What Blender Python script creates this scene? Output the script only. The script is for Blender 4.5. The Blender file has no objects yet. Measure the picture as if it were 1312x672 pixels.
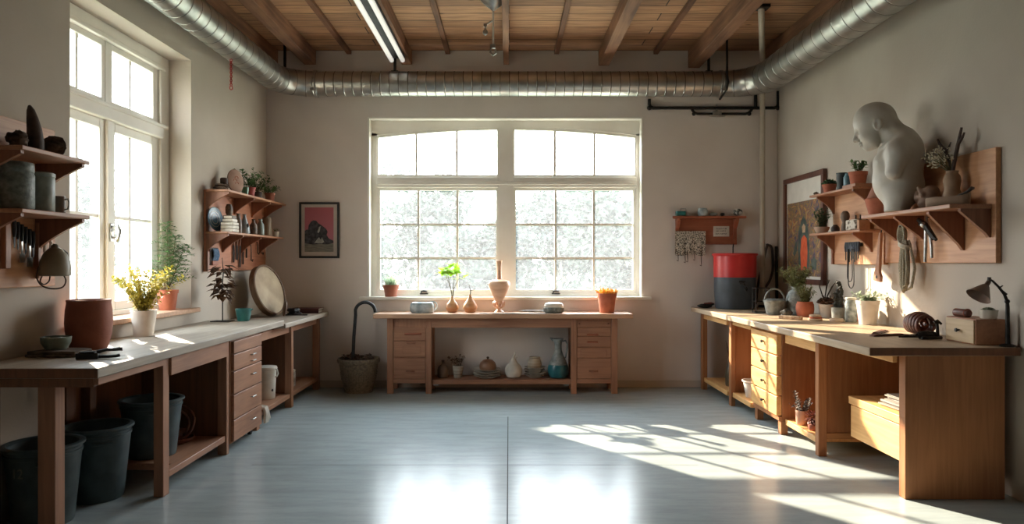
VIEW = 'Standard'
SUN, SKY, LOOK, EXPO = 12.0, 9.6, 'None', 0.94
import bpy, math, random
import numpy as np
from mathutils import Vector, Matrix, noise

RD = random.Random(11)
PI = math.pi
SC = bpy.context.scene
COL = SC.collection


def px(x, Y):
    return (x - 652.0) * Y / 900.0


def pz(y, Y):
    return 1.5 - (y - 336.0) * Y / 900.0


def srgb(r, g, b):
    def f(c):
        c /= 255.0
        return c / 12.92 if c <= .04045 else ((c + .055) / 1.055) ** 2.4
    return (f(r), f(g), f(b), 1.0)


# ------------------------------------------------------------------ materials
def nodes_of(m):
    m.use_nodes = True
    return m.node_tree.nodes, m.node_tree.links


def mat(name, c1, c2=None, rough=.6, metal=0.0, scale=6.0, stretch=(1, 1, 1), bump=0.0, bscale=None,
        lo=.35, hi=.65, detail=4.0, spec=.5, trans=0.0, coat=0.0):
    m = bpy.data.materials.new(name)
    n, l = nodes_of(m)
    p = n['Principled BSDF']
    p.inputs['Roughness'].default_value = rough
    p.inputs['Metallic'].default_value = metal
    p.inputs['Specular IOR Level'].default_value = spec
    if trans:
        p.inputs['Transmission Weight'].default_value = trans
    if coat:
        p.inputs['Coat Weight'].default_value = coat
    tc = n.new('ShaderNodeTexCoord')
    mp = n.new('ShaderNodeMapping')
    mp.inputs['Scale'].default_value = stretch
    l.new(tc.outputs['Object'], mp.inputs['Vector'])
    nz = n.new('ShaderNodeTexNoise')
    nz.inputs['Scale'].default_value = scale
    nz.inputs['Detail'].default_value = detail
    l.new(mp.outputs['Vector'], nz.inputs['Vector'])
    rp = n.new('ShaderNodeValToRGB')
    rp.color_ramp.elements[0].position = lo
    rp.color_ramp.elements[1].position = hi
    rp.color_ramp.elements[0].color = c1
    rp.color_ramp.elements[1].color = c2 if c2 else tuple(min(1, v * 1.18) for v in c1[:3]) + (1,)
    l.new(nz.outputs['Fac'], rp.inputs['Fac'])
    l.new(rp.outputs['Color'], p.inputs['Base Color'])
    if bump:
        bp = n.new('ShaderNodeBump')
        bp.inputs['Strength'].default_value = bump
        bp.inputs['Distance'].default_value = .01
        if bscale:
            n2 = n.new('ShaderNodeTexNoise')
            n2.inputs['Scale'].default_value = bscale
            n2.inputs['Detail'].default_value = 3
            l.new(mp.outputs['Vector'], n2.inputs['Vector'])
            l.new(n2.outputs['Fac'], bp.inputs['Height'])
        else:
            l.new(nz.outputs['Fac'], bp.inputs['Height'])
        l.new(bp.outputs['Normal'], p.inputs['Normal'])
    return m


def wood(name, dark, light, axis='x', rough=.5, scale=1.0, grain=14.0):
    st = {'x': (.9, grain, grain), 'y': (grain, .9, grain), 'z': (grain, grain, .9)}[axis]
    m = bpy.data.materials.new(name)
    n, l = nodes_of(m)
    p = n['Principled BSDF']
    p.inputs['Roughness'].default_value = rough
    tc = n.new('ShaderNodeTexCoord')
    mp = n.new('ShaderNodeMapping')
    mp.inputs['Scale'].default_value = tuple(s * scale for s in st)
    l.new(tc.outputs['Object'], mp.inputs['Vector'])
    nz = n.new('ShaderNodeTexNoise')
    nz.inputs['Scale'].default_value = 2.2
    nz.inputs['Detail'].default_value = 7
    nz.inputs['Distortion'].default_value = .9
    l.new(mp.outputs['Vector'], nz.inputs['Vector'])
    n2 = n.new('ShaderNodeTexNoise')
    n2.inputs['Scale'].default_value = 1.7
    n2.inputs['Detail'].default_value = 2
    l.new(tc.outputs['Object'], n2.inputs['Vector'])
    mx = n.new('ShaderNodeMath')
    mx.operation = 'MULTIPLY_ADD'
    mx.inputs[1].default_value = .55
    l.new(n2.outputs['Fac'], mx.inputs[0])
    hf = n.new('ShaderNodeMath')
    hf.operation = 'MULTIPLY'
    hf.inputs[1].default_value = .5
    l.new(nz.outputs['Fac'], hf.inputs[0])
    l.new(hf.outputs[0], mx.inputs[2])
    rp = n.new('ShaderNodeValToRGB')
    rp.color_ramp.elements[0].position = .36
    rp.color_ramp.elements[1].position = .66
    rp.color_ramp.elements[0].color = dark
    rp.color_ramp.elements[1].color = light
    l.new(mx.outputs[0], rp.inputs['Fac'])
    l.new(rp.outputs['Color'], p.inputs['Base Color'])
    bp = n.new('ShaderNodeBump')
    bp.inputs['Strength'].default_value = .12
    bp.inputs['Distance'].default_value = .004
    l.new(nz.outputs['Fac'], bp.inputs['Height'])
    l.new(bp.outputs['Normal'], p.inputs['Normal'])
    return m


def leafmat(name, c1, c2, tl=.35):
    m = bpy.data.materials.new(name)
    n, l = nodes_of(m)
    p = n['Principled BSDF']
    p.inputs['Roughness'].default_value = .55
    out = n['Material Output']
    tc = n.new('ShaderNodeTexCoord')
    nz = n.new('ShaderNodeTexNoise')
    nz.inputs['Scale'].default_value = 14
    l.new(tc.outputs['Object'], nz.inputs['Vector'])
    rp = n.new('ShaderNodeValToRGB')
    rp.color_ramp.elements[0].position = .35
    rp.color_ramp.elements[1].position = .65
    rp.color_ramp.elements[0].color = c1
    rp.color_ramp.elements[1].color = c2
    l.new(nz.outputs['Fac'], rp.inputs['Fac'])
    l.new(rp.outputs['Color'], p.inputs['Base Color'])
    t = n.new('ShaderNodeBsdfTranslucent')
    l.new(rp.outputs['Color'], t.inputs['Color'])
    mx = n.new('ShaderNodeMixShader')
    mx.inputs['Fac'].default_value = tl
    l.new(p.outputs[0], mx.inputs[1])
    l.new(t.outputs[0], mx.inputs[2])
    l.new(mx.outputs[0], out.inputs['Surface'])
    return m


# ------------------------------------------------------------------ mesh builder
class MB:
    def __init__(s):
        s.v, s.f, s.m, s.mi = [], [], [], 0

    def add(s, vs, fs, M=None):
        b = len(s.v)
        for v in vs:
            v = Vector(v)
            s.v.append(M @ v if M is not None else v)
        for f in fs:
            s.f.append([b + i for i in f])
            s.m.append(s.mi)
        return s

    def box(s, x0, x1, y0, y1, z0, z1, M=None):
        vs = [(x0, y0, z0), (x1, y0, z0), (x1, y1, z0), (x0, y1, z0), (x0, y0, z1), (x1, y0, z1), (x1, y1, z1), (x0, y1, z1)]
        fs = [(0, 3, 2, 1), (4, 5, 6, 7), (0, 1, 5, 4), (1, 2, 6, 5), (2, 3, 7, 6), (3, 0, 4, 7)]
        return s.add(vs, fs, M)

    def prism(s, poly, axis, a0, a1, M=None):
        k = len(poly)
        mk = {'x': lambda p, a: (a, p[0], p[1]), 'y': lambda p, a: (p[0], a, p[1]), 'z': lambda p, a: (p[0], p[1], a)}[axis]
        vs = [mk(p, a0) for p in poly] + [mk(p, a1) for p in poly]
        ar = sum(poly[i][0] * poly[(i + 1) % k][1] - poly[(i + 1) % k][0] * poly[i][1] for i in range(k))
        fl = (ar > 0) != (a1 < a0)
        if axis == 'y':
            fl = not fl
        fs = [tuple(range(k - 1, -1, -1)), tuple(range(k, 2 * k))] + [(i, (i + 1) % k, k + (i + 1) % k, k + i) for i in range(k)]
        if not fl:
            fs = [tuple(reversed(f)) for f in fs]
        return s.add(vs, fs, M)

    def lathe(s, prof, c=(0, 0, 0), n=28, M=None, wob=0.0, sx=1.0, sy=1.0):
        vs, fs, rings = [], [], []
        for r, z in prof:
            if r < 1e-5:
                rings.append([len(vs)])
                vs.append((c[0], c[1], c[2] + z))
            else:
                rings.append(list(range(len(vs), len(vs) + n)))
                for i in range(n):
                    a = 2 * PI * i / n
                    q = r * (1 + wob * math.sin(3 * a + z * 40))
                    vs.append((c[0] + q * sx * math.cos(a), c[1] + q * sy * math.sin(a), c[2] + z))
        for a, b in zip(rings[:-1], rings[1:]):
            if len(a) == 1 and len(b) == 1:
                continue
            for i in range(n):
                j = (i + 1) % n
                if len(a) == 1:
                    fs.append((a[0], b[j], b[i]))
                elif len(b) == 1:
                    fs.append((a[i], a[j], b[0]))
                else:
                    fs.append((a[i], a[j], b[j], b[i]))
        return s.add(vs, fs, M)

    def tube(s, pts, r, n=8, M=None, cap=True):
        pts = [Vector(p) for p in pts]
        rs = r if isinstance(r, (list, tuple)) else [r] * len(pts)
        vs, fs = [], []
        t = (pts[1] - pts[0]).normalized()
        u = t.orthogonal().normalized()
        for i, p in enumerate(pts):
            if i == 0:
                t2 = (pts[1] - pts[0])
            elif i == len(pts) - 1:
                t2 = (pts[-1] - pts[-2])
            else:
                t2 = (pts[i + 1] - pts[i]).normalized() + (pts[i] - pts[i - 1]).normalized()
            t2 = t2.normalized() if t2.length > 1e-9 else t
            u = u - t2 * u.dot(t2)
            u = u.normalized() if u.length > 1e-6 else t2.orthogonal().normalized()
            w = t2.cross(u)
            t = t2
            for k in range(n):
                a = 2 * PI * k / n
                vs.append(p + (u * math.cos(a) + w * math.sin(a)) * rs[i])
        for i in range(len(pts) - 1):
            for k in range(n):
                k2 = (k + 1) % n
                fs.append((i * n + k, i * n + k2, (i + 1) * n + k2, (i + 1) * n + k))
        if cap:
            fs.append(tuple(range(n - 1, -1, -1)))
            b = (len(pts) - 1) * n
            fs.append(tuple(range(b, b + n)))
        return s.add(vs, fs, M)

    def cord(s, pts, r, n=7, k=6):
        """tube through a smooth curve"""
        P = [Vector(p) for p in pts]
        Q = []
        for i in range(len(P) - 1):
            a, b = P[max(0, i - 1)], P[i]
            c, d = P[i + 1], P[min(len(P) - 1, i + 2)]
            for j in range(k):
                t = j / k
                Q.append(.5 * ((2 * b) + (c - a) * t + (2 * a - 5 * b + 4 * c - d) * t * t + (3 * b - a - 3 * c + d) * t ** 3))
        Q.append(P[-1])
        return s.tube(Q, r, n)

    def ell(s, c, rad, nu=18, nv=11, amp=0.0, fr=3.0, seed=0, M=None):
        vs, fs = [], []
        for j in range(nv + 1):
            th = PI * j / nv
            for i in range(nu):
                ph = 2 * PI * i / nu
                d = Vector((math.sin(th) * math.cos(ph), math.sin(th) * math.sin(ph), -math.cos(th)))
                k = 1.0
                if amp:
                    k += amp * noise.noise(d * fr + Vector((seed * 7.1, seed * 3.3, seed)))
                vs.append((c[0] + d.x * rad[0] * k, c[1] + d.y * rad[1] * k, c[2] + d.z * rad[2] * k))
        for j in range(nv):
            for i in range(nu):
                i2 = (i + 1) % nu
                fs.append((j * nu + i, j * nu + i2, (j + 1) * nu + i2, (j + 1) * nu + i))
        return s.add(vs, fs, M)

    def leaf(s, p, d, L, W, up=Vector((0, 0, 1)), fold=.25, bend=.2):
        p = Vector(p)
        d = Vector(d).normalized()
        w = d.cross(up)
        w = w.normalized() if w.length > 1e-4 else d.orthogonal().normalized()
        nn = w.cross(d)
        m = p + d * L * .5 + nn * (-fold * W * .5)
        t = p + d * L - nn * bend * L
        a = p + d * L * .45 + w * W * .5
        b = p + d * L * .45 - w * W * .5
        return s.add([p, a, t, b, m], [(0, 4, 1), (1, 4, 2), (0, 3, 4), (3, 2, 4)])

    def disc(s, c, r, n=24, z=0, amp=0.0):
        vs = [(c[0], c[1], c[2] + amp)] + [(c[0] + r * math.cos(2 * PI * i / n), c[1] + r * math.sin(2 * PI * i / n), c[2]) for i in range(n)]
        return s.add(vs, [(0, 1 + i, 1 + (i + 1) % n) for i in range(n)])

    def build(s, name, mats, parent=None, world=True, loc=None, rz=0.0, ang=38, bevel=0.0, flat=False):
        off = Vector((0, 0, 0))
        if parent is not None and world:
            q = parent
            while q is not None:
                off += q.location
                q = q.parent
        if parent is None and loc is not None and world == 'abs':
            off = Vector(loc)
        me = bpy.data.meshes.new(name)
        me.from_pydata([tuple(v - off) for v in s.v], [], s.f)
        if not isinstance(mats, (list, tuple)):
            mats = [mats]
        for m in mats:
            me.materials.append(m)
        if len(mats) > 1:
            me.polygons.foreach_set('material_index', s.m)
        if not flat:
            me.shade_smooth()
            me.set_sharp_from_angle(angle=math.radians(ang))
        me.update()
        o = bpy.data.objects.new(name, me)
        COL.objects.link(o)
        if parent is not None:
            o.parent = parent
        if loc is not None:
            o.location = loc
        o.rotation_euler = (0, 0, rz)
        if bevel:
            b = o.modifiers.new('edge', 'BEVEL')
            b.width = bevel
            b.segments = 2
            b.limit_method = 'ANGLE'
            b.angle_limit = math.radians(50)
            b.harden_normals = False
        return o


def tag(o, label=None, cat=None, group=None, kind=None):
    if label:
        o['label'] = label
    if cat:
        o['category'] = cat
    if group:
        o['group'] = group
    if kind:
        o['kind'] = kind
    return o


def thing(name, label, cat, loc=(0, 0, 0), rz=0.0, group=None, kind=None):
    o = bpy.data.objects.new(name, None)
    o.empty_display_size = .05
    COL.objects.link(o)
    o.location = loc
    o.rotation_euler = (0, 0, rz)
    return tag(o, label, cat, group, kind)


def solo(name, mb, m, label, cat, loc, rz=0.0, group=None, **k):
    return tag(mb.build(name, m, loc=loc, rz=rz, **k), label, cat, group)


def L(mb, name, m, parent, **k):     # a part in its thing's own coordinates
    return mb.build(name, m, parent, world=False, **k)


def W(mb, name, m, parent, **k):     # a part given in room coordinates
    return mb.build(name, m, parent, world=True, **k)


def copy_tree(o, parent=None):
    c = o.copy()
    COL.objects.link(c)
    c.parent = parent
    for ch in list(o.children):
        copy_tree(ch, c)
    return c


def struct(o, label=None):
    o['kind'] = 'structure'
    if label:
        o['label'] = label
    return o


# ------------------------------------------------------------------ implicit surfaces
def surface_nets(fn, lo, hi, h):
    ax = [np.arange(lo[i], hi[i] + h, h) for i in range(3)]
    X, Y, Z = np.meshgrid(*ax, indexing='ij')
    v = fn(X, Y, Z)
    nx, ny, nz = v.shape
    cs = [(0, 0, 0), (1, 0, 0), (0, 1, 0), (1, 1, 0), (0, 0, 1), (1, 0, 1), (0, 1, 1), (1, 1, 1)]
    c = [v[a:nx - 1 + a, b:ny - 1 + b, d:nz - 1 + d] for a, b, d in cs]
    neg = sum((q < 0).astype(int) for q in c)
    act = (neg > 0) & (neg < 8)
    acc = np.zeros(act.shape + (3,))
    cnt = np.zeros(act.shape)
    for i in range(8):
        for j in range(i + 1, 8):
            if sum(abs(cs[i][k] - cs[j][k]) for k in range(3)) != 1:
                continue
            a, b = c[i], c[j]
            m = (a < 0) != (b < 0)
            t = np.where(m, a / np.where(m, a - b, 1), 0)
            for k in range(3):
                acc[..., k] += np.where(m, cs[i][k] + t * (cs[j][k] - cs[i][k]), 0)
            cnt += m
    idx = -np.ones(act.shape, int)
    ii = np.argwhere(act)
    idx[act] = np.arange(len(ii))
    P = acc[act] / cnt[act][:, None]
    verts = [tuple(lo[k] + (ii[n][k] + P[n][k]) * h for k in range(3)) for n in range(len(ii))]
    faces = []
    for axis in range(3):
        o1, o2 = [(1, 2), (2, 0), (0, 1)][axis]
        sl0 = [slice(None)] * 3
        sl1 = [slice(None)] * 3
        sl0[axis] = slice(0, -1)
        sl1[axis] = slice(1, None)
        a, b = v[tuple(sl0)], v[tuple(sl1)]
        for p in np.argwhere((a < 0) != (b < 0)):
            if p[o1] < 1 or p[o2] < 1 or p[o1] >= act.shape[o1] or p[o2] >= act.shape[o2]:
                continue
            q = []
            for d1, d2 in ((-1, -1), (0, -1), (0, 0), (-1, 0)):
                r = list(p)
                r[o1] += d1
                r[o2] += d2
                q.append(int(idx[tuple(r)]))
            if min(q) < 0:
                continue
            faces.append(q if a[tuple(p)] < 0 else q[::-1])
    return verts, faces


def sd_ell(X, Y, Z, c, r):
    x, y, z = (X - c[0]) / r[0], (Y - c[1]) / r[1], (Z - c[2]) / r[2]
    k0 = np.sqrt(x * x + y * y + z * z)
    x2, y2, z2 = (X - c[0]) / r[0] ** 2, (Y - c[1]) / r[1] ** 2, (Z - c[2]) / r[2] ** 2
    k1 = np.sqrt(x2 * x2 + y2 * y2 + z2 * z2) + 1e-9
    return k0 * (k0 - 1) / k1


def sd_cone(X, Y, Z, a, b, ra, rb):
    a, b = np.array(a, float), np.array(b, float)
    d = b - a
    t = ((X - a[0]) * d[0] + (Y - a[1]) * d[1] + (Z - a[2]) * d[2]) / d.dot(d)
    t = np.clip(t, 0, 1)
    q = np.sqrt((X - a[0] - t * d[0]) ** 2 + (Y - a[1] - t * d[1]) ** 2 + (Z - a[2] - t * d[2]) ** 2)
    return q - (ra + (rb - ra) * t)


def smin(a, b, k):
    h = np.clip(.5 + .5 * (b - a) / k, 0, 1)
    return b + (a - b) * h - k * h * (1 - h)


def smax(a, b, k):
    return -smin(-a, -b, k)


# ------------------------------------------------------------------ plants
def sprays(ms, ml, n, h, spread, nl, LL, WW, rd, base=(0, 0, 0), r0=.02, tf=.25, sr=.0022, jit=.8, flat=0.0, hmin=.65, power=1.6):
    B = Vector(base)
    for i in range(n):
        az = 2 * PI * (i + rd.random() * jit) / n
        u = rd.uniform(.25, 1.0) if n > 3 else rd.uniform(.5, 1)
        o = Vector((math.cos(az), math.sin(az), 0))
        H = h * rd.uniform(hmin, 1.0) * (1 - .25 * u * (1 - flat))
        p0 = B + o * r0 * rd.random()
        pts = []
        for k in range(7):
            t = k / 6
            pts.append(p0 + o * spread * u * t ** power + Vector((0, 0, H * t)) + Vector((rd.uniform(-1, 1), rd.uniform(-1, 1), 0)) * spread * .03 * t)
        ms.tube(pts, [sr * (1 - .6 * k / 6) for k in range(7)], 5)
        for j in range(nl):
            t = tf + (1 - tf) * (j + rd.random()) / nl
            q = t * 6
            k = min(5, int(q))
            P = pts[k].lerp(pts[k + 1], q - k)
            tg = (pts[k + 1] - pts[k]).normalized()
            a = rd.uniform(0, 2 * PI)
            s1 = tg.orthogonal().normalized()
            s2 = tg.cross(s1)
            d = tg * rd.uniform(.1, .7) + (s1 * math.cos(a) + s2 * math.sin(a)) * .9 + Vector((0, 0, .15))
            f = rd.uniform(.6, 1.15)
            ml.leaf(P, d, LL * f, WW * f)


def blades(ml, n, h, spread, w, rd, base=(0, 0, 0), r0=.03):
    B = Vector(base)
    for i in range(n):
        az = rd.uniform(0, 2 * PI)
        o = Vector((math.cos(az), math.sin(az), 0))
        u = rd.random()
        H = h * rd.uniform(.6, 1)
        p = B + o * r0 * rd.random()
        sd = Vector((-o.y, o.x, 0))
        prev = None
        vs, fs = [], []
        for k in range(4):
            t = k / 3
            c = p + o * spread * u * t ** 1.8 + Vector((0, 0, H * t * (1 - .15 * u * t)))
            ww = w * (1 - t) * .5 + .0003
            vs += [c - sd * ww, c + sd * ww]
        for k in range(3):
            fs.append((2 * k, 2 * k + 1, 2 * k + 3, 2 * k + 2))
        ml.add(vs, fs)


def rosette(ml, n, r, h, rd, base=(0, 0, 0), thick=.3):
    B = Vector(base)
    for i in range(n):
        a = i * 2.399
        u = math.sqrt((i + .5) / n)
        d = Vector((math.cos(a) * u, math.sin(a) * u, 1.05 - u)).normalized()
        Lf = r * (.55 + .45 * u)
        c = B + d * Lf * .6
        M = Matrix.Translation(c) @ d.to_track_quat('Z', 'Y').to_matrix().to_4x4()
        ml.ell((0, 0, 0), (Lf * thick, Lf * thick * .5, Lf * .55), 7, 5, M=M)


def pot_profile(r0, r1, h, rim=.0, rimh=.02, wall=.008):
    p = [(0, 0), (r0, 0)]
    if rim:
        rr = r0 + (r1 - r0) * (h - rimh) / h
        p += [(rr, h - rimh), (rr + rim, h - rimh + .001), (r1 + rim, h)]
    else:
        p += [(r0 + (r1 - r0) * .5, h * .5), (r1, h)]
    p += [(r1 - wall, h), (r1 - wall, h - .004), (r0 + (r1 - r0) * .75 - wall, h * .8), (0, h * .8)]
    return p
# ------------------------------------------------------------------ palette
M_wall = mat('plaster', srgb(184, 173, 160), srgb(194, 184, 171), .9, scale=1.3, bump=.12, bscale=55, spec=.2)
M_white = mat('white_paint', srgb(226, 221, 210), srgb(236, 232, 222), .45, scale=3)
M_reveal = mat('reveal_paint', srgb(200, 190, 174), srgb(214, 206, 192), .7, scale=2)
M_beam = wood('beam_wood', srgb(98, 66, 47), srgb(152, 108, 78), 'y', .75, .7)
M_batten = wood('batten_wood', srgb(80, 50, 32), srgb(124, 80, 52), 'y', .75)
M_bx = wood('bench_wood_x', srgb(134, 92, 68), srgb(172, 124, 94), 'x')
M_by = wood('bench_wood_y', srgb(134, 92, 68), srgb(172, 124, 94), 'y')
M_bz = wood('bench_wood_z', srgb(134, 92, 68), srgb(172, 124, 94), 'z')
M_dz = wood('dark_wood_z', srgb(92, 58, 36), srgb(126, 80, 50), 'z')
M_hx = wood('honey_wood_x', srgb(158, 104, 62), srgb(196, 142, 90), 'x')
M_hy = wood('honey_wood_y_sunlit', srgb(206, 150, 92), srgb(238, 190, 124), 'y')  # lighter than the other honey woods; part of the sun's brightness is in the colour
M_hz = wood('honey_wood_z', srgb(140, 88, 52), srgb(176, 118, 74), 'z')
M_top = wood('worktop_pale', srgb(140, 128, 114), srgb(176, 164, 148), 'y', .5)
M_topx = wood('worktop_pale_x', srgb(172, 130, 100), srgb(208, 168, 136), 'x', .45)
M_topl = wood('worktop_right', srgb(160, 136, 110), srgb(194, 170, 140), 'y', .45)
M_shy = wood('shelf_wood_y', srgb(146, 98, 72), srgb(182, 132, 100), 'y')
M_shz = wood('shelf_wood_z', srgb(140, 92, 66), srgb(174, 124, 92), 'z')
M_shx = wood('shelf_wood_x', srgb(132, 70, 46), srgb(168, 96, 66), 'x')
M_pan = wood('panel_wood', srgb(176, 122, 84), srgb(212, 160, 118), 'y')
M_brk = wood('bracket_wood', srgb(116, 74, 54), srgb(150, 100, 74), 'z')
M_iron = mat('dark_iron', srgb(34, 31, 29), srgb(52, 48, 45), .5, .6, scale=20)
M_black = mat('black_rubber', srgb(18, 18, 19), srgb(34, 34, 36), .55, scale=18)
M_steel = mat('steel', srgb(150, 148, 144), srgb(190, 188, 184), .32, .9, scale=12)
M_duct = mat('galvanised', srgb(150, 148, 143), srgb(196, 193, 187), .33, .92, scale=5, lo=.3, hi=.7, bump=.012, bscale=5)
M_terra = mat('terracotta', srgb(160, 88, 62), srgb(186, 110, 80), .8, scale=7, bump=.1, bscale=60)
M_terrad = mat('terracotta_deep', srgb(132, 74, 55), srgb(160, 94, 70), .7, scale=5, bump=.1, bscale=50)
M_soil = mat('soil', srgb(40, 30, 24), srgb(70, 54, 42), .95, scale=60, bump=.5)
M_cream = mat('cream_glaze', srgb(196, 188, 172), srgb(222, 215, 202), .4, scale=6)
M_whitepot = mat('white_pot', srgb(208, 200, 188), srgb(226, 220, 210), .5, scale=8)
M_stone = mat('grey_stoneware', srgb(112, 116, 112), srgb(150, 154, 148), .45, scale=22, bump=.25)
M_plaster = mat('sculpture_plaster', srgb(186, 180, 168), srgb(204, 198, 187), .55, scale=4, bump=.05, bscale=40)
M_stem = mat('stem', srgb(70, 62, 36), srgb(98, 88, 52), .8, scale=20)
M_twig = mat('twig', srgb(46, 36, 28), srgb(78, 62, 48), .85, scale=25, bump=.3)
M_leather = mat('leather', srgb(78, 42, 30), srgb(118, 66, 48), .5, scale=18, bump=.2)
LF_green = leafmat('leaf_green', srgb(52, 88, 50), srgb(104, 140, 84))
LF_deep = leafmat('leaf_deep', srgb(36, 62, 36), srgb(76, 104, 62))
LF_lime = leafmat('leaf_lime', srgb(132, 178, 44), srgb(178, 214, 84), .5)
LF_yellow = leafmat('leaf_yellow', srgb(150, 140, 44), srgb(214, 196, 92), .4)
LF_olive = leafmat('leaf_olive', srgb(92, 98, 56), srgb(140, 140, 90), .3)
LF_pale = leafmat('leaf_pale', srgb(126, 150, 118), srgb(184, 198, 168), .4)
LF_dead = leafmat('leaf_dead', srgb(58, 40, 28), srgb(104, 74, 52), .15)
LF_gold = leafmat('leaf_gold', srgb(214, 150, 50), srgb(244, 206, 110), .5)

# floor
M_floor = bpy.data.materials.new('polished_concrete')
n, l = nodes_of(M_floor)
p = n['Principled BSDF']
p.inputs['Specular IOR Level'].default_value = .2
tc = n.new('ShaderNodeTexCoord')
a = n.new('ShaderNodeTexNoise'); a.inputs['Scale'].default_value = .9; a.inputs['Detail'].default_value = 5; a.inputs['Roughness'].default_value = .5
b = n.new('ShaderNodeTexNoise'); b.inputs['Scale'].default_value = 9; b.inputs['Detail'].default_value = 6
l.new(tc.outputs['Object'], a.inputs['Vector']); l.new(tc.outputs['Object'], b.inputs['Vector'])
r1 = n.new('ShaderNodeValToRGB')
r1.color_ramp.elements[0].position = .25; r1.color_ramp.elements[1].position = .8
r1.color_ramp.elements[0].color = srgb(160, 171, 172); r1.color_ramp.elements[1].color = srgb(178, 187, 187)
l.new(a.outputs['Fac'], r1.inputs['Fac'])
r2 = n.new('ShaderNodeValToRGB')
r2.color_ramp.elements[0].position = .2; r2.color_ramp.elements[1].position = .42
r2.color_ramp.elements[0].color = (.88, .88, .88, 1); r2.color_ramp.elements[1].color = (1, 1, 1, 1)
l.new(b.outputs['Fac'], r2.inputs['Fac'])
mu = n.new('ShaderNodeMix'); mu.data_type = 'RGBA'; mu.blend_type = 'MULTIPLY'; mu.inputs['Factor'].default_value = .8
l.new(r1.outputs['Color'], mu.inputs['A']); l.new(r2.outputs['Color'], mu.inputs['B'])
# trowel streaks and small dark scuffs
mp = n.new('ShaderNodeMapping'); mp.inputs['Scale'].default_value = (1.1, 5.5, 1)
l.new(tc.outputs['Object'], mp.inputs['Vector'])
st_ = n.new('ShaderNodeTexNoise'); st_.inputs['Scale'].default_value = 2.2; st_.inputs['Detail'].default_value = 7; st_.inputs['Roughness'].default_value = .65
l.new(mp.outputs['Vector'], st_.inputs['Vector'])
r3 = n.new('ShaderNodeValToRGB'); r3.color_ramp.elements[0].position = .34; r3.color_ramp.elements[1].position = .6
r3.color_ramp.elements[0].color = (.87, .87, .87, 1); r3.color_ramp.elements[1].color = (1.03, 1.03, 1.03, 1)
l.new(st_.outputs['Fac'], r3.inputs['Fac'])
mu2 = n.new('ShaderNodeMix'); mu2.data_type = 'RGBA'; mu2.blend_type = 'MULTIPLY'; mu2.inputs['Factor'].default_value = 1
l.new(mu.outputs['Result'], mu2.inputs['A']); l.new(r3.outputs['Color'], mu2.inputs['B'])
sc_ = n.new('ShaderNodeTexNoise'); sc_.inputs['Scale'].default_value = 17; sc_.inputs['Detail'].default_value = 8; sc_.inputs['Roughness'].default_value = .75
l.new(mp.outputs['Vector'], sc_.inputs['Vector'])
r4 = n.new('ShaderNodeValToRGB'); r4.color_ramp.elements[0].position = .30; r4.color_ramp.elements[1].position = .36
r4.color_ramp.elements[0].color = (.45, .45, .45, 1); r4.color_ramp.elements[1].color = (1, 1, 1, 1)
l.new(sc_.outputs['Fac'], r4.inputs['Fac'])
mu3 = n.new('ShaderNodeMix'); mu3.data_type = 'RGBA'; mu3.blend_type = 'MULTIPLY'; mu3.inputs['Factor'].default_value = 1
l.new(mu2.outputs['Result'], mu3.inputs['A']); l.new(r4.outputs['Color'], mu3.inputs['B'])
l.new(mu3.outputs['Result'], p.inputs['Base Color'])
rr = n.new('ShaderNodeMapRange'); rr.inputs['From Min'].default_value = .3; rr.inputs['From Max'].default_value = .7
rr.inputs['To Min'].default_value = .205; rr.inputs['To Max'].default_value = .26
l.new(a.outputs['Fac'], rr.inputs['Value']); l.new(rr.outputs[0], p.inputs['Roughness'])
bp = n.new('ShaderNodeBump'); bp.inputs['Strength'].default_value = .08; bp.inputs['Distance'].default_value = .01
l.new(b.outputs['Fac'], bp.inputs['Height']); l.new(bp.outputs['Normal'], p.inputs['Normal'])

# ceiling boards
M_ceil = bpy.data.materials.new('ceiling_boards')
n, l = nodes_of(M_ceil)
p = n['Principled BSDF']; p.inputs['Roughness'].default_value = .75
tc = n.new('ShaderNodeTexCoord')
br = n.new('ShaderNodeTexBrick')
br.inputs['Scale'].default_value = 1; br.inputs['Brick Width'].default_value = 3.1; br.inputs['Row Height'].default_value = .21
br.inputs['Mortar Size'].default_value = .006; br.inputs['Mortar Smooth'].default_value = .2; br.inputs['Bias'].default_value = -.1
br.inputs['Color1'].default_value = srgb(152, 112, 82); br.inputs['Color2'].default_value = srgb(192, 146, 108); br.inputs['Mortar'].default_value = srgb(44, 28, 20)
l.new(tc.outputs['Object'], br.inputs['Vector'])
mp = n.new('ShaderNodeMapping'); mp.inputs['Scale'].default_value = (1.2, 16, 1)
l.new(tc.outputs['Object'], mp.inputs['Vector'])
gz = n.new('ShaderNodeTexNoise'); gz.inputs['Scale'].default_value = 2; gz.inputs['Detail'].default_value = 7; gz.inputs['Distortion'].default_value = .8
l.new(mp.outputs['Vector'], gz.inputs['Vector'])
gr = n.new('ShaderNodeValToRGB'); gr.color_ramp.elements[0].position = .3; gr.color_ramp.elements[1].position = .62
gr.color_ramp.elements[0].color = (.62, .58, .55, 1); gr.color_ramp.elements[1].color = (1.08, 1.05, 1, 1)
l.new(gz.outputs['Fac'], gr.inputs['Fac'])
m1 = n.new('ShaderNodeMix'); m1.data_type = 'RGBA'; m1.blend_type = 'MULTIPLY'; m1.inputs['Factor'].default_value = 1
l.new(br.outputs['Color'], m1.inputs['A']); l.new(gr.outputs['Color'], m1.inputs['B'])
mp2 = n.new('ShaderNodeMapping'); mp2.inputs['Scale'].default_value = (2.2, 4.2, 1)
l.new(tc.outputs['Object'], mp2.inputs['Vector'])
vo = n.new('ShaderNodeTexVoronoi'); vo.inputs['Scale'].default_value = 1.0
l.new(mp2.outputs['Vector'], vo.inputs['Vector'])
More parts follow.
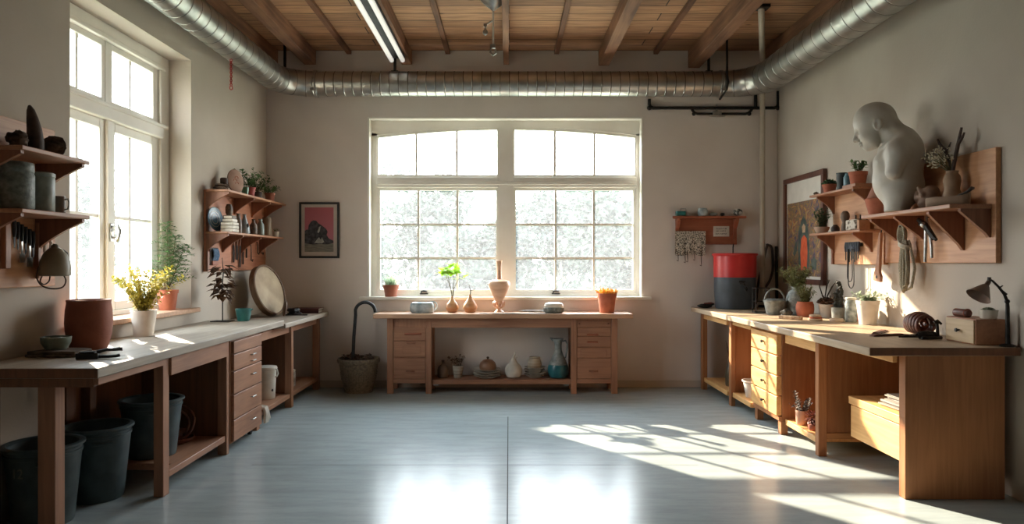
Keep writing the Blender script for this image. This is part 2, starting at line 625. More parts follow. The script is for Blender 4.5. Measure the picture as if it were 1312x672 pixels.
kr = n.new('ShaderNodeValToRGB'); kr.color_ramp.elements[0].position = .04; kr.color_ramp.elements[1].position = .10
kr.color_ramp.elements[0].color = (.35, .3, .27, 1); kr.color_ramp.elements[1].color = (1, 1, 1, 1)
l.new(vo.outputs['Distance'], kr.inputs['Fac'])
m2 = n.new('ShaderNodeMix'); m2.data_type = 'RGBA'; m2.blend_type = 'MULTIPLY'; m2.inputs['Factor'].default_value = .9
l.new(m1.outputs['Result'], m2.inputs['A']); l.new(kr.outputs['Color'], m2.inputs['B'])
l.new(m2.outputs['Result'], p.inputs['Base Color'])
bp = n.new('ShaderNodeBump'); bp.inputs['Strength'].default_value = .4; bp.inputs['Distance'].default_value = .01
l.new(br.outputs['Fac'], bp.inputs['Height']); bp.invert = True
l.new(bp.outputs['Normal'], p.inputs['Normal'])

# frosty window glass; its white veil stands in for the haze outside
M_glass = bpy.data.materials.new('hazy_glass')
n, l = nodes_of(M_glass)
n.remove(n['Principled BSDF'])
out = n['Material Output']
tr = n.new('ShaderNodeBsdfTransparent'); tr.inputs['Color'].default_value = (.96, .985, .98, 1)
gl = n.new('ShaderNodeBsdfGlossy'); gl.inputs['Roughness'].default_value = .03
tl = n.new('ShaderNodeBsdfTranslucent'); tl.inputs['Color'].default_value = (.95, .97, .98, 1)
tc = n.new('ShaderNodeTexCoord')
nz = n.new('ShaderNodeTexNoise'); nz.inputs['Scale'].default_value = 26; nz.inputs['Detail'].default_value = 5
l.new(tc.outputs['Object'], nz.inputs['Vector'])
mr = n.new('ShaderNodeMapRange'); mr.inputs['From Min'].default_value = .3; mr.inputs['From Max'].default_value = .7
mr.inputs['To Min'].default_value = .045; mr.inputs['To Max'].default_value = .085
l.new(nz.outputs['Fac'], mr.inputs['Value'])
mA = n.new('ShaderNodeMixShader'); l.new(mr.outputs[0], mA.inputs['Fac'])
l.new(tr.outputs[0], mA.inputs[1]); l.new(tl.outputs[0], mA.inputs[2])
mB = n.new('ShaderNodeMixShader'); mB.inputs['Fac'].default_value = .05
l.new(mA.outputs[0], mB.inputs[1]); l.new(gl.outputs[0], mB.inputs[2])
l.new(mB.outputs[0], out.inputs['Surface'])

# ------------------------------------------------------------------ room shell
XL, XR, YB, YN, ZC = -2.9, 3.21, 8.4, -2.0, 4.03
mb = MB()
mb.box(XL - .3, XR + .2, YN - .2, YB + .3, -.12, 0)
struct(mb.build('floor', M_floor, flat=True))
# slab joints: narrow saw cuts filled dark
mb = MB()
mb.box(-.0125, -.005, -1.9, 6.8, 0.0, .0012)
struct(mb.build('trim_1', mat('joint', srgb(56, 58, 60), srgb(70, 72, 74), .9), flat=True), 'dark saw-cut joint running down the concrete floor')
mb = MB()
mb.box(-1.9, -.014, 5.187, 5.19, 0.0, .0008)
mb.box(-.003, 1.4, 5.187, 5.19, 0.0, .0008)
struct(mb.build('trim_2', mat('joint_faint', srgb(96, 100, 102), srgb(112, 116, 118), .9), flat=True), 'faint cross joint in the concrete floor')
mb = MB()
mb.box(XL - .3, XR + .2, YN - .2, YB + .3, ZC, ZC + .15)
struct(mb.build('ceiling', M_ceil, flat=True))
BX0, BX1, BZ0, BZ1 = -1.69, 1.605, 1.05, 3.236
mb = MB()
mb.box(XL - .3, BX0, YB, YB + .3, 0, ZC)
mb.box(BX1, XR + .2, YB, YB + .3, 0, ZC)
mb.box(BX0, BX1, YB, YB + .3, 0, BZ0)
mb.box(BX0, BX1, YB, YB + .3, BZ1, ZC)
struct(mb.build('wall_back', mat('plaster_back_lit', srgb(213, 202, 193), srgb(222, 212, 203), .9, scale=1.3, bump=.12, bscale=55, spec=.2), flat=True))  # wall plaster in a lighter copy, making up for light missing here
LY0, LY1, LZ0, LZ1 = 4.64, 6.41, 1.04, 3.34
mb = MB()
mb.box(XL - .35, XL, YN, LY0, 0, ZC)
mb.box(XL - .35, XL, LY1, YB, 0, ZC)
mb.box(XL - .35, XL, LY0, LY1, 0, LZ0)
mb.box(XL - .35, XL, LY0, LY1, LZ1, ZC)
struct(mb.build('wall_left', M_wall, flat=True))
mb = MB()
mb.box(XR, XR + .2, YN, YB, 0, ZC)
struct(mb.build('wall_right', M_wall, flat=True))
mb = MB()
mb.box(XL - .35, XR + .2, YN - .2, YN, 0, ZC)
struct(mb.build('wall_rear', M_wall, flat=True))
mb = MB()
mb.box(XL, XR, YB - .014, YB, 0, .085)
struct(mb.build('baseboard_back', M_wall, bevel=.004), 'low painted baseboard along the back wall')

# ceiling beams and battens
k = 3
for x0, x1, zb in ((-2.89, -2.76, 3.84), (-2.445, -2.305, 3.86), (-1.28, -1.158, 3.86), (-.065, 0.0, 3.86), (1.07, 1.20, 3.85), (2.14, 2.28, 3.82), (3.02, 3.2, 3.84)):
    mb = MB()
    mb.box(x0, x1, YN, YB, zb, ZC)
    struct(mb.build('trim_%d' % k, M_beam, bevel=.006), 'rough timber beam running under the ceiling boards')
    k += 1
for xc in (-1.91, -.73, .57, 1.755):
    mb = MB()
    mb.box(xc - .028, xc + .028, YN, YB, ZC - .045, ZC)
    struct(mb.build('trim_%d' % k, M_batten, bevel=.004), 'thin timber batten running under the ceiling boards')
    k += 1

# ------------------------------------------------------------------ window_1 (side wall)
w1 = struct(thing('window_1', 'tall white casement window in the side wall', 'window', (-3.13, 5.52, 1.04)))
x0, x1 = -3.21, -3.12
mb = MB()
mb.box(x0, x1 + .02, 4.64, 4.75, LZ0 + .04, LZ1)
mb.box(x0, x1 + .02, 6.26, 6.41, LZ0 + .04, LZ1)
mb.box(x0, x1 + .02, 4.75, 6.26, 3.25, LZ1)
mb.box(x0, x1 + .035, 4.75, 6.33, 3.215, 3.25)
mb.box(x0, x1 + .02, 4.75, 6.26, LZ0 + .04, 1.12)
mb.box(x0, x1 + .02, 5.435, 5.515, 1.12, 2.6)
W(mb, 'window_frame', M_white, w1, bevel=.006)
mb = MB()
mb.box(x0, x1 + .045, 4.75, 6.26, 2.60, 2.72)
mb.box(x0, x1 + .06, 4.75, 6.33, 2.69, 2.72)
W(mb, 'transom', M_white, w1, bevel=.008)


def sash_x(name, ya, yb, za, zb, gya, gyb, gza, gzb, vb, hb, latch=None):
    s = MB()
    X0, X1 = -3.195, -3.125
    s.box(X0, X1, ya, gya, za, zb)
    s.box(X0, X1, gyb, yb, za, zb)
    s.box(X0, X1, gya, gyb, za, gza)
    s.box(X0, X1, gya, gyb, gzb, zb)
    for y in vb:
        s.box(X0 + .015, X1 - .01, y - .016, y + .016, gza, gzb)
    for z in hb:
        s.box(X0 + .017, X1 - .012, gya, gyb, z - .014, z + .014)
    so = W(s, name, M_white, w1, bevel=.005)
    g = MB()
    g.add([(-3.168, gya, gza), (-3.168, gyb, gza), (-3.168, gyb, gzb), (-3.168, gya, gzb)], [(0, 1, 2, 3)])
    W(g, 'glass', M_glass, so, flat=True)
    return so


sash_x('casement', 4.75, 5.435, 1.12, 2.60, 4.84, 5.365, 1.19, 2.53, (5.10,), (1.855,))
c2 = sash_x('casement', 5.515, 6.26, 1.12, 2.60, 5.575, 6.15, 1.19, 2.53, (5.815,), (1.855,))
sash_x('upper_light', 4.75, 5.435, 2.72, 3.215, 4.82, 5.39, 2.765, 3.165, (5.10,), ())
sash_x('upper_light', 5.48, 6.26, 2.72, 3.215, 5.535, 6.17, 2.765, 3.165, (5.82,), ())
mb = MB()
mb.box(x0, x1, 5.435, 5.48, 2.72, 3.215)
W(mb, 'mullion', M_white, w1)
mb = MB()
mb.box(-3.105, -3.09, 5.455, 5.495, 1.66, 1.80)
mb.tube([(-3.09, 5.475, 1.77), (-3.05, 5.475, 1.78), (-3.03, 5.47, 1.74), (-3.04, 5.465, 1.68), (-3.055, 5.47, 1.655)], [.012, .013, .016, .013, .009], 8)
mb.tube([(-3.09, 5.475, 1.69), (-3.065, 5.49, 1.70), (-3.05, 5.51, 1.735), (-3.065, 5.525, 1.765)], .009, 8)
W(mb, 'window_latch', M_steel, w1, bevel=.002)
mb = MB()
mb.box(-3.21, XL, LY0, LY1, LZ0, LZ0 + .04)
mb.box(XL, XL + .05, LY0 - .06, LY1 + .09, LZ0, LZ0 + .04)
W(mb, 'window_sill', M_topx, w1, bevel=.006)

# ------------------------------------------------------------------ window_2 (back wall)
w2 = struct(thing('window_2', 'wide white arched-top window over the back workbench', 'window', (-.04, 8.52, 1.05)))
Y0, Y1 = 8.52, 8.61
mb = MB()
mb.box(BX0, BX0 + .022, YB - .005, Y1, BZ0 + .035, BZ1)
mb.box(BX1 - .022, BX1, YB - .005, Y1, BZ0 + .035, BZ1)
mb.box(BX0 + .022, BX1 - .022, YB - .005, Y1, BZ1 - .022, BZ1)
W(mb, 'lining', M_white, w2, bevel=.003)
fx0, fx1 = BX0 + .022, BX1 - .022


def arch(x):
    return 3.138 - .098 * ((x + .03) / 1.56) ** 2


mb = MB()
mb.box(fx0, -1.60, Y0, Y1, 1.085, 3.06)
mb.box(1.545, fx1, Y0, Y1, 1.085, 3.06)
mb.box(-1.60, 1.545, Y0, Y1, 1.085, 1.12)
mb.box(-.13, .055, Y0 - .012, Y1, 1.12, 3.16)
N = 40
xs = [fx0 + (fx1 - fx0) * i / N for i in range(N + 1)]
poly = [(x, arch(x)) for x in xs] + [(fx1, BZ1 - .022), (fx0, BZ1 - .022)]
for i in range(N):
    mb.prism([(xs[i], arch(xs[i])), (xs[i + 1], arch(xs[i + 1])), (xs[i + 1], BZ1 - .022), (xs[i], BZ1 - .022)], 'y', Y0, Y1)
W(mb, 'window_frame', M_white, w2)
mb = MB()
mb.box(-1.60, -.13, Y0 - .02, Y1, 2.405, 2.53)
mb.box(.055, 1.545, Y0 - .02, Y1, 2.405, 2.53)
mb.box(-1.60, 1.545, Y0 - .032, Y0 - .014, 2.435, 2.47)
W(mb, 'transom', M_white, w2, bevel=.006)


def sash_y(name, xa, xb, za, gxa, gxb, gza, gzb, zb, vb, hb, arched=False):
    s = MB()
    A, B = Y0 + .012, Y0 + .07
    s.box(xa, gxa, A, B, za, arch(xa) + .02 if arched else zb)
    s.box(gxb, xb, A, B, za, arch(xb) + .02 if arched else zb)
    s.box(gxa, gxb, A, B, za, gza)
    if arched:
        q = [gxa + (gxb - gxa) * i / 16 for i in range(17)]
        for i in range(16):
            s.prism([(q[i], arch(q[i]) - .03), (q[i + 1], arch(q[i + 1]) - .03), (q[i + 1], arch(q[i + 1]) + .02), (q[i], arch(q[i]) + .02)], 'y', A, B)
        top = lambda x: arch(x) - .02
    else:
        s.box(gxa, gxb, A, B, gzb, zb)
        top = lambda x: gzb
    for x in vb:
        s.box(x - .014, x + .014, A + .012, B - .012, gza, top(x))
    for z in hb:
        s.box(gxa, gxb, A + .014, B - .014, z - .013, z + .013)
    so = W(s, name, M_white, w2)
    g = MB()
    q = [gxa + (gxb - gxa) * i / 16 for i in range(17)]
    vs = [(x, Y0 + .045, gza) for x in q] + [(x, Y0 + .045, top(x)) for x in q]
    g.add(vs, [(i, i + 1, 18 + i, 17 + i) for i in range(16)])
    W(g, 'glass', M_glass, so, flat=True)
    return so


sL = sash_y('sash', -1.60, -.13, 1.12, -1.562, -.155, 1.165, 2.37, 2.405, (-1.098, -.625), (1.955, 1.547))
sR = sash_y('sash', .055, 1.545, 1.12, .085, 1.508, 1.165, 2.37, 2.405, (.568, 1.032), (1.955, 1.547))
sash_y('upper_light', -1.60, -.13, 2.53, -1.585, -.145, 2.562, 3, 3.0, (-1.127, -.634), (), True)
sash_y('upper_light', .055, 1.545, 2.53, .07, 1.53, 2.562, 3, 3.0, (.559, 1.04), (), True)
for xc, so in ((-1.03, sL), (.57, sR)):
    mb = MB()
    mb.box(xc - .05, xc + .05, Y0 - .012, Y0 + .012, 1.108, 1.122)
    mb.tube([(xc - .035, Y0 - .006, 1.12), (xc - .03, Y0 - .02, 1.145), (xc, Y0 - .024, 1.15), (xc + .04, Y0 - .018, 1.14)], [.008, .01, .012, .006], 8)
    W(mb, 'window_latch', M_iron, so)
mb = MB()
mb.box(BX0, BX1, YB, Y1, BZ0, BZ0 + .035)
mb.box(BX0 - .09, BX1 + .09, YB - .07, YB, BZ0 - .002, BZ0 + .035)
W(mb, 'window_sill', M_white, w2, bevel=.006)

# ------------------------------------------------------------------ outside
mb = MB()
mb.box(-45, 45, -30, 70, -.45, -.4)
struct(mb.build('ground', mat('pale_grass', srgb(110, 118, 96), srgb(130, 138, 116), .95, scale=2), flat=True), 'pale misty ground outside the windows')
LF_tree = leafmat('tree_leaf', srgb(50, 61, 55), srgb(70, 81, 71), .45)
M_trunk = mat('tree_trunk', srgb(120, 112, 100), srgb(150, 142, 130), .9, scale=9)


def tree(x, y, h, r, label, seed):
    rd = random.Random(seed)
    t = thing('garden_tree', label, 'tree', (x, y, -.4), group='pale garden trees outside the windows')
    mb = MB()
    mb.tube([(0, 0, 0), (.05, 0, h * .3), (-.03, .05, h * .65)], [.12, .09, .04], 8)
    for i in range(4):
        a = rd.uniform(0, 6.28)
        mb.tube([(0, 0, h * .3), (math.cos(a) * r * .4, math.sin(a) * r * .4, h * .6), (math.cos(a) * r * .7, math.sin(a) * r * .7, h * .75)], [.06, .04, .015], 6)
    L(mb, 'trunk', M_trunk, t)
    mb = MB()
    blobs = [(Vector((rd.uniform(-.6, .6) * r, rd.uniform(-.5, .5) * r, h * rd.uniform(.28, .86))), rd.uniform(.3, .5) * r) for _ in range(15)]
    for c, br in blobs:
        for j in range(260):
            d = Vector((rd.gauss(0, 1), rd.gauss(0, 1), rd.gauss(0, 1))).normalized()
            p = c + d * br * rd.uniform(.55, 1.0)
            mb.leaf(p, d + Vector((rd.uniform(-1, 1), rd.uniform(-1, 1), rd.uniform(-1, 1))), rd.uniform(.2, .36), rd.uniform(.14, .26))
    L(mb, 'foliage', LF_tree, t, flat=True)
    return t


TREES = [(-4.9, 17.0, 4.3, 1.7, 'pale garden tree behind the back window, low beside its outer frame'),
         (-2.7, 22.5, 5.4, 2.0, 'pale tall garden tree behind the second pane column of the back window'),
         (-.7, 17.6, 3.0, 1.5, 'pale low garden bush behind the middle mullion of the back window'),
         (1.8, 23.5, 4.3, 1.9, 'pale garden bush beside the mullion in the right-hand half of the back window'),
         (2.9, 17.8, 3.7, 1.5, 'pale garden tree rising behind the golden succulent on the back workbench'),
         (6.6, 23, 5.2, 2.2, 'pale garden tree at the outer edge of the right-hand half of the back window'),
         (-12.0, 14.5, 4.6, 2.3, 'pale garden tree outside the side window beyond the yellow-green plant'),
         (-15.5, 24, 5.2, 2.8, 'pale garden tree outside the side window behind the feathery green plant'),
         (-9.5, 8.8, 3.4, 1.6, 'pale garden bush outside the side window low behind the big terracotta jar')]
for i, (x, y, h, r, lb) in enumerate(TREES):
    tree(x, y, h, r, lb, 40 + i)
# ------------------------------------------------------------------ left near workbench
t = thing('workbench', 'long workbench along the window wall with pale top and open bay of bins', 'workbench', (-2.5, 5.2, 0))
mb = MB()
mb.prism([(-2.885, 3.69), (-2.16, 3.69), (-2.16, 6.75), (-2.885, 6.75)], 'z', .886, .94)
mb.m[5 if False else 2] = 1  # near end face takes the dark wood: its shade is painted on
W(mb, 'worktop', [M_top, M_dz], t, bevel=.006)
mb = MB()
mb.box(-2.86, -2.2, 3.72, 3.75, .835, .886)
W(mb, 'apron', M_dz, t, bevel=.003)
mb = MB()
mb.box(-2.21, -2.18, 3.73, 4.47, .845, .886)
W(mb, 'apron', M_by, t, bevel=.003)
mb = MB()
mb.box(-2.215, -2.185, 4.55, 5.45, .765, .886)
W(mb, 'apron', M_by, t, bevel=.003)
for x0, x1, y0, y1, mm in ((-2.55, -2.455, 3.80, 3.885, M_bz), (-2.262, -2.2, 4.47, 4.55, M_bz), (-2.262, -2.19, 5.45, 5.5, M_bz), (-2.87, -2.80, 3.80, 3.87, M_dz), (-2.87, -2.80, 4.70, 4.77, M_dz)):
    mb = MB()
    mb.box(x0, x1, y0, y1, 0, .886)
    W(mb, 'leg', mm, t, bevel=.004)
mb = MB()
mb.prism([(-2.80, 4.70), (-2.262, 4.70), (-2.262, 4.55), (-2.2, 4.55), (-2.2, 5.45), (-2.80, 5.45)], 'z', .105, .15)
W(mb, 'lower_shelf', M_by, t, bevel=.004)
mb = MB()
mb.box(-2.875, -2.86, 4.54, 5.5, .10, .886)
W(mb, 'back_panel', M_dz, t)
mb = MB()
mb.box(-2.86, -2.262, 5.47, 5.49, .10, .886)
W(mb, 'side_panel', M_dz, t)


def bar_handle(x, y, z, d, parent, w=.05):
    """small bent bar pull standing off along +-x"""
    mb = MB()
    mb.tube([(x, y - w / 2, z), (x + d * .02, y - w / 2, z), (x + d * .024, y, z + .002), (x + d * .02, y + w / 2, z), (x, y + w / 2, z)], .005, 8)
    return W(mb, 'handle', M_steel, parent)


# ------------------------------------------------------------------ left drawer pedestal
t = thing('drawer_cabinet', 'wooden drawer cabinet on castors under the window-side workbench', 'cabinet', (-2.5, 5.84, 0))
mb = MB()
mb.box(-2.84, -2.19, 5.52, 6.165, .065, .88)
W(mb, 'case', M_bz, t, bevel=.004)
for z0, z1, hs in ((.775, .872, ()), (.64, .768, (.725, .672)), (.455, .632, (.56,)), (.258, .447, (.37,)), (.082, .25, (.18,))):
    mb = MB()
    mb.box(-2.19, -2.165, 5.535, 6.155, z0, z1)
    d = W(mb, 'drawer', M_by, t, bevel=.004)
    for h in hs:
        bar_handle(-2.165, 5.93, h, 1, d, .075)
for x, y in ((-2.78, 5.58), (-2.25, 5.60), (-2.78, 6.1), (-2.25, 6.1)):
    mb = MB()
    M = Matrix.Translation((x, y, .026)) @ Matrix.Rotation(PI / 2, 4, 'Y')
    mb.lathe([(0, -.014), (.024, -.014), (.026, 0), (.024, .014), (0, .014)], n=16, M=M)
    mb.box(x - .02, x + .02, y - .012, y + .012, .05, .066)
    W(mb, 'castor', M_iron, t)

# ------------------------------------------------------------------ left far workbench
t = thing('workbench', 'shelved end workbench in the corner, holding the cream bucket below', 'workbench', (-2.5, 7.5, 0))
mb = MB()
mb.prism([(-2.885, 6.76), (-2.15, 6.76), (-2.15, 8.37), (-2.885, 8.37)], 'z', .858, .906)
W(mb, 'worktop', M_top, t, bevel=.006)
for y0, y1 in ((6.30, 7.22), (7.29, 8.24)):
    mb = MB()
    mb.box(-2.285, -2.255, y0, y1, .775, .856)
    W(mb, 'apron', M_by, t, bevel=.003)
for x, y in ((-2.305, 6.23), (-2.305, 7.22), (-2.305, 8.24), (-2.875, 6.23), (-2.875, 7.22), (-2.875, 8.24)):
    mb = MB()
    mb.box(x, x + .07, y, y + .07, 0, .857)
    W(mb, 'leg', M_bz, t, bevel=.004)
mb = MB()
mb.box(-2.80, -2.25, 6.24, 8.3, .10, .143)
W(mb, 'lower_shelf', M_by, t, bevel=.004)
mb = MB()
mb.box(-2.87, -2.31, 7.245, 7.262, .143, .857)
W(mb, 'divider', M_dz, t)

# ------------------------------------------------------------------ back workbench
t = thing('workbench', 'long two-pedestal workbench under the wide arched window', 'workbench', (-.05, 8.15, 0))
mb = MB()
mb.prism([(-1.53, 7.90), (1.40, 7.90), (1.40, 8.38), (-1.53, 8.38)], 'z', .862, .915)
W(mb, 'worktop', M_topx, t, bevel=.008)
mb = MB()
mb.box(-.88, .71, 7.985, 8.01, .752, .862)
W(mb, 'apron', M_bx, t, bevel=.003)
for x in (-1.385, -.945, .705, 1.165):
    for y in (7.98, 8.30):
        mb = MB()
        s = .07 if x in (-1.385, 1.165) else .065
        mb.box(x, x + s, y, y + .06, 0, .862)
        W(mb, 'leg', M_bz, t, bevel=.004)
for xa, xb in ((-1.315, -.945), (.77, 1.165)):
    mb = MB()
    mb.box(xa, xb, 8.0, 8.34, .168, .862)
    W(mb, 'pedestal', M_bz, t, bevel=.003)
    mb = MB()
    mb.box(xa, xb, 7.985, 8.02, .118, .168)
    W(mb, 'bottom_rail', M_bx, t, bevel=.003)
mb = MB()
mb.box(-.88, .705, 8.01, 8.36, .105, .155)
W(mb, 'lower_shelf', M_bx, t, bevel=.004)
for x in (-.83, .655):
    mb = MB()
    mb.box(x - .03, x + .03, 8.015, 8.05, .088, .105)
    W(mb, 'shelf_bracket', M_steel, t)


def front_drawer(xa, xb, za, zb, pulls, inset=None):
    mb = MB()
    mb.box(xa + .004, xb - .004, 7.986, 8.0, za + .004, zb - .004)
    if inset:
        a, b, c, d = inset
        mb.box(a, b, 7.980, 7.986, c, d)
    o = W(mb, 'drawer', M_bx, t, bevel=.003)
    for x, z, w_ in pulls:
        mb = MB()
        mb.box(x - w_ / 2, x + w_ / 2, 7.968, 7.986, z - .009, z + .009)
        W(mb, 'handle', M_shx if w_ > .1 else M_brk, o, bevel=.004)
    return o


zs = lambda y: pz(y, 8.0)
front_drawer(-1.315, -.945, zs(437), zs(419.5), ((-1.09, zs(428), .19),))
front_drawer(-1.315, -.945, zs(458), zs(437), ((-1.11, zs(439.5), .10),), (-1.21, -1.0, zs(453), zs(444)))
front_drawer(-1.315, -.945, zs(486), zs(458.5), ((-1.12, zs(475.5), .10),))
front_drawer(.77, 1.165, zs(419.5), zs(411.2), ((.80, zs(415), .02), (1.13, zs(415), .02)))
front_drawer(.77, 1.165, zs(431), zs(419.5), ((.95, zs(429), .13),))
front_drawer(.77, 1.165, zs(445), zs(431), ((.95, zs(438.5), .12),))
front_drawer(.77, 1.165, zs(459), zs(445), (), (.82, 1.11, zs(457), zs(447)))
front_drawer(.77, 1.165, zs(486), zs(459), ((.96, zs(475.5), .10),), )

# ------------------------------------------------------------------ right workbench
t = thing('workbench', 'long sunlit honey-wood workbench with solid end panel and hanging box drawer', 'workbench', (2.7, 6.3, 0))
mb = MB()
mb.prism([(2.25, 4.38), (3.195, 4.38), (3.195, 8.37), (2.17, 8.37)], 'z', .912, .965)
mb.m[2] = 1  # shaded near end painted darker than the rest of the top
W(mb, 'worktop', [M_topl, M_dz], t, bevel=.006)
mb = MB()
mb.box(2.5, 3.13, 4.43, 4.503, .0, .912)
W(mb, 'end_panel', M_hz, t, bevel=.004)
for x, y, xw, yw in ((2.27, 8.24, .06, .08), (2.31, 7.30, .045, .075), (2.385, 5.41, .065, .06), (3.12, 8.24, .06, .08), (3.12, 7.30, .06, .07), (3.12, 5.41, .06, .06)):
    mb = MB()
    mb.box(x, x + xw, y, y + yw, 0, .912)
    W(mb, 'leg', M_hz, t, bevel=.004)
for x0, x1, y0, y1, z0 in ((2.285, 2.31, 7.375, 8.24, .835), (2.325, 2.35, 6.755, 7.30, .845), (2.385, 2.41, 5.47, 6.065, .80), (2.46, 2.49, 4.503, 5.41, .855)):
    mb = MB()
    mb.box(x0, x1, y0, y1, z0, .912)
    W(mb, 'apron', M_hy, t, bevel=.003)
for x0, y0, y1 in ((2.29, 7.375, 8.24), (2.325, 6.76, 7.30), (2.385, 5.47, 6.06)):
    mb = MB()
    mb.box(x0, 3.13, y0, y1, .095, .143)
    W(mb, 'lower_shelf', M_hy, t, bevel=.004)
mb = MB()
mb.box(2.44, 3.12, 5.43, 5.455, .18, .912)
W(mb, 'side_panel', M_hz, t)
mb = MB()
mb.box(2.45, 3.12, 5.42, 5.455, .13, .178)
W(mb, 'foot_rail', M_hx, t, bevel=.003)
for ya, yb in ((5.46, 6.07), (4.503, 5.41), (6.75, 7.30)):
    mb = MB()
    mb.box(3.14, 3.155, ya, yb, .10, .912)
    W(mb, 'back_panel', M_hz, t)
mb = MB()
mb.box(2.345, 3.1, 7.325, 7.345, .14, .912)
W(mb, 'side_panel', M_hz, t)
mb = MB()
mb.box(2.55, 3.12, 4.506, 5.24, .20, .435)
db = W(mb, 'box_drawer', M_hy, t, bevel=.004)
mb = MB()
mb.box(2.54, 3.12, 4.506, 5.255, .443, .50)
W(mb, 'lid', M_hy, db, bevel=.004)

# right drawer cabinet
t = thing('drawer_cabinet', 'honey-wood cabinet of four drawers with dark knobs under the sunlit workbench', 'cabinet', (2.7, 6.41, 0))
mb = MB()
mb.box(2.368, 3.1, 6.09, 6.74, .12, .908)
mb.box(2.34, 2.368, 6.085, 6.745, .12, .158)
mb.box(2.34, 2.368, 6.085, 6.745, .872, .908)
W(mb, 'case', M_hz, t, bevel=.004)
for x, y in ((2.36, 6.09), (2.36, 6.67), (3.0, 6.09), (3.0, 6.67)):
    mb = MB()
    mb.box(x, x + .06, y, y + .07, 0, .12)
    W(mb, 'leg', M_hz, t, bevel=.003)
for z0, z1 in ((.693, .866), (.517, .682), (.341, .506), (.165, .330)):
    mb = MB()
    mb.box(2.322, 2.367, 6.095, 6.735, z0, z1)
    d = W(mb, 'drawer', M_hy, t, bevel=.004)
    mb = MB()
    M = Matrix.Translation((2.322, 6.40, (z0 + z1) / 2)) @ Matrix.Rotation(-PI / 2, 4, 'Y')
    mb.lathe([(0, 0), (.010, 0), (.008, .010), (.017, .018), (.017, .026), (0, .030)], n=14, M=M, sx=.8, sy=1.25)
    W(mb, 'knob', M_iron, d)
# ------------------------------------------------------------------ ventilation duct
XDL, ZD, YD, XDR = -2.61, 3.555, 8.1, 2.88


def ribbed(mb, pts, radii, rib=.125, n=40):
    """round duct along a path, with a dark folded seam every `rib` metres"""
    P = [Vector(p) for p in pts]
    cum = [0]
    for a, b in zip(P[:-1], P[1:]):
        cum.append(cum[-1] + (b - a).length)
    st = []
    s = .02
    while s < cum[-1] - .03:
        for d, e, f in ((0, 0, 0), (.004, 0, 0), (.006, .003, 1), (.014, .003, 0), (.016, 0, 0), (.02, 0, 0)):
            st.append((s + d, e, f))
        q = s + .045
        while q < s + rib - .02:
            st.append((q, 0, 0))
            q += .035
        s += rib
    out, rr, fl = [], [], []
    for s, e, f in st:
        i = max(k for k in range(len(cum) - 1) if cum[k] <= s + 1e-9)
        t_ = (s - cum[i]) / max(1e-9, cum[i + 1] - cum[i])
        out.append(P[i].lerp(P[i + 1], t_))
        rr.append(radii[i] + (radii[i + 1] - radii[i]) * t_ + e)
        fl.append(f)
    b = len(mb.m)
    mb.tube(out, rr, n)
    for i, f in enumerate(fl[:-1]):
        if f:
            for k in range(n):
                mb.m[b + i * n + k] = 1


M_seam = mat('duct_seam', srgb(84, 82, 78), srgb(104, 101, 96), .45, .9, scale=9)


def elbow(c, r, a0, a1, k=16):
    return [(c[0] + r * math.cos(a0 + (a1 - a0) * i / k), c[1] + r * math.sin(a0 + (a1 - a0) * i / k), ZD) for i in range(k + 1)]


t = thing('ventilation_duct', 'ribbed galvanised metal duct running along three walls under the beams', 'duct', (0, YD, ZD))
R1 = .38
pts = [(XDL, -1.9, ZD), (XDL, 3, ZD)] + elbow((XDL + R1, YD - R1), R1, PI, PI / 2)
mb = MB()
ribbed(mb, pts, [.145] * len(pts), .16)
W(mb, 'side_run', [M_duct, M_seam], t, ang=60)
R2 = .44
pts = [(XDR, -1.9, ZD), (XDR, 3, ZD)] + elbow((XDR - R2, YD - R2), R2, 0, PI / 2)
rad = [.172] * 4 + [.172 - .03 * i / (len(pts) - 5) for i in range(len(pts) - 4)]
mb = MB()
ribbed(mb, pts, rad, .19)
W(mb, 'side_run', [M_duct, M_seam], t, ang=60)
pts = [(XDL + R1, YD, ZD), (XDR - R2, YD, ZD)]
mb = MB()
ribbed(mb, pts, [.141, .141], .105)
W(mb, 'cross_run', [M_duct, M_seam], t, ang=60)
for xc in (XDL + R1 + .01, XDR - R2 - .005):
    mb = MB()
    M = Matrix.Translation((xc, YD, ZD)) @ Matrix.Rotation(PI / 2, 4, 'Y')
    mb.lathe([(.143, -.02), (.153, -.018), (.156, -.012), (.149, -.006), (.149, .006), (.156, .012), (.153, .018), (.143, .02)], n=40, M=M)
    mb.box(xc - .03, xc + .03, YD - .155, YD - .135, ZD - .11, ZD - .085)
    W(mb, 'collar', M_steel, t)
for x, y, zb in ((px(365, YD), YD, ZD + .13), (px(506, YD), YD, ZD + .13), (px(908, YD), YD, ZD + .13), (XDL, 5.0, ZD + .14), (XDR, 5.0, ZD + .16)):
    mb = MB()
    mb.tube([(x, y, zb), (x, y, ZC)], .017, 8)
    mb.box(x - .04, x + .04, y - .03, y + .03, zb, zb + .018)
    W(mb, 'hanger_rod', M_iron, t)
# strap from ceiling round the duct
x = px(926, YD)
mb = MB()
mb.tube([(x, YD - .158, ZC - .02), (x, YD - .165, ZD + .05), (x + .01, YD - .17, ZD - .02), (x, YD - .15, ZD - .10), (x - .03, YD - .11, ZD - .15), (x - .05, YD - .05, ZD - .19)], .013, 8)
W(mb, 'strap_rod', M_iron, t)

# pipe run below the duct on the back wall
t = thing('pipework', 'dark iron water pipes with elbows on the back wall under the duct', 'pipe', (2.5, 8.34, 3.3))
YP = 8.362


def P(x, y):
    return (px(x, YP), YP, pz(y, YP))


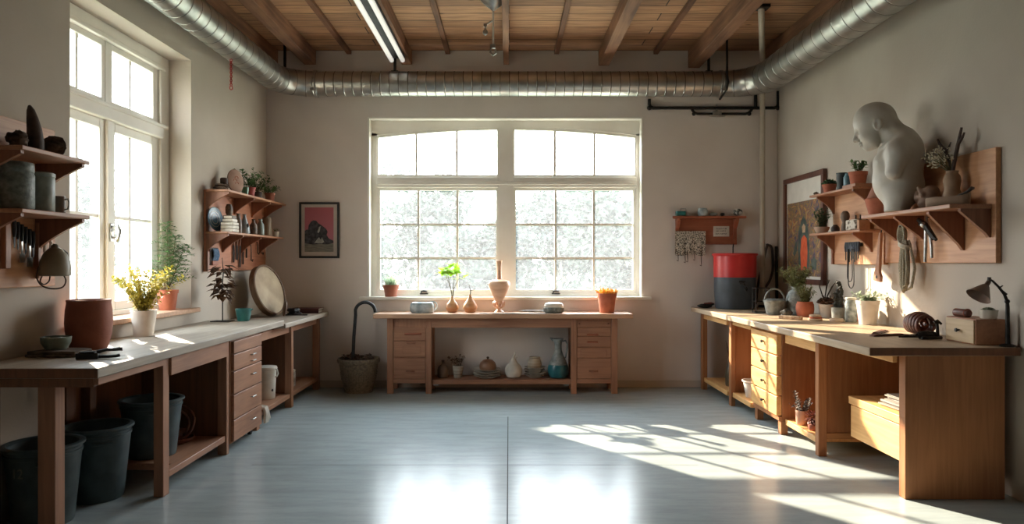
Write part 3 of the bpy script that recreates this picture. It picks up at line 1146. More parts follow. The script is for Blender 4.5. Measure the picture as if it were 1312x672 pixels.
def iron_pipe(name, ptsxy, r=.019, fit=True):
    pts = [P(*q) for q in ptsxy]
    sm = []
    for i, q in enumerate(pts):
        q = Vector(q)
        if 0 < i < len(pts) - 1:
            a, b = Vector(pts[i - 1]), Vector(pts[i + 1])
            e = .045
            sm += [q + (a - q).normalized() * e, q + ((a - q).normalized() + (b - q).normalized()) * e * .3, q + (b - q).normalized() * e]
        else:
            sm.append(q)
    mb = MB()
    mb.tube(sm, r, 10)
    o = W(mb, name, M_iron, t)
    if fit:
        for q in pts[1:-1]:
            mb = MB()
            mb.ell(q, (r * 1.5, r * 1.5, r * 1.5), 10, 7)
            W(mb, 'elbow_joint', M_iron, o)
    return o


iron_pipe('pipe', [(832, 127), (832, 138.5), (997, 138.5), (997, 117)])
iron_pipe('pipe', [(886, 138.5), (889, 146), (960, 146), (964, 138.5)], .016)
iron_pipe('pipe', [(968, 138.5), (968, 122)], .02, False)
mb = MB()
c = P(918, 146)
mb.box(c[0] - .05, c[0] + .05, c[1] - .035, c[1] + .035, c[2] - .03, c[2] + .03)
mb.tube([(c[0], c[1], c[2] + .02), (c[0], c[1], c[2] + .11)], .013, 8)
mb.tube([(c[0] - .09, c[1] - .04, c[2] - .03), (c[0] + .09, c[1] - .04, c[2] - .035)], .011, 8)
W(mb, 'valve', M_steel, t)

# pale vertical pipe
t = thing('standpipe', 'thin pale pipe dropping from the ceiling to behind the drum', 'pipe', (3.0, 8.33, .97))
mb = MB()
mb.tube([(2.985, 8.27, .967), (2.985, 8.27, 3.76), (2.975, 8.24, 3.82), (2.93, 8.12, 3.865), (2.50, 6.96, 4.0), (2.49, 6.93, ZC)], .031, 14)
W(mb, 'pipe', mat('pale_pipe', srgb(176, 164, 146), srgb(190, 178, 160), .5), t)
mb = MB()
mb.lathe([(.031, 0), (.05, .0), (.05, .02), (.031, .03)], c=(2.985, 8.27, .967), n=16)
W(mb, 'flange', M_iron, t)
mb = MB()
mb.box(2.42, 2.56, 6.87, 6.99, 4.0, ZC)
W(mb, 'ceiling_plate', M_iron, t)

# fluorescent ceiling light
t = thing('ceiling_light', 'twin-tube strip light mounted under a ceiling beam', 'light', (-1.27, 6.4, 3.86))
mb = MB()
mb.box(-1.36, -1.185, 4.4, 8.02, 3.825, 3.858)
W(mb, 'housing', M_black, t, bevel=.004)
M_tube = mat('light_tube', srgb(226, 224, 214), srgb(236, 234, 226), .25, scale=3)
pr = M_tube.node_tree.nodes['Principled BSDF']
pr.inputs['Emission Color'].default_value = (1, .97, .9, 1)
pr.inputs['Emission Strength'].default_value = .25
for x in (-1.335, -1.21):
    mb = MB()
    mb.tube([(x, 4.43, 3.80), (x, 8.0, 3.80)], .026, 14)
    W(mb, 'light_tube', M_tube, t)
    for y in (4.42, 8.005):
        mb = MB()
        mb.box(x - .022, x + .022, y - .014, y + .014, 3.785, 3.826)
        W(mb, 'tube_holder', M_steel, t)

# pendant rod
YP2 = 6.6
t = thing('pendant_fixture', 'steel domed ceiling pendant with thin rod and hooks', 'light', (px(632, YP2), YP2, ZC))
mb = MB()
mb.lathe([(0, 0), (.13, 0), (.135, -.02), (.12, -.07), (.07, -.12), (.03, -.15), (.012, -.17), (0, -.17)], n=28)
L(mb, 'canopy', M_steel, t)
mb = MB()
mb.tube([(0, 0, -.16), (0, 0, -.50)], .009, 8)
L(mb, 'rod', M_whitepot, t)
mb = MB()
mb.tube([(0, 0, -.49), (-.02, 0, -.52), (-.03, 0, -.56), (0, 0, -.585), (.025, 0, -.565), (.02, 0, -.53)], .010, 8)
mb.box(-.028, .02, -.015, .015, -.52, -.485)
L(mb, 'hook', M_steel, t)
mb = MB()
mb.tube([(0, 0, -.26), (-.04, 0, -.28), (-.07, 0, -.30), (-.075, 0, -.35)], .007, 8)
mb.ell((-.075, 0, -.37), (.025, .018, .03), 10, 8)
mb.box(-.09, -.06, -.01, .01, -.32, -.29)
L(mb, 'side_hook', M_steel, t)

# red bead chain under the duct
t = tag(None, None) if False else None
mb = MB()
for i in range(13):
    M = Matrix.Translation((0, 0, -.012 - i * .019)) @ Matrix.Rotation((i % 2) * PI / 2, 4, 'Z')
    pts = [(math.cos(a) * .010, 0, math.sin(a) * .014) for a in [2 * PI * k / 8 for k in range(9)]]
    mb.tube(pts, .0042, 5, M=M, cap=False)
mb.tube([(.014 * math.cos(a), 0, -.27 + .018 * math.sin(a)) for a in [2 * PI * k / 10 for k in range(11)]], .005, 6)
solo('hanging_chain', mb, mat('red_paint', srgb(130, 26, 26), srgb(160, 40, 36), .5), 'short red chain hanging below the duct beside the tall window', 'chain', (XDL, 6.6, ZD - .147))
# ------------------------------------------------------------------ helpers for shelves
def bracket_x(xw, sgn, y, ztop, depth, drop, thick=.024, curve=.0):
    """triangular bracket against a side wall: xw wall x, sgn +1 grows to +x"""
    pts = [(xw, ztop), (xw + sgn * depth, ztop), (xw + sgn * depth, ztop - .018)]
    k = 6
    for i in range(1, k):
        f = i / k
        q = 1 - f
        x = depth * q
        z = -.018 - (drop - .018) * f
        bow = curve * math.sin(PI * f)
        pts.append((xw + sgn * max(.012, x - bow), ztop + z + bow * .6))
    pts += [(xw + sgn * .012, ztop - drop), (xw, ztop - drop)]
    mb = MB()
    mb.prism(pts, 'y', y - thick / 2, y + thick / 2)
    return mb


M_jar = mat('green_grey_stoneware', srgb(84, 92, 88), srgb(128, 136, 128), .5, scale=30, bump=.35, detail=6)
M_jar2 = mat('grey_green_glaze', srgb(112, 120, 114), srgb(142, 150, 142), .4, scale=14, bump=.15)
M_darkbrown = mat('dark_brown_carving', srgb(48, 36, 30), srgb(78, 58, 48), .7, scale=16, bump=.4)
M_rock = mat('brown_rock', srgb(58, 46, 38), srgb(104, 86, 70), .85, scale=18, bump=.8, bscale=22)
M_olive = mat('olive_enamel', srgb(122, 112, 92), srgb(142, 132, 110), .45, scale=6)
M_teal = mat('teal_glaze', srgb(28, 88, 88), srgb(48, 116, 112), .35, scale=9)
M_bin = mat('dark_bin', srgb(48, 60, 62), srgb(74, 88, 90), .5, scale=10, bump=.1, lo=.3, hi=.75)

# ------------------------------------------------------------------ near left wall shelf
t = thing('wall_shelf', 'dark two-tier bracket shelf with tool board beside the tall window', 'shelf', (-2.87, 4.0, 1.8))
mb = MB()
mb.box(-2.895, -2.872, 3.25, 4.445, 1.35, 2.33)
W(mb, 'back_panel', M_pan, t, bevel=.003)
for zt in (2.12, 1.785):
    mb = MB()
    mb.box(-2.872, -2.57, 3.71, 4.307, zt - .024, zt)
    W(mb, 'shelf', M_shy, t, bevel=.004)
for zt in (2.096, 1.761):
    for y in (3.735, 4.27):
        W(bracket_x(-2.872, 1, y, zt, .285, .19, curve=.01), 'bracket', M_brk, t)

# things on its top tier
mb = MB()
pts = [(0, 0, 0), (.004, -.01, .07), (.006, -.022, .14), (.0, -.03, .20), (-.012, -.026, .245), (-.03, -.010, .275)]
mb.tube([(0, .02, .001)] + [(x, y + .02, z) for x, y, z in pts[1:]], [.042, .044, .038, .030, .021, .009], 12)
solo('horn_sculpture', mb, M_darkbrown, 'tall dark pointed horn sculpture standing on the top tier by the tall window', 'sculpture', (-2.72, 4.02, 2.1205))
mb = MB()
for i in range(5):
    mb.ell((RD.uniform(-.03, .03), RD.uniform(-.03, .03), .03 + .012 * i), (.038, .04, .03), 12, 8, .5, 2.5, i)
solo('driftwood_lump', mb, M_rock, 'small knobbly brown lump just left of the dark horn sculpture', 'driftwood', (-2.735, 3.90, 2.1245))
mb = MB()
mb.ell((0, 0, .042), (.022, .025, .042), 12, 8, .35, 3, 5)
mb.ell((.01, .02, .08), (.014, .016, .018), 10, 7, .3, 3, 6)
solo('seed_pod', mb, M_darkbrown, 'little dark seed pod between the horn and the striped brown shell', 'seed pod', (-2.80, 4.13, 2.1265))
mb = MB()
for i in range(7):
    a = -.9 + i * .3
    M = Matrix.Translation((0, 0, .055)) @ Matrix.Rotation(a, 4, 'X')
    mb.ell((0, 0, .008), (.07 - .004 * abs(i - 3), .018, .06), 14, 9, .16, 3, i, M=M)
mb.ell((0, 0, .05), (.05, .058, .049), 16, 10, .2, 3, 3)
solo('shell_lump', mb, M_rock, 'dark ridged shell-like lump at the window end of the top tier', 'shell', (-2.70, 4.175, 2.126))

# jars on its lower tier
for nm, lb, y, prof, m in (
    ('stoneware_jar', 'largest dark grey-green stoneware jar on the lower tier by the window', 3.87, [(0, 0), (.085, 0), (.092, .015), (.092, .19), (.086, .205), (.090, .212), (.090, .245), (.082, .262), (.05, .268), (0, .268)], M_jar),
    ('stoneware_jar', 'smaller pale grey jar with flat rim beside the largest jar on that tier', 4.085, [(0, 0), (.064, 0), (.07, .01), (.07, .195), (.066, .205), (.071, .21), (.071, .228), (.06, .235), (0, .235)], M_jar2)):
    tt = thing(nm, lb, 'jar', (-2.72, y, 1.786))
    body = [q for q in prof if q[1] < .206] + [(prof[4][0] * .98, prof[4][1]), (0, prof[4][1])]
    mb = MB()
    mb.lathe(body, n=36)
    L(mb, 'body', m, tt)
    mb = MB()
    z0 = prof[4][1]
    mb.lathe([(0, z0)] + [(r, z) for r, z in prof if z >= z0 and r > 0] + [(0, prof[-1][1])], n=36)
    L(mb, 'lid', m, tt)
tt = thing('mug', 'little brown mug tucked behind the smaller grey jar by the window', 'mug', (-2.715, 4.245, 1.786))
mb = MB()
mb.lathe([(0, 0), (.03, 0), (.033, .02), (.033, .11), (.029, .112), (.027, .105), (.027, .02), (0, .018)], n=24)
L(mb, 'body', mat('brown_glaze', srgb(92, 78, 66), srgb(124, 106, 90), .4), tt)
mb = MB()
mb.tube([(.03, .0, .09), (.05, 0, .095), (.06, 0, .07), (.05, 0, .035), (.03, 0, .03)], .005, 8)
L(mb, 'handle', M_stone, tt)

# tools hanging on its board
XP = -2.868
mb = MB()
mb.box(0, .03, -.022, .022, 0, .29)
solo('hanging_batten', mb, M_shz, 'reddish upright wooden batten hanging on the tool board at the picture edge', 'batten', (XP, 3.985, 1.462), bevel=.004)
for i, (y, kind) in enumerate(((4.055, 'k'), (4.085, 'k'), (4.118, 's'), (4.150, 'k'), (4.185, 's'), (4.215, 'k'))):
    lab = ['first black-handled knife hanging beside the upright batten', 'second black-handled knife hanging from the batten side',
           'steel spatula with long neck hanging nearer the upright batten', 'black-handled knife hanging between the two steel spatulas',
           'steel spatula with square blade hanging nearer the window', 'last black-handled knife on the board, beside the wooden stick'][i]
    tt = thing('hanging_spatula' if kind == 's' else 'hanging_knife', lab, 'spatula' if kind == 's' else 'knife', (XP + .014, y, 1.745 - .012 * i), group='tools hanging under the near left shelf')
    mb = MB()
    mb.tube([(0, 0, 0), (0, 0, -.02), (0, 0, -.06), (0, 0, -.10)], [.009, .012, .011, .008], 10)
    L(mb, 'handle', M_black, tt)
    mb = MB()
    if kind == 's':
        mb.box(-.002, .002, -.006, .006, -.175, -.10)
        mb.box(-.003, .003, -.021, .021, -.225, -.17)
    else:
        mb.prism([(-.008, -.10), (.008, -.10), (.006, -.15), (-.004, -.165)], 'x', -.0015, .0015)
    L(mb, 'blade', M_steel if kind == 's' else M_iron, tt)
tt = thing('hanging_stick', 'thin upright wooden stick between the knives and the bell-shaped vessel', 'stick', (XP, 4.262, 1.40))
mb = MB()
mb.box(0, .022, -.012, .012, 0, .34)
L(mb, 'stick', M_shz, tt, bevel=.003)
mb = MB()
mb.tube([(.022, 0, .30), (.04, 0, .31), (.045, 0, .29)], .004, 6)
L(mb, 'peg', M_iron, tt)
tt = thing('hanging_pliers', 'shiny pliers hanging behind the olive bell-shaped vessel', 'pliers', (XP + .012, 4.345, 1.72))
mb = MB()
mb.tube([(0, -.004, 0), (0, -.012, -.05), (.004, -.03, -.10), (.002, -.026, -.16)], [.006, .011, .009, .008], 8)
mb.tube([(0, .004, 0), (0, .012, -.05), (.004, .03, -.10), (.002, .026, -.16)], [.006, .011, .009, .008], 8)
mb.ell((0, 0, -.045), (.012, .017, .017), 10, 7)
L(mb, 'jaws', M_steel, tt)
tt = thing('hanging_vessel', 'olive-grey bell-shaped vessel hung from the tool board with a looped cord', 'vessel', (-2.752, 4.26, 1.415))
mb = MB()
mb.lathe([(.078, 0), (.084, .004), (.086, .04), (.080, .09), (.062, .135), (.036, .165), (.022, .172), (.020, .185), (.010, .195), (0, .196)], n=36)
mb.lathe([(0, .15), (.05, .13), (.074, .08), (.078, .0)], n=36)
L(mb, 'body', M_olive, tt)
mb = MB()
mb.tube([(.02, .035, .16), (.035, .06, .14), (.03, .075, .10)], .006, 6)
L(mb, 'handle', M_black, tt)
mb = MB()
mb.cord([(-.05, -.07, .06), (-.055, -.085, 0), (-.04, -.07, -.05), (-.01, -.03, -.075), (.03, .02, -.07), (.04, .04, -.03), (.03, .03, .01)], .0045, 6)
mb.cord([(-.04, -.05, .01), (-.05, -.06, -.03), (-.04, -.04, -.05), (-.03, -.01, -.03), (-.03, .0, .01)], .004, 6)
L(mb, 'cord', mat('cord_brown', srgb(52, 38, 30), srgb(76, 56, 44), .8), tt)

# ------------------------------------------------------------------ on the left workbench
ZL = .941
mb = MB()
mb.prism([(-.16, -.10), (-.02, -.115), (.14, -.10), (.155, .05), (.10, .10), (-.12, .11), (-.165, .04)], 'z', 0, .016)
mb.prism([(-.15, -.095), (0, -.11), (.13, -.095), (.148, .05), (.09, .095), (-.11, .10)], 'z', .016, .034)
solo('slate_slab', mb, M_rock, 'rough-edged dark stone slab under the small celadon bowl', 'slab', (-2.675, 4.21, ZL), bevel=.004)
mb = MB()
mb.lathe([(0, 0), (.055, 0), (.06, .006), (.078, .04), (.082, .075), (.077, .077), (.072, .045), (.05, .014), (0, .012)], n=32)
solo('bowl', mb, mat('celadon', srgb(88, 100, 88), srgb(128, 138, 122), .35, scale=9), 'small celadon-green bowl resting on the rough stone slab', 'bowl', (-2.72, 4.22, ZL + .0345))
mb = MB()
mb.lathe([(0, 0), (.10, 0), (.108, .008), (.130, .09), (.137, .17), (.133, .25), (.126, .295), (.129, .315), (.123, .318), (.115, .312), (.112, .29), (.122, .2), (.115, .09), (.09, .02), (0, .016)], n=44)
solo('terracotta_jar', mb, M_terrad, 'big plain terracotta jar standing open on the window-side workbench', 'jar', (-2.708, 4.53, ZL))
tt = thing('staple_gun', 'black hand tool with a curved lever lying near the bench corner', 'tool', (-2.375, 4.07, ZL), rz=.25)
mb = MB()
mb.box(-.115, .0, -.026, .026, .0, .034)
mb.box(-.10, -.02, -.02, .02, .034, .042)
L(mb, 'body', M_black, tt, bevel=.006)
mb = MB()
mb.tube([(-.01, 0, .036), (.04, 0, .05), (.085, .01, .048), (.118, .015, .052)], [.011, .009, .010, .013], 8)
L(mb, 'lever', M_black, tt)
mb = MB()
mb.tube([(0, 0, .011), (.05, -.01, .011), (.09, -.005, .012), (.11, 0, .016)], .009, 8)
L(mb, 'grip', M_iron, tt)

tt = thing('potted_plant', 'bushy yellow-green plant in a white pot on the window-side workbench', 'plant', (-2.755, 5.30, ZL))
mb = MB()
mb.lathe(pot_profile(.066, .092, .195, 0, wall=.007), n=36)
L(mb, 'pot', M_whitepot, tt)
mb = MB()
mb.disc((0, 0, .178), .082, amp=.012)
L(mb, 'soil', M_soil, tt)
ms, ml = MB(), MB()
rd = random.Random(3)
sprays(ms, ml, 42, .40, .25, 42, .046, .022, rd, base=(0, 0, .178), r0=.04, tf=.08, sr=.002, power=1.3, flat=.3)
L(ms, 'stem', M_stem, tt)
L(ml, 'foliage', LF_yellow, tt, flat=True)

tt = thing('potted_plant', 'tall feathery green plant in a terracotta pot on the tall window sill', 'plant', (-2.985, 6.14, 1.0805))
mb = MB()
mb.lathe(pot_profile(.065, .086, .175, .006, .03), n=36)
L(mb, 'pot', M_terra, tt)
mb = MB()
mb.disc((0, 0, .155), .075, amp=.01)
L(mb, 'soil', M_soil, tt)
ms, ml = MB(), MB()
rd = random.Random(5)
for i, (ax, ay) in enumerate(((0, 0), (.10, -.05), (.13, .06))):
    h = (.62, .5, .42)[i]
    pts = [Vector((ax * f, ay * f, .155 + h * f)) for f in (0, .25, .5, .75, 1)]
    ms.tube(pts, [.005, .004, .0035, .003, .001], 6)
    for j in range(40):
        f = .12 + .88 * j / 40
        p = Vector((ax * f, ay * f, .155 + h * f))
        a = j * 2.4 + i
        Lb = (.15 * (1 - f) + .07) * rd.uniform(.75, 1.15)
        d = Vector((math.cos(a), math.sin(a), .55)).normalized()
        q = [p + d * Lb * g + Vector((0, 0, -.05 * g * g)) for g in (0, .33, .66, 1)]
        ms.tube(q, [.0018, .0014, .001, .0006], 4)
        for g in range(13):
            ff = (g + .5) / 13
            k = min(2, int(ff * 3))
            P_ = q[k].lerp(q[k + 1], ff * 3 - k)
            sd = Vector((-d.y, d.x, rd.uniform(-.2, .5)))
            ml.leaf(P_, d * .7 + sd * (1 if g % 2 else -1), rd.uniform(.034, .05), .016)
L(ms, 'stem', M_stem, tt)
L(ml, 'foliage', LF_deep if False else LF_green, tt, flat=True)

tt = thing('dried_plant_stand', 'brown dried leaves on a thin iron stand beside the teal cup', 'dried plant', (-2.69, 6.60, ZL))
mb = MB()
mb.box(-.09, .09, -.07, .07, 0, .008)
L(mb, 'base', M_iron, tt, bevel=.003)
mb = MB()
mb.tube([(0, 0, .006), (0, 0, .2), (-.004, 0, .33), (.006, .004, .46), (-.004, 0, .60)], [.006, .006, .006, .005, .003], 8)
L(mb, 'rod', M_iron, tt)
ml = MB()
rd = random.Random(8)
for i in range(70):
    z = rd.uniform(.24, .53)
    a = rd.uniform(0, 6.28)
    d = Vector((math.cos(a), math.sin(a), rd.uniform(-.7, .4)))
    r_ = rd.uniform(.0, .05)
    ml.leaf((math.cos(a) * r_, math.sin(a) * r_, z), d, rd.uniform(.075, .12), rd.uniform(.05, .075), fold=.5, bend=.35)
L(ml, 'foliage', LF_dead, tt, flat=True)
tt2 = MB()
mb = MB()
mb.lathe([(0, 0), (.05, 0), (.054, .006), (.066, .06), (.074, .115), (.070, .117), (.062, .06), (.048, .012), (0, .012)], n=32)
mb.tube([(.07, .0, .10), (.085, 0, .112), (.09, 0, .108)], .006, 6)
solo('cup', mb, M_teal, 'teal glazed cup on the corner workbench beside the dried leaf stand', 'cup', (-2.52, 6.67, ZL))

# round frame drum leaning in the corner
ZF = .907
nd = Vector((.93, -.20, .30)).normalized()
q = nd.to_track_quat('Z', 'Y').to_matrix().to_4x4()
R0 = .285
cz = ZF + R0 * math.sqrt(1 - nd.z ** 2) + .028 * nd.z + .004
tt = thing('frame_drum', 'large round wooden frame drum leaning against the wall in the corner', 'drum', (-2.625, 7.66, cz))
mb = MB()
mb.lathe([(R0 - .016, -.035), (R0, -.035), (R0, .028), (R0 - .012, .034), (R0 - .022, .028), (R0 - .022, -.03)], n=56, M=q)
L(mb, 'rim', wood('drum_rim', srgb(84, 62, 44), srgb(124, 96, 70), 'z'), tt)
mb = MB()
mb.lathe([(0, .012), (.12, .016), (R0 - .02, .02), (R0 - .02, .008), (0, .004)], n=56, M=q)
L(mb, 'drumhead', mat('hide', srgb(150, 130, 104), srgb(182, 162, 132), .7, scale=5), tt)
mb = MB()
M = Matrix.Translation((-2.43, 7.62, ZF + .088)) @ Matrix.Rotation(.5, 4, 'Z') @ Matrix.Rotation(.16, 4, 'Y')
mb.ell((0, 0, 0), (.022, .055, .085), 16, 10, M=M)
mb2 = MB()
mb2.v = [v - Vector((-2.43, 7.62, ZF)) for v in mb.v]
mb2.f, mb2.m = mb.f, mb.m
solo('wood_paddle', mb2, wood('dark_oval', srgb(70, 48, 34), srgb(104, 76, 54), 'z'), 'small dark oval wooden paddle standing in front of the frame drum', 'paddle', (-2.43, 7.62, ZF))
mb = MB()
rd = random.Random(2)
for j in range(5):
    pts = []
    for i in range(15):
        a = i * .55 + j
        pts.append((.055 * math.cos(a) + rd.uniform(-.02, .02), .05 * math.sin(a) + rd.uniform(-.02, .02), .014 + .012 * j + rd.uniform(0, .012)))
    mb.tube(pts, .008, 6)
mb.box(-.10, .16, -.055, -.035, .0, .012)
solo('strap_coil', mb, M_black, 'tangled black strap coil lying below the frame drum', 'strap', (-2.395, 7.84, ZF), bevel=.0)
for k, (lb, x, y, h, z, rz, c) in enumerate((('dark red book lying flat on the corner workbench, underneath the thinner one', -2.37, 8.20, .034, 0, .03, (66, 30, 30)),
                                          ('thin dark red book lying on top of another red book in the corner', -2.36, 8.205, .022, .0345, -.04, (78, 38, 36)))):
    tt = thing('book', lb, 'book', (x, y, ZF + z), rz=rz)
    mb = MB()
    mb.box(-.17, .17, -.10, .10, 0, .004)
    mb.box(-.17, .17, -.10, .10, h - .004, h)
    mb.box(-.17, .17, -.10, -.095, .004, h - .004)
    L(mb, 'cover', mat('red_cloth_%s' % 'ab'[k], srgb(*c), None, .7), tt)
    mb = MB()
    mb.box(-.163, .163, -.094, .095, .004, h - .004)
    L(mb, 'pages', M_cream, tt)

# ------------------------------------------------------------------ under the left workbenches
def bin_(label, x, y, z, h, rt, rb, hang=-.9):
    t = thing('storage_bin', label, 'bin', (x, y, z), group=None)
    mb = MB()
    mb.lathe([(0, 0), (rb, 0), (rb + .004, .01), (rb + (rt - rb) * .86, h * .86), (rt - .002, h * .865), (rt, h * .90), (rt - .008, h * .905), (rt - .006, h * .95)], n=44)
    mb.lathe([(rt - .02, h * .97), (rb + (rt - rb) * .5 - .012, h * .5), (rb - .012, .012), (0, .012)], n=44)
    L(mb, 'body', M_bin, t)
    mb = MB()
    mb.lathe([(rt - .02, h * .955), (rt + .004, h * .95), (rt + .012, h * .965), (rt + .012, h * .99), (rt + .004, h), (rt - .014, h), (rt - .022, h * .985), (rt - .02, h * .955)], n=44)
    L(mb, 'rim', M_bin, t)
    mb = MB()
    r2 = rt - .003
    pts = [((r2 + .004) * math.cos(hang + a), (r2 + .004) * math.sin(hang + a), h * .815) for a in (-.28, -.24, 0, .24, .28)]
    mb.tube(pts, .009, 8)
    L(mb, 'grip', M_bin, t)
    return t


b1 = bin_('dark bin marked with a faint number behind the nearest bench leg', -2.685, 4.055, 0, .46, .198, .150)
bin_('dark green-grey bin standing on the floor, middle of the three bins', -2.625, 4.48, 0, .462, .198, .148)
bin_('dark lidless bin standing up on the lower shelf behind the bench leg', -2.505, 4.925, .151, .395, .20, .155)
fc = bpy.data.curves.new('number_marking', 'FONT')
fc.body = '12'
fc.size = .075
fc.extrude = .001
fc.align_x = 'CENTER'
fo = bpy.data.objects.new('number_marking', fc)
COL.objects.link(fo)
bpy.context.view_layer.update()
me_ = bpy.data.meshes.new_from_object(fo.evaluated_get(bpy.context.evaluated_depsgraph_get()))
me_.materials.clear()
me_.materials.append(mat('faded_number', srgb(104, 104, 96), srgb(120, 120, 112), .8))
bpy.data.objects.remove(fo)
fo = bpy.data.objects.new('number_marking', me_)
COL.objects.link(fo)
fo.parent = b1
an = math.radians(-97)
fo.location = (.189 * math.cos(an), .189 * math.sin(an), .305)
fo.rotation_euler = (PI / 2, 0, an + PI / 2)

tt = thing('hoop_basket', 'coiled bentwood hoop basket on the lower shelf beside the drawer cabinet', 'basket', (-2.50, 5.27, .151))
mb = MB()
mb.lathe([(0, 0), (.10, 0), (.12, .01), (.135, .035), (.125, .037), (.11, .02), (0, .014)], n=30)
L(mb, 'tray', M_leather, tt)
mb = MB()
for r_, zc, tilt, rz_ in ((.13, .13, .35, .2), (.10, .12, .2, .9), (.085, .11, -.3, 1.8)):
    M = Matrix.Translation((0, .0, zc + .012)) @ Matrix.Rotation(rz_, 4, 'Z') @ Matrix.Rotation(PI / 2 - tilt, 4, 'X')
    mb.tube([(r_ * math.cos(a), r_ * math.sin(a), 0) for a in [2 * PI * i / 28 for i in range(29)]], .010, 8, M=M, cap=False)
mb.ell((0, 0, .06), (.075, .07, .045), 14, 9, .3, 3, 2)
L(mb, 'hoop', M_leather, tt)

tt = thing('bucket', 'cream enamel bucket with a lid and side handle in the corner bench bay', 'bucket', (-2.42, 6.98, .1435))
mb = MB()
mb.lathe([(0, 0), (.088, 0), (.093, .008), (.105, .28), (.103, .285), (0, .285)], n=36)
L(mb, 'body', M_cream, tt)
mb = MB()
mb.lathe([(0, .286), (.112, .286), (.115, .30), (.108, .318), (.04, .326), (0, .326)], n=36)
L(mb, 'lid', M_cream, tt)
mb = MB()
mb.tube([(.10, -.02, .30), (.125, -.025, .29), (.132, -.02, .25), (.118, -.015, .22), (.10, -.01, .215)], .008, 8)
L(mb, 'handle', M_cream, tt)
mb = MB()
mb.ell((.086, -.045, .09), (.008, .018, .014), 8, 6)
L(mb, 'spot', M_iron, tt)
mb = MB()
mb.lathe([(0, 0), (.10, 0), (.15, .05), (.155, .18), (.13, .32), (.07, .40), (.05, .42), (.075, .46), (0, .45)], n=28, wob=.12)
solo('cloth_sack', mb, mat('dark_sack', srgb(58, 48, 42), srgb(86, 74, 64), .9, scale=12, bump=.3), 'dark tied cloth sack slumped behind the cream bucket', 'sack', (-2.68, 6.62, .1435))
tt = thing('crock', 'small mottled crock with a lid in the far bay below the frame drum', 'crock', (-2.39, 7.66, .1435))
mb = MB()
mb.lathe([(0, 0), (.055, 0), (.06, .01), (.062, .15), (.056, .165), (0, .165)], n=28)
L(mb, 'body', mat('mottled', srgb(116, 106, 92), srgb(190, 180, 164), .45, scale=20), tt)
mb = MB()
mb.lathe([(0, .166), (.06, .166), (.062, .178), (.03, .19), (.012, .195), (0, .205)], n=28)
L(mb, 'lid', M_cream, tt)
mb = MB()
for i in range(4):
    dx = .012 * i
    mb.tube([(-.05, .02 * i, .008), (.03, .02 * i - .03, .010), (.074, .02 * i - .03, .004), (.084, .02 * i - .03, -.03), (.084 + .004 * i, .02 * i - .032, -.09), (.080, .02 * i - .03, -.13)], [.012, .016, .016, .015, .018, .012], 8)
solo('hanging_rag', mb, M_cream, 'crumpled off-white rag hanging over the low shelf edge beside the drawer cabinet', 'rag', (-2.300, 6.42, .164))
# ------------------------------------------------------------------ far left wall shelf
t = thing('wall_shelf', 'two-tier bracket shelf of pottery above the frame drum in the corner', 'shelf', (-2.88, 7.5, 1.8))
mb = MB()
mb.box(-2.895, -2.875, 6.66, 8.30, 1.41, 2.188)
W(mb, 'back_panel', wood('shelf_back', srgb(150, 92, 64), srgb(182, 120, 88), 'y'), t, bevel=.003)
for zt, ye in ((2.19, 8.37), (1.79, 8.28)):
    mb = MB()
    mb.box(-2.875, -2.655, 6.646, ye, zt - .022, zt)
    W(mb, 'shelf', M_shy, t, bevel=.004)
for zt, ys in ((2.167, (6.675, 7.35, 7.85, 8.25)), (1.767, (6.675, 7.05, 7.55, 8.1))):
    for y in ys:
        W(bracket_x(-2.875, 1, y, zt, .21, .17, curve=.012), 'bracket', M_brk, t)
mb = MB()
mb.box(-2.875, -2.855, 6.66, 6.70, 1.41, 1.60)
W(mb, 'side_strip', M_brk, t)

ZT, ZM = 2.191, 1.791
M_mottle = mat('mottled_brown', srgb(60, 48, 40), srgb(120, 98, 80), .5, scale=28, bump=.2)
M_blueg = mat('blue_grey_glaze', srgb(128, 138, 142), srgb(168, 176, 178), .35, scale=8)
mb = MB()
for i in range(4):
    mb.ell((RD.uniform(-.015, .015), -.05 + .03 * i, .016 + .013 * (i % 2)), (.045, .04, .015), 14, 8, .25, 3, i)
    mb.ell((RD.uniform(-.02, .02), -.03 + .025 * i, .046), (.04, .034, .013), 14, 8, .25, 3, i + 9)
solo('stone_pile', mb, M_rock, 'low pile of flat dark stones at the window end of the top corner tier', 'stones', (-2.77, 6.77, ZT + .004))
mb = MB()
mb.lathe([(0, 0), (.034, 0), (.037, .01), (.037, .13), (.03, .14), (0, .14)], n=24)
solo('dark_jar', mb, M_darkbrown, 'short dark round jar half hidden behind the oval clay plaque', 'jar', (-2.81, 6.93, ZT))
q = Vector((.83, -.45, .12)).normalized().to_track_quat('Z', 'Y').to_matrix().to_4x4()
tt = thing('clay_plaque', 'oval pinkish clay plaque standing on edge on the top corner tier', 'plaque', (-2.75, 7.06, ZT + .122))
mb = MB()
mb.lathe([(0, -.015), (.088, -.015), (.096, -.004), (.096, .008), (.086, .012), (0, .012)], n=40, M=q, sy=1.25)
L(mb, 'disc', mat('pink_clay', srgb(146, 112, 94), srgb(172, 138, 118), .8, scale=9), tt)
mb = MB()
for i in range(3):
    mb.tube([(.02 * math.cos(a) + (.01 - .02 * (i == 1)), .02 * math.sin(a) + .03 * (i - 1), .012) for a in [PI * k / 8 for k in range(9)]], .003, 5, M=q)
L(mb, 'relief', M_terra, tt)
tt = thing('potted_plant', 'leafy green plant in a red pot on the top corner tier', 'plant', (-2.745, 7.45, ZT))
mb = MB()
mb.lathe(pot_profile(.042, .056, .10, .004, .02), n=30)
L(mb, 'pot', mat('red_pot', srgb(140, 52, 46), srgb(166, 68, 58), .6), tt)
mb = MB(); mb.disc((0, 0, .088), .048, amp=.008); L(mb, 'soil', M_soil, tt)
ms, ml = MB(), MB()
rd = random.Random(21)
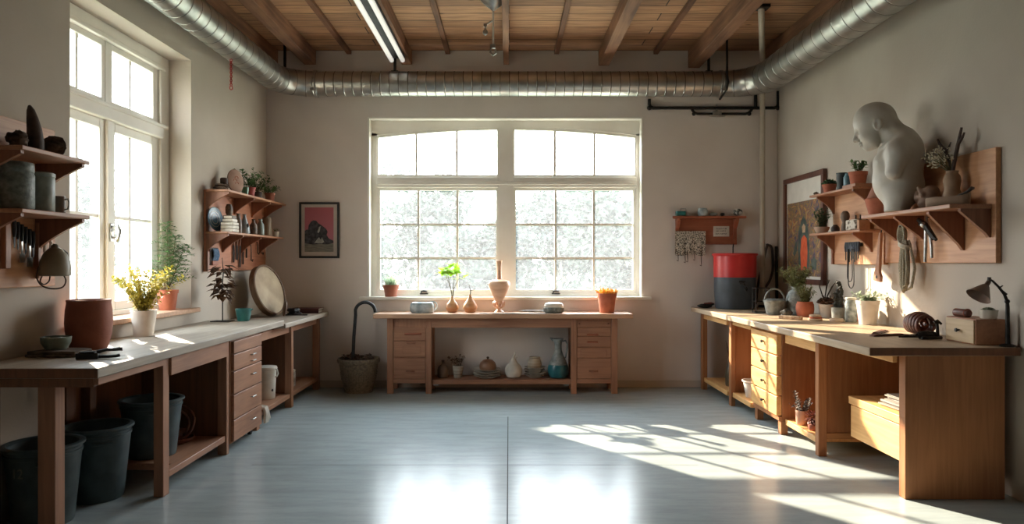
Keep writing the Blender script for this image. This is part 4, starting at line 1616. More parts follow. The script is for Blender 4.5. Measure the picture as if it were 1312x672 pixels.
sprays(ms, ml, 16, .25, .16, 13, .042, .028, rd, base=(0, 0, .09), r0=.03, tf=.15)
L(ms, 'stem', M_stem, tt); L(ml, 'foliage', LF_green, tt, flat=True)
mb = MB()
mb.lathe(pot_profile(.03, .036, .085, 0), n=24)
solo('glass_tumbler', mb, mat('green_glass', srgb(70, 110, 84), srgb(96, 136, 106), .2), 'small green tumbler beside the red plant pot on the top corner tier', 'tumbler', (-2.735, 7.29, ZT))
tt = thing('potted_plant', 'trailing dark-leaved plant behind the red pot on the top corner tier', 'plant', (-2.77, 7.74, ZT))
mb = MB(); mb.lathe(pot_profile(.04, .05, .08, 0), n=26); L(mb, 'pot', M_darkbrown, tt)
mb = MB(); mb.disc((0, 0, .068), .043, amp=.008); L(mb, 'soil', M_soil, tt)
ms, ml = MB(), MB()
sprays(ms, ml, 16, .26, .18, 13, .040, .024, rd, base=(0, 0, .07), r0=.03, tf=.2)
L(ms, 'stem', M_stem, tt); L(ml, 'foliage', LF_deep, tt, flat=True)
tt = thing('potted_plant', 'drooping green plant in a brown pot at the corner end of the top tier', 'plant', (-2.75, 8.08, ZT))
mb = MB(); mb.lathe(pot_profile(.046, .055, .10, .004, .02), n=26); L(mb, 'pot', M_terrad, tt)
mb = MB(); mb.disc((0, 0, .088), .047, amp=.008); L(mb, 'soil', M_soil, tt)
ms, ml = MB(), MB()
sprays(ms, ml, 14, .12, .17, 11, .038, .022, rd, base=(0, 0, .09), r0=.03, tf=.2, power=1.1)
L(ms, 'stem', M_stem, tt); L(ml, 'foliage', LF_green, tt, flat=True)

# lower tier
q = Vector((.95, -.22, .14)).normalized().to_track_quat('Z', 'Y').to_matrix().to_4x4()
tt = thing('plate', 'blue ringed plate standing on edge at the window end of the lower corner tier', 'plate', (-2.822, 6.745, ZM + .122))
mb = MB()
mb.lathe([(0, -.010), (.09, -.010), (.117, .006), (.114, .010), (.085, .0), (0, -.002)], n=40, M=q)
L(mb, 'dish', mat('blue_glaze', srgb(44, 74, 98), srgb(70, 104, 128), .3, scale=6), tt)
mb = MB()
for r_ in (.045, .076):
    mb.tube([(r_ * math.cos(a), r_ * math.sin(a), -.001 if r_ < .09 else .001) for a in [2 * PI * i / 30 for i in range(31)]], .0025, 5, M=q, cap=False)
L(mb, 'ring', M_cream, tt)
tt = thing('house_box', 'cream striped house-shaped ceramic box in front of the blue plate', 'box', (-2.705, 6.81, ZM))
for i in range(5):
    mb = MB()
    s = .075 if i < 3 else .075 - .012 * (i - 2)
    mb.box(-s * .8, s * .8, -s, s, .032 * i, .032 * i + .028)
    L(mb, 'layer', M_cream, tt, bevel=.005)
mb = MB()
mb.box(-.045, .045, -.05, .05, .0, .158)
L(mb, 'core', M_mottle, tt)
vases = (('carved_totem', 'tall brown carved totem behind the striped house box', 'totem', -2.785, 6.99, [(0, 0), (.03, 0), (.032, .06), (.024, .07), (.033, .10), (.034, .16), (.024, .175), (.034, .20), (.036, .25), (.022, .285), (0, .29)], M_mottle),
         ('mottled_bottle', 'dark mottled bottle between the totem and the blue-grey bottle', 'bottle', -2.735, 7.10, [(0, 0), (.032, 0), (.036, .02), (.034, .12), (.018, .16), (.016, .19), (.02, .20), (0, .2)], M_mottle),
         ('ceramic_bottle', 'blue-grey cone bottle with a black mark on the lower corner tier', 'bottle', -2.73, 7.25, [(0, 0), (.05, 0), (.056, .012), (.05, .07), (.03, .13), (.017, .17), (.016, .19), (.022, .2), (0, .2)], M_blueg),
         ('dark_bottle', 'dark slim bottle just behind the blue-grey cone bottle', 'bottle', -2.80, 7.42, [(0, 0), (.03, 0), (.033, .015), (.033, .12), (.014, .17), (.012, .21), (.017, .215), (0, .216)], M_darkbrown),
         ('dark_bottle', 'squat mottled dark bottle standing in front of the slim dark one', 'bottle', -2.72, 7.48, [(0, 0), (.036, 0), (.042, .015), (.038, .10), (.018, .13), (.016, .16), (.022, .165), (0, .166)], M_mottle),
         ('glass_bottle', 'grey-green glassy bottle right of the dark bottles on the corner tier', 'bottle', -2.73, 7.72, [(0, 0), (.038, 0), (.042, .02), (.038, .12), (.02, .15), (.02, .175), (.026, .18), (0, .18)], mat('grey_glass', srgb(96, 110, 106), srgb(140, 152, 146), .15, scale=5)),
         ('tall_jar', 'tall tan cylindrical jar at the corner end of the lower tier', 'jar', -2.755, 7.99, [(0, 0), (.052, 0), (.056, .015), (.054, .19), (.046, .205), (.048, .215), (0, .215)], mat('tan_glaze', srgb(122, 104, 82), srgb(150, 130, 106), .5, scale=7)))
for nm, lb, ct, x, y, prof, m in vases:
    mb = MB()
    mb.lathe(prof, n=26)
    if 'black mark' in lb:
        tt = thing(nm, lb, ct, (x, y, ZM))
        L(mb, 'body', m, tt)
        mb = MB()
        mb.ell((.046, -.022, .085), (.008, .016, .022), 10, 7, .3, 3, 1)
        L(mb, 'mark', M_black, tt)
    else:
        solo(nm, mb, m, lb, ct, (x, y, ZM))
tt = thing('potted_plant', 'tiny sprig in a little grey pot at the corner end of the lower tier', 'plant', (-2.70, 8.14, ZM))
mb = MB(); mb.lathe(pot_profile(.03, .036, .06, 0), n=20); L(mb, 'pot', M_cream, tt)
mb = MB(); mb.disc((0, 0, .05), .029, amp=.006); L(mb, 'soil', M_soil, tt)
ms, ml = MB(), MB()
sprays(ms, ml, 6, .07, .04, 6, .024, .014, rd, base=(0, 0, .05), r0=.015, tf=.2)
L(ms, 'stem', M_stem, tt); L(ml, 'foliage', LF_olive, tt, flat=True)

# hanging below
XP = -2.874
tt = thing('hanging_yarn_card', 'blue yarn hank wound on a dark card under the corner shelf', 'yarn', (XP, 6.82, 1.47))
mb = MB()
mb.box(.0, .014, -.09, .09, 0, .17)
L(mb, 'card', M_darkbrown, tt, bevel=.002)
mb = MB()
for i in range(8):
    y = -.05 + .0155 * i
    mb.tube([(.02, y, .045), (.034, y + .003, .09), (.032, y - .003, .13), (.02, y, .155)], .0095, 8)
L(mb, 'yarn', mat('blue_yarn', srgb(78, 104, 136), srgb(116, 142, 170), .9, scale=40), tt)
mb = MB()
mb.box(.014, .03, -.07, .06, .0, .04)
L(mb, 'ledge', M_shx, tt, bevel=.003)
for i, (y, ln) in enumerate(((7.30, .25), (7.385, .22), (7.47, .30), (7.56, .27), (7.66, .20))):
    tt = thing('hanging_file', ['first steel file from the window end below the corner shelf', 'second steel file below the corner shelf, a little shorter', 'longest steel file, in the middle of the row below the corner shelf',
                               'fourth steel file of the row below the corner shelf', 'shortest steel file, last of the row below the corner shelf'][i], 'file', (XP + .014, y, 1.745), group='steel files hanging under the corner shelf')
    mb = MB()
    mb.box(-.006, .006, -.012, .012, -ln, -.07)
    L(mb, 'blade', M_iron, tt, bevel=.002)
    mb = MB()
    mb.tube([(0, 0, 0), (0, 0, -.03), (0, 0, -.075)], [.010, .014, .009], 10)
    L(mb, 'handle', M_brk, tt)
for i, (y, z, ln) in enumerate(((7.78, 1.68, .16), (7.98, 1.72, .12), (8.12, 1.71, .11))):
    mb = MB()
    mb.tube([(0, 0, 0), (.012, 0, .004), (.014, .0, -ln * .5), (.014, 0, -ln), (.022, .014, -ln - .012), (.026, .02, -ln + .01)], .006, 6)
    solo('hanging_hook', mb, M_iron, ['long bent iron hook right beside the steel files', 'short dark iron hook in the middle of the corner tool board', 'last short iron hook near the room corner on the tool board'][i], 'hook', (XP + .006, y, z), group='iron hooks under the corner shelf')

# ------------------------------------------------------------------ framed poster on the back wall
xa, xb, za, zb = px(384, 8.4), px(435, 8.4), pz(331, 8.4), pz(259.5, 8.4)
t = thing('framed_poster', 'black-framed poster of a dark tree under a pink-red sky', 'picture', ((xa + xb) / 2, 8.39, (za + zb) / 2))
mb = MB()
fw = .024
mb.box(xa, xb, 8.372, 8.397, za, za + fw); mb.box(xa, xb, 8.372, 8.397, zb - fw, zb)
mb.box(xa, xa + fw, 8.372, 8.397, za + fw, zb - fw); mb.box(xb - fw, xb, 8.372, 8.397, za + fw, zb - fw)
W(mb, 'frame', M_black, t, bevel=.002)
mb = MB(); mb.box(xa + fw, xb - fw, 8.386, 8.396, za + fw, zb - fw)
W(mb, 'mat_board', mat('mat_board', srgb(186, 172, 160), srgb(196, 184, 172), .9), t)
PA, PB, PC, PD = xa + .065, xb - .068, za + .075, zb - .062
M_pink = bpy.data.materials.new('print_sky')
n, l = nodes_of(M_pink)
p = n['Principled BSDF']; p.inputs['Roughness'].default_value = .8
tc = n.new('ShaderNodeTexCoord'); sx = n.new('ShaderNodeSeparateXYZ'); l.new(tc.outputs['Object'], sx.inputs[0])
ad = n.new('ShaderNodeMath'); ad.operation = 'MULTIPLY_ADD'; ad.inputs[1].default_value = 1.6; ad.inputs[2].default_value = .45; l.new(sx.outputs['Z'], ad.inputs[0])
rp = n.new('ShaderNodeValToRGB'); rp.color_ramp.elements[0].color = srgb(194, 122, 134); rp.color_ramp.elements[1].color = srgb(172, 92, 98)
l.new(ad.outputs[0], rp.inputs['Fac']); l.new(rp.outputs['Color'], p.inputs['Base Color'])
M_ink = mat('print_ink', srgb(44, 44, 50), srgb(84, 84, 88), .8, scale=26, detail=6)
M_grnd = mat('print_ground', srgb(106, 104, 96), srgb(140, 136, 124), .8, scale=14, stretch=(1, 1, 6))
M_pale = mat('print_pale', srgb(150, 150, 144), srgb(180, 180, 172), .8, scale=20)
mb = MB()
mb.mi = 0; mb.box(PA, PB, 8.383, 8.386, PC, PD)
w_, h_ = PB - PA, PD - PC
f = lambda u, v: (PA + u * w_, PC + v * h_)
mb.mi = 2; mb.box(PA, PB, 8.382, 8.383, PC, PC + .19 * h_)
mb.mi = 1
tree_o = [(0, .19), (0, .47), (.06, .50), (.12, .50), (.14, .60), (.22, .68), (.30, .71), (.40, .70), (.48, .64), (.58, .60), (.66, .56), (.74, .52), (.80, .45), (.76, .38), (.84, .30), (.94, .27), (1, .25), (1, .2), (.8, .17), (.5, .18), (.3, .16)]
c = f(.4, .36)
pts = [f(u, v) for u, v in tree_o]
for i in range(len(pts)):
    a, b = pts[i], pts[(i + 1) % len(pts)]
    mb.add([(c[0], 8.3815, c[1]), (a[0], 8.3815, a[1]), (b[0], 8.3815, b[1])], [(0, 1, 2)])
mb.mi = 3
for q_ in ([(.34, .20), (.44, .29), (.50, .33), (.56, .27), (.60, .33), (.68, .22), (.6, .19)], [(.44, .44), (.50, .56), (.56, .58), (.52, .46), (.48, .42)]):
    mb.add([(f(u, v)[0], 8.381, f(u, v)[1]) for u, v in q_], [tuple(range(len(q_)))])
W(mb, 'print', [M_pink, M_ink, M_grnd, M_pale], t, flat=True)
# ------------------------------------------------------------------ on the back workbench
ZB = .9155
YI = 8.12
M_gold = mat('warm_clay', srgb(176, 124, 86), srgb(206, 156, 112), .38, scale=6, stretch=(1, 1, 5))
M_amph = mat('pale_rose_clay', srgb(196, 150, 120), srgb(222, 182, 150), .35, scale=4, stretch=(1, 1, 4))
M_bluew = mat('blue_white_glaze', srgb(130, 144, 148), srgb(194, 202, 202), .25, scale=11)
tt = thing('ceramic_dish', 'thick blue-white ceramic dish with an oblong opening on the back workbench', 'dish', (px(541, 8.08), 8.08, ZB))
mb = MB()
n_ = 44
prof = [(0, .0), (.115, 0), (.13, .012), (.138, .05), (.135, .095), (.12, .118), (.10, .122), (.085, .112), (.08, .06), (.07, .035), (0, .03)]


def squircle(mb, prof, sx, sy, e=3.2, n=44):
    vs, fs, rings = [], [], []
    for r, z in prof:
        if r < 1e-5:
            rings.append([len(vs)]); vs.append((0, 0, z)); continue
        rings.append(list(range(len(vs), len(vs) + n)))
        for i in range(n):
            a = 2 * PI * i / n
            k = (abs(math.cos(a)) ** e + abs(math.sin(a)) ** e) ** (-1 / e)
            vs.append((r * k * math.cos(a) * sx, r * k * math.sin(a) * sy, z))
    for a, b in zip(rings[:-1], rings[1:]):
        for i in range(n):
            j = (i + 1) % n
            if len(a) == 1: fs.append((a[0], b[j], b[i]))
            elif len(b) == 1: fs.append((a[i], a[j], b[0]))
            else: fs.append((a[i], a[j], b[j], b[i]))
    mb.add(vs, fs)


squircle(mb, prof, 1, .72)
L(mb, 'body', M_bluew, tt)
mb = MB()
M = Matrix.Translation((.118, .045, .075))
mb.lathe([(.05, -.01), (.058, 0), (.05, .01), (.042, 0), (.05, -.01)], n=26, M=M @ Matrix.Rotation(PI / 2, 4, 'X'))
L(mb, 'handle', M_bluew, tt)

bulb = [(0, 0), (.032, 0), (.05, .008), (.072, .04), (.075, .065), (.062, .10), (.034, .135), (.018, .16), (.015, .185), (.012, .186), (.013, .16), (.02, .13), (0, .12)]
tt = thing('bulb_vase', 'bulb-shaped clay vase holding a leafy green sprig on the back workbench', 'vase', (px(579.5, YI), YI, ZB))
mb = MB(); mb.lathe(bulb, n=34); L(mb, 'body', M_gold, tt)
mb = MB()
rd = random.Random(4)
st = [[(0, 0, .13), (-.01, 0, .25), (-.05, 0, .36), (-.09, .0, .46)], [(0, 0, .13), (.01, 0, .26), (.02, 0, .36), (.01, 0, .46)], [(0, 0, .13), (.02, 0, .28), (.06, 0, .36), (.09, .0, .42)], [(-.005, 0, .2), (-.03, .01, .33), (-.05, .01, .42), (-.04, 0, .50)]]
for s_ in st:
    mb.tube(s_, [.0045, .004, .003, .0018], 6)
L(mb, 'stem', M_stem, tt)
ml = MB()
for s_ in st:
    for k in range(10):
        b_ = Vector(s_[-1]) + Vector((rd.uniform(-.05, .05), rd.uniform(-.04, .04), rd.uniform(-.05, .05)))
        d = Vector((rd.uniform(-1, 1), rd.uniform(-1, .6), rd.uniform(-.2, .9)))
        ml.leaf(b_, d, rd.uniform(.08, .12), rd.uniform(.08, .11), fold=.12)
L(ml, 'foliage', LF_lime, tt, flat=True)
tt = thing('bulb_vase', 'bulb-shaped clay vase with a bare forked twig beside the tall amphora', 'vase', (px(602.5, YI), YI, ZB))
mb = MB()
mb.lathe([(0, 0), (.035, 0), (.055, .008), (.08, .045), (.083, .07), (.07, .105), (.04, .145), (.02, .18), (.014, .21), (.010, .21), (.014, .17), (0, .15)], n=34)
L(mb, 'body', M_gold, tt)
mb = MB()
mb.tube([(0, 0, .18), (.004, 0, .25), (-.006, 0, .29), (-.012, 0, .325)], [.007, .006, .004, .002], 6)
mb.tube([(0, 0, .255), (.035, 0, .262), (.06, 0, .275), (.09, 0, .268)], [.004, .0045, .004, .002], 6)
L(mb, 'twig', M_twig, tt)

tt = thing('amphora', 'tall pale clay amphora with a slender neck standing on a moulded foot', 'vase', (px(639.5, YI), YI, ZB))
mb = MB()
mb.lathe([(0, .085), (.024, .085), (.03, .10), (.055, .16), (.095, .235), (.124, .305), (.128, .335), (.115, .362), (.07, .378), (.036, .386), (.029, .40), (.024, .46), (.026, .53), (.034, .585), (.038, .60), (.032, .602), (.026, .57), (.018, .47), (0, .45)], n=44)
L(mb, 'body', M_amph, tt)
mb = MB()
mb.lathe([(0, 0), (.058, 0), (.062, .008), (.05, .018), (.03, .032), (.024, .05), (.034, .062), (.03, .074), (.026, .086), (0, .086)], n=34)
for k in range(8):
    a = k * PI / 4
    mb.tube([(.024 * math.cos(a), .024 * math.sin(a), .055), (.055 * math.cos(a), .055 * math.sin(a), .075), (.062 * math.cos(a), .062 * math.sin(a), .115), (.05 * math.cos(a), .05 * math.sin(a), .135)], [.008, .011, .010, .004], 7)
L(mb, 'foot', M_amph, tt)
mb = MB()
mb.prism([(-.36, -.04), (-.15, -.10), (.12, -.105), (.42, -.06), (.40, .03), (.1, .05), (-.2, .045)], 'z', 0, .006)
solo('cloth', mb, mat('grey_cloth', srgb(120, 108, 98), srgb(150, 138, 126), .9), 'flat grey-brown cloth spread on the back workbench in front of the amphora', 'cloth', (px(655, 7.99), 8.0 + .0, ZB))
mb = MB()
mb.prism([(-.10, -.02), (.06, -.03), (.10, 0), (.06, .03), (-.10, .02)], 'z', 0, .022)
mb.tube([(-.09, 0, .014), (-.16, .0, .012), (-.21, .01, .010)], [.010, .008, .006], 8)
solo('trowel', mb, M_steel, 'flat grey trowel lying beside the lidded stone dish', 'trowel', (px(688, 8.18), 8.20, ZB), bevel=.004)
tt = thing('lidded_dish', 'low grey-white lidded dish with a ribbed side on the back workbench', 'dish', (px(709.5, 8.05), 8.05, ZB))
mb = MB()
squircle(mb, [(0, 0), (.09, 0), (.108, .012), (.112, .05), (.106, .066), (0, .066)], 1, .72, 2.6)
L(mb, 'body', M_jar2, tt)
mb = MB()
squircle(mb, [(0, .067), (.108, .067), (.112, .08), (.10, .108), (.06, .122), (0, .124)], 1, .72, 2.6)
L(mb, 'lid', M_cream, tt)
mb = MB()
for i in range(26):
    a = 2 * PI * i / 26
    k = (abs(math.cos(a)) ** 2.6 + abs(math.sin(a)) ** 2.6) ** (-1 / 2.6)
    mb.tube([(.1135 * k * math.cos(a), .1135 * .72 * k * math.sin(a), .014), (.1150 * k * math.cos(a), .1150 * .72 * k * math.sin(a), .058)], .0045, 5)
L(mb, 'ribbing', M_stone, tt)
tt = thing('potted_plant', 'tapered terracotta pot of golden succulent on the back workbench', 'plant', (px(777.5, 8.10), 8.10, ZB))
mb = MB(); mb.lathe(pot_profile(.082, .108, .225, .008, .05), n=40); L(mb, 'pot', M_terra, tt)
mb = MB(); mb.disc((0, 0, .205), .097, amp=.01); L(mb, 'soil', M_soil, tt)
ml = MB()
rd = random.Random(14)
for i in range(80):
    a, u = rd.uniform(0, 6.28), math.sqrt(rd.random()) * .085
    d = Vector((math.cos(a) * u * 7, math.sin(a) * u * 7, 1)).normalized()
    c = Vector((math.cos(a) * u, math.sin(a) * u, .205)) + d * .05
    h = rd.uniform(.018, .06) * (1.2 - 5 * u)
    c.z -= .02
    ml.ell((0, 0, 0), (.012, .010, h), 7, 6, M=Matrix.Translation(c) @ d.to_track_quat('Z', 'Y').to_matrix().to_4x4())
L(ml, 'foliage', LF_gold, tt)
tt = thing('potted_plant', 'grassy pale green plant in a small terracotta pot on the back window sill', 'plant', (px(501, 8.44), 8.435, BZ0 + .0355))
mb = MB(); mb.lathe(pot_profile(.07, .092, .14, .008, .04), n=36); L(mb, 'pot', M_terrad, tt)
mb = MB(); mb.disc((0, 0, .122), .085, amp=.01); L(mb, 'soil', M_soil, tt)
ml = MB()
blades(ml, 190, .17, .13, .010, random.Random(6), (0, 0, .122), .07)
L(ml, 'foliage', LF_pale, tt, flat=True)

# ------------------------------------------------------------------ on its lower shelf
ZS = .1555
YS = 8.17
XS = lambda x: px(x, YS)
tt = thing('ribbed_bottle', 'small ribbed brown bottle at the far-left of the low shelf pottery row', 'bottle', (XS(567.5), YS, ZS))
tt['label'] = 'small ribbed brown bottle on the low shelf, outermost beside the dried flower pot'
mb = MB()
mb.lathe([(0, 0), (.056, 0), (.064, .01), (.064, .09), (.05, .13), (.022, .155), (.016, .17), (.018, .20), (.012, .205), (0, .205)], n=36, wob=.03)
L(mb, 'body', mat('umber', srgb(88, 72, 58), srgb(120, 100, 82), .6, scale=12, stretch=(1, 1, .3)), tt)
tt = thing('flower_pot', 'small banded pot of dried brown flowers on the low shelf', 'plant', (XS(587), YS, ZS))
mb = MB()
mb.lathe([(0, 0), (.045, 0), (.05, .01), (.05, .05), (.055, .055), (.06, .10), (.066, .14), (.060, .142), (.05, .09), (0, .08)], n=30)
L(mb, 'pot', mat('grey_band', srgb(120, 108, 94), srgb(190, 178, 160), .5, scale=4, stretch=(.2, .2, 9)), tt)
ms, ml = MB(), MB()
rd = random.Random(31)
sprays(ms, ml, 15, .19, .11, 7, .032, .022, rd, base=(0, 0, .10), r0=.03, tf=.5)
L(ms, 'stem', M_twig, tt); L(ml, 'foliage', LF_dead, tt, flat=True)
pl = [(0, 0), (.09, 0), (.10, .004), (.155, .024), (.158, .028), (.152, .029), (.098, .010), (0, .008)]
M_plate = mat('plate_glaze', srgb(168, 160, 146), srgb(196, 188, 174), .35, scale=10)
for i in range(4):
    mb = MB(); mb.lathe(pl, n=40)
    solo('plate', mb, M_plate, ['bottom plate of the stack of four under the round brown pot', 'second plate up in the stack under the round brown pot', 'third plate up in the stack under the round brown pot', 'top plate of the stack, directly under the round brown pot'][i], 'plate', (XS(624) + (.004, -.005, .006, 0)[i], YS, ZS + .0265 * i), group='plates stacked on the low shelf')
tt = thing('domed_pot', 'round brown domed pot with a knob on top of the plate stack', 'pot', (XS(625), YS, ZS + .0925))
mb = MB()
mb.lathe([(0, 0), (.085, 0), (.098, .02), (.098, .05), (.085, .085), (.055, .112), (.02, .122), (0, .123)], n=36)
L(mb, 'body', mat('brown_glazed', srgb(118, 84, 62), srgb(150, 110, 82), .5, scale=6), tt)
mb = MB()
mb.lathe([(.012, .118), (.010, .13), (.018, .14), (.012, .15), (0, .152)], n=16)
L(mb, 'knob', M_darkbrown, tt)
tt = thing('gourd_vase', 'white gourd-shaped vase with a curled stem on the low shelf', 'vase', (XS(658), YS, ZS))
mb = MB()
mb.lathe([(0, 0), (.055, 0), (.08, .012), (.10, .06), (.10, .10), (.08, .145), (.05, .17), (.035, .20), (.02, .225), (0, .228)], n=38)
L(mb, 'body', M_cream, tt)
mb = MB()
mb.tube([(0, 0, .215), (.0, 0, .245), (.012, 0, .265), (.022, 0, .285), (.012, 0, .295)], [.018, .014, .013, .012, .006], 8)
mb.tube([(.0, 0, .22), (.03, 0, .225), (.042, 0, .24)], [.01, .009, .004], 7)
mb.tube([(.0, 0, .215), (-.03, 0, .215), (-.042, 0, .20)], [.01, .008, .004], 7)
L(mb, 'stalk', M_cream, tt)
bw = [(0, 0), (.06, 0), (.065, .006), (.10, .026), (.124, .042), (.119, .043), (.09, .026), (.06, .012), (0, .011)]
for i in range(4):
    mb = MB(); mb.lathe(bw, n=40)
    solo('bowl', mb, M_plate, ['bottom bowl of the stack of four beside the blue jug', 'second bowl up in the stack beside the blue jug', 'third bowl up in the stack beside the blue jug', 'top bowl of the stack, holding the striped pot'][i], 'bowl', (XS(685) + (0, .006, -.004, .003)[i], YS, ZS + .0285 * i), group='bowls stacked on the low shelf')
tt = thing('striped_pot', 'pale pot with two small handles on top of the bowl stack', 'pot', (XS(685), YS, ZS + .0995))
mb = MB()
mb.lathe([(0, 0), (.055, 0), (.075, .02), (.082, .055), (.072, .10), (.062, .125), (.068, .14), (.062, .142), (.05, .12), (0, .10)], n=34)
L(mb, 'body', mat('sandy_stripe', srgb(140, 122, 102), srgb(182, 166, 144), .55, scale=3, stretch=(.3, .3, 14)), tt)
mb = MB()
for s_ in (-1, 1):
    mb.tube([(s_ * .062, 0, .13), (s_ * .085, 0, .125), (s_ * .088, 0, .10), (s_ * .076, 0, .085)], .007, 8)
    L(mb, 'handle', M_cream, tt)
    mb = MB()
tt = thing('jug', 'tall jug with grey neck and teal-blue glazed base on the low shelf', 'jug', (XS(715), YS, ZS))
M_jug = mat('jug_glaze', srgb(24, 84, 92), srgb(52, 116, 122), .3, scale=9)
jp = [(0, 0), (.085, 0), (.105, .012), (.122, .06), (.122, .11), (.110, .155)]
mb = MB(); mb.lathe(jp + [(0, .155)], n=40); L(mb, 'base', M_jug, tt)
mb = MB()
mb.lathe([(.110, .155), (.092, .20), (.06, .265), (.043, .32), (.04, .37), (.048, .42), (.066, .452), (.06, .454), (.042, .42), (.034, .36), (0, .34)], n=40)
mb.tube([(-.05, 0, .43), (-.075, 0, .452), (-.095, 0, .46)], [.018, .014, .006], 8)
L(mb, 'body', M_stone, tt)
mb = MB()
mb.tube([(.05, 0, .42), (.085, 0, .43), (.108, 0, .39), (.104, 0, .31), (.085, 0, .235), (.078, 0, .225)], [.009, .011, .010, .010, .010, .007], 8)
L(mb, 'handle', M_stone, tt)

# ------------------------------------------------------------------ planter with cane
tt = thing('planter', 'big textured grey-beige planter with crinkled dry cuttings beside the back workbench', 'planter', (-1.735, 8.12, 0))
mb = MB()
mb.lathe([(0, 0), (.155, 0), (.162, .01), (.185, .12), (.190, .13), (.207, .25), (.212, .26), (.222, .33), (.240, .345), (.246, .37), (.238, .392), (.222, .39), (.215, .36), (.19, .25), (0, .24)], n=48)
L(mb, 'body', mat('planter_clay', srgb(110, 98, 82), srgb(146, 132, 112), .85, scale=42, bump=.5), tt)
mb = MB()
for i in range(44):
    a = 2 * PI * i / 44
    for z, r_ in ((.155, .1935), (.18, .1975), (.205, .2015), (.23, .2055)):
        mb.ell((r_ * math.cos(a), r_ * math.sin(a), z), (.008, .008, .008), 6, 4)
L(mb, 'bead_band', M_olive, tt)
ml = MB()
rd = random.Random(17)
for i in range(80):
    a, u = rd.uniform(0, 6.28), math.sqrt(rd.random()) * .18
    ml.leaf((u * math.cos(a), u * math.sin(a), .345 + rd.uniform(0, .07)), (rd.uniform(-1, 1), rd.uniform(-1, 1), rd.uniform(-.3, .6)), rd.uniform(.06, .11), .04, fold=.6, bend=.4)
mb2 = MB(); mb2.disc((0, 0, .34), .205, amp=.02)
L(mb2, 'soil', M_soil, tt)
L(ml, 'cuttings', LF_dead, tt, flat=True)
mb = MB()
pts = [(-.055, 0, 0), (-.045, 0, .25), (-.025, 0, .50)]
pts += [(.085 - .115 * math.cos(a), 0, .535 + .115 * math.sin(a)) for a in [PI * .08 + PI * .92 * i / 12 for i in range(13)]]
mb.tube(pts, .019, 12)
solo('hooked_cane', mb, M_black, 'black hooked walking cane standing in the big planter', 'cane', (-1.725, 8.02, .39))

# ------------------------------------------------------------------ hanging shelf on the back wall
Y8 = 8.392
hx = lambda x: px(x, 8.35)
hz = lambda y: pz(y, 8.35)
t = thing('wall_shelf', 'reddish single wall shelf with hooks and a sign on the back wall', 'shelf', (hx(906), Y8, hz(279)))
mb = MB(); mb.prism([(hx(859), 8.25), (hx(953), 8.25), (hx(948), 8.39), (hx(864), 8.39)], 'z', hz(280.5), hz(277.5))
W(mb, 'shelf', M_shx, t, bevel=.005)
mb = MB(); mb.box(hx(867), hx(945), 8.375, 8.396, hz(313.5), hz(280.5))
W(mb, 'back_board', M_shx, t, bevel=.003)
for x in (868, 942):
    mb = MB()
    X = hx(x)
    poly = [(8.375, hz(280.5)), (8.262, hz(280.5)), (8.262, hz(283)), (8.30, hz(288)), (8.35, hz(293)), (8.357, hz(311)), (8.375, hz(311))]
    mb.prism(poly, 'x', X - .02, X + .02)
    W(mb, 'bracket', M_shx, t, bevel=.003)
Zs = hz(277.4) + .003
tt = thing('teal_box', 'small teal box with a wire loop on the red back-wall shelf', 'box', (hx(871), 8.31, Zs))
mb = MB(); mb.box(-.055, .055, -.035, .035, 0, .055); L(mb, 'body', M_teal, tt, bevel=.006)
mb = MB(); mb.tube([(.0, 0, .055), (.0, 0, .085), (.06, 0, .085), (.066, 0, .045), (.075, 0, .004)], .005, 6); L(mb, 'loop', M_steel, tt)
mb = MB(); mb.lathe([(0, 0), (.04, 0), (.055, .02), (.06, .055), (.05, .09), (.044, .09), (.05, .05), (0, .02)], n=26, wob=.05)
solo('glass_pot', mb, M_bluew, 'round pale glazed pot in the middle of the red back-wall shelf', 'pot', (hx(899), 8.31, Zs))
mb = MB(); mb.ell((0, 0, .02), (.05, .03, .02), 14, 8, .2, 3, 1)
solo('pebble', mb, M_stone, 'flat grey pebble beside the pale pot on the back-wall shelf', 'pebble', (hx(913), 8.31, Zs))
mb = MB(); mb.ell((0, 0, .018), (.028, .03, .018), 12, 8, .3, 3, 2)
solo('pebble', mb, M_black, 'small black pebble between the grey pebble and the spotted one', 'pebble', (hx(924.5), 8.31, Zs))
mb = MB(); mb.ell((0, 0, .042), (.056, .045, .043), 18, 11, .12, 3, 4)
solo('pebble', mb, mat('spotted', srgb(50, 50, 48), srgb(200, 198, 190), .5, scale=26, lo=.48, hi=.55), 'large black-and-white spotted pebble at the pipe end of the back-wall shelf', 'pebble', (hx(944), 8.31, Zs))
# speckled knitted cloth
M_knit = mat('speckle_knit', srgb(48, 44, 40), srgb(206, 196, 180), .95, scale=85, bump=.5, lo=.42, hi=.54, detail=3)
tt = thing('hanging_cloth', 'black-and-white speckled knitted cloth with hanging fringe below the red shelf', 'cloth', (hx(884), 8.345, hz(296)))
mb = MB()
nx = 24
vs, fs = [], []
for j in range(13):
    for i in range(nx + 1):
        u = i / nx
        vs.append((hx(864.5) + (hx(903.5) - hx(864.5)) * u, 8.334 + .008 * math.sin(u * 22) * (j / 12), hz(296.5) + (hz(327 + 1.2 * math.sin(u * 9)) - hz(296.5)) * j / 12))
for j in range(12):
    for i in range(nx):
        a = j * (nx + 1) + i
        fs.append((a, a + 1, a + nx + 2, a + nx + 1))
mb.add(vs, fs)
W(mb, 'knit', M_knit, tt)
mb = MB(); mb.box(hx(865), hx(903), 8.345, 8.357, hz(298.5), hz(296))
W(mb, 'rod', M_shx, tt)
rd = random.Random(9)
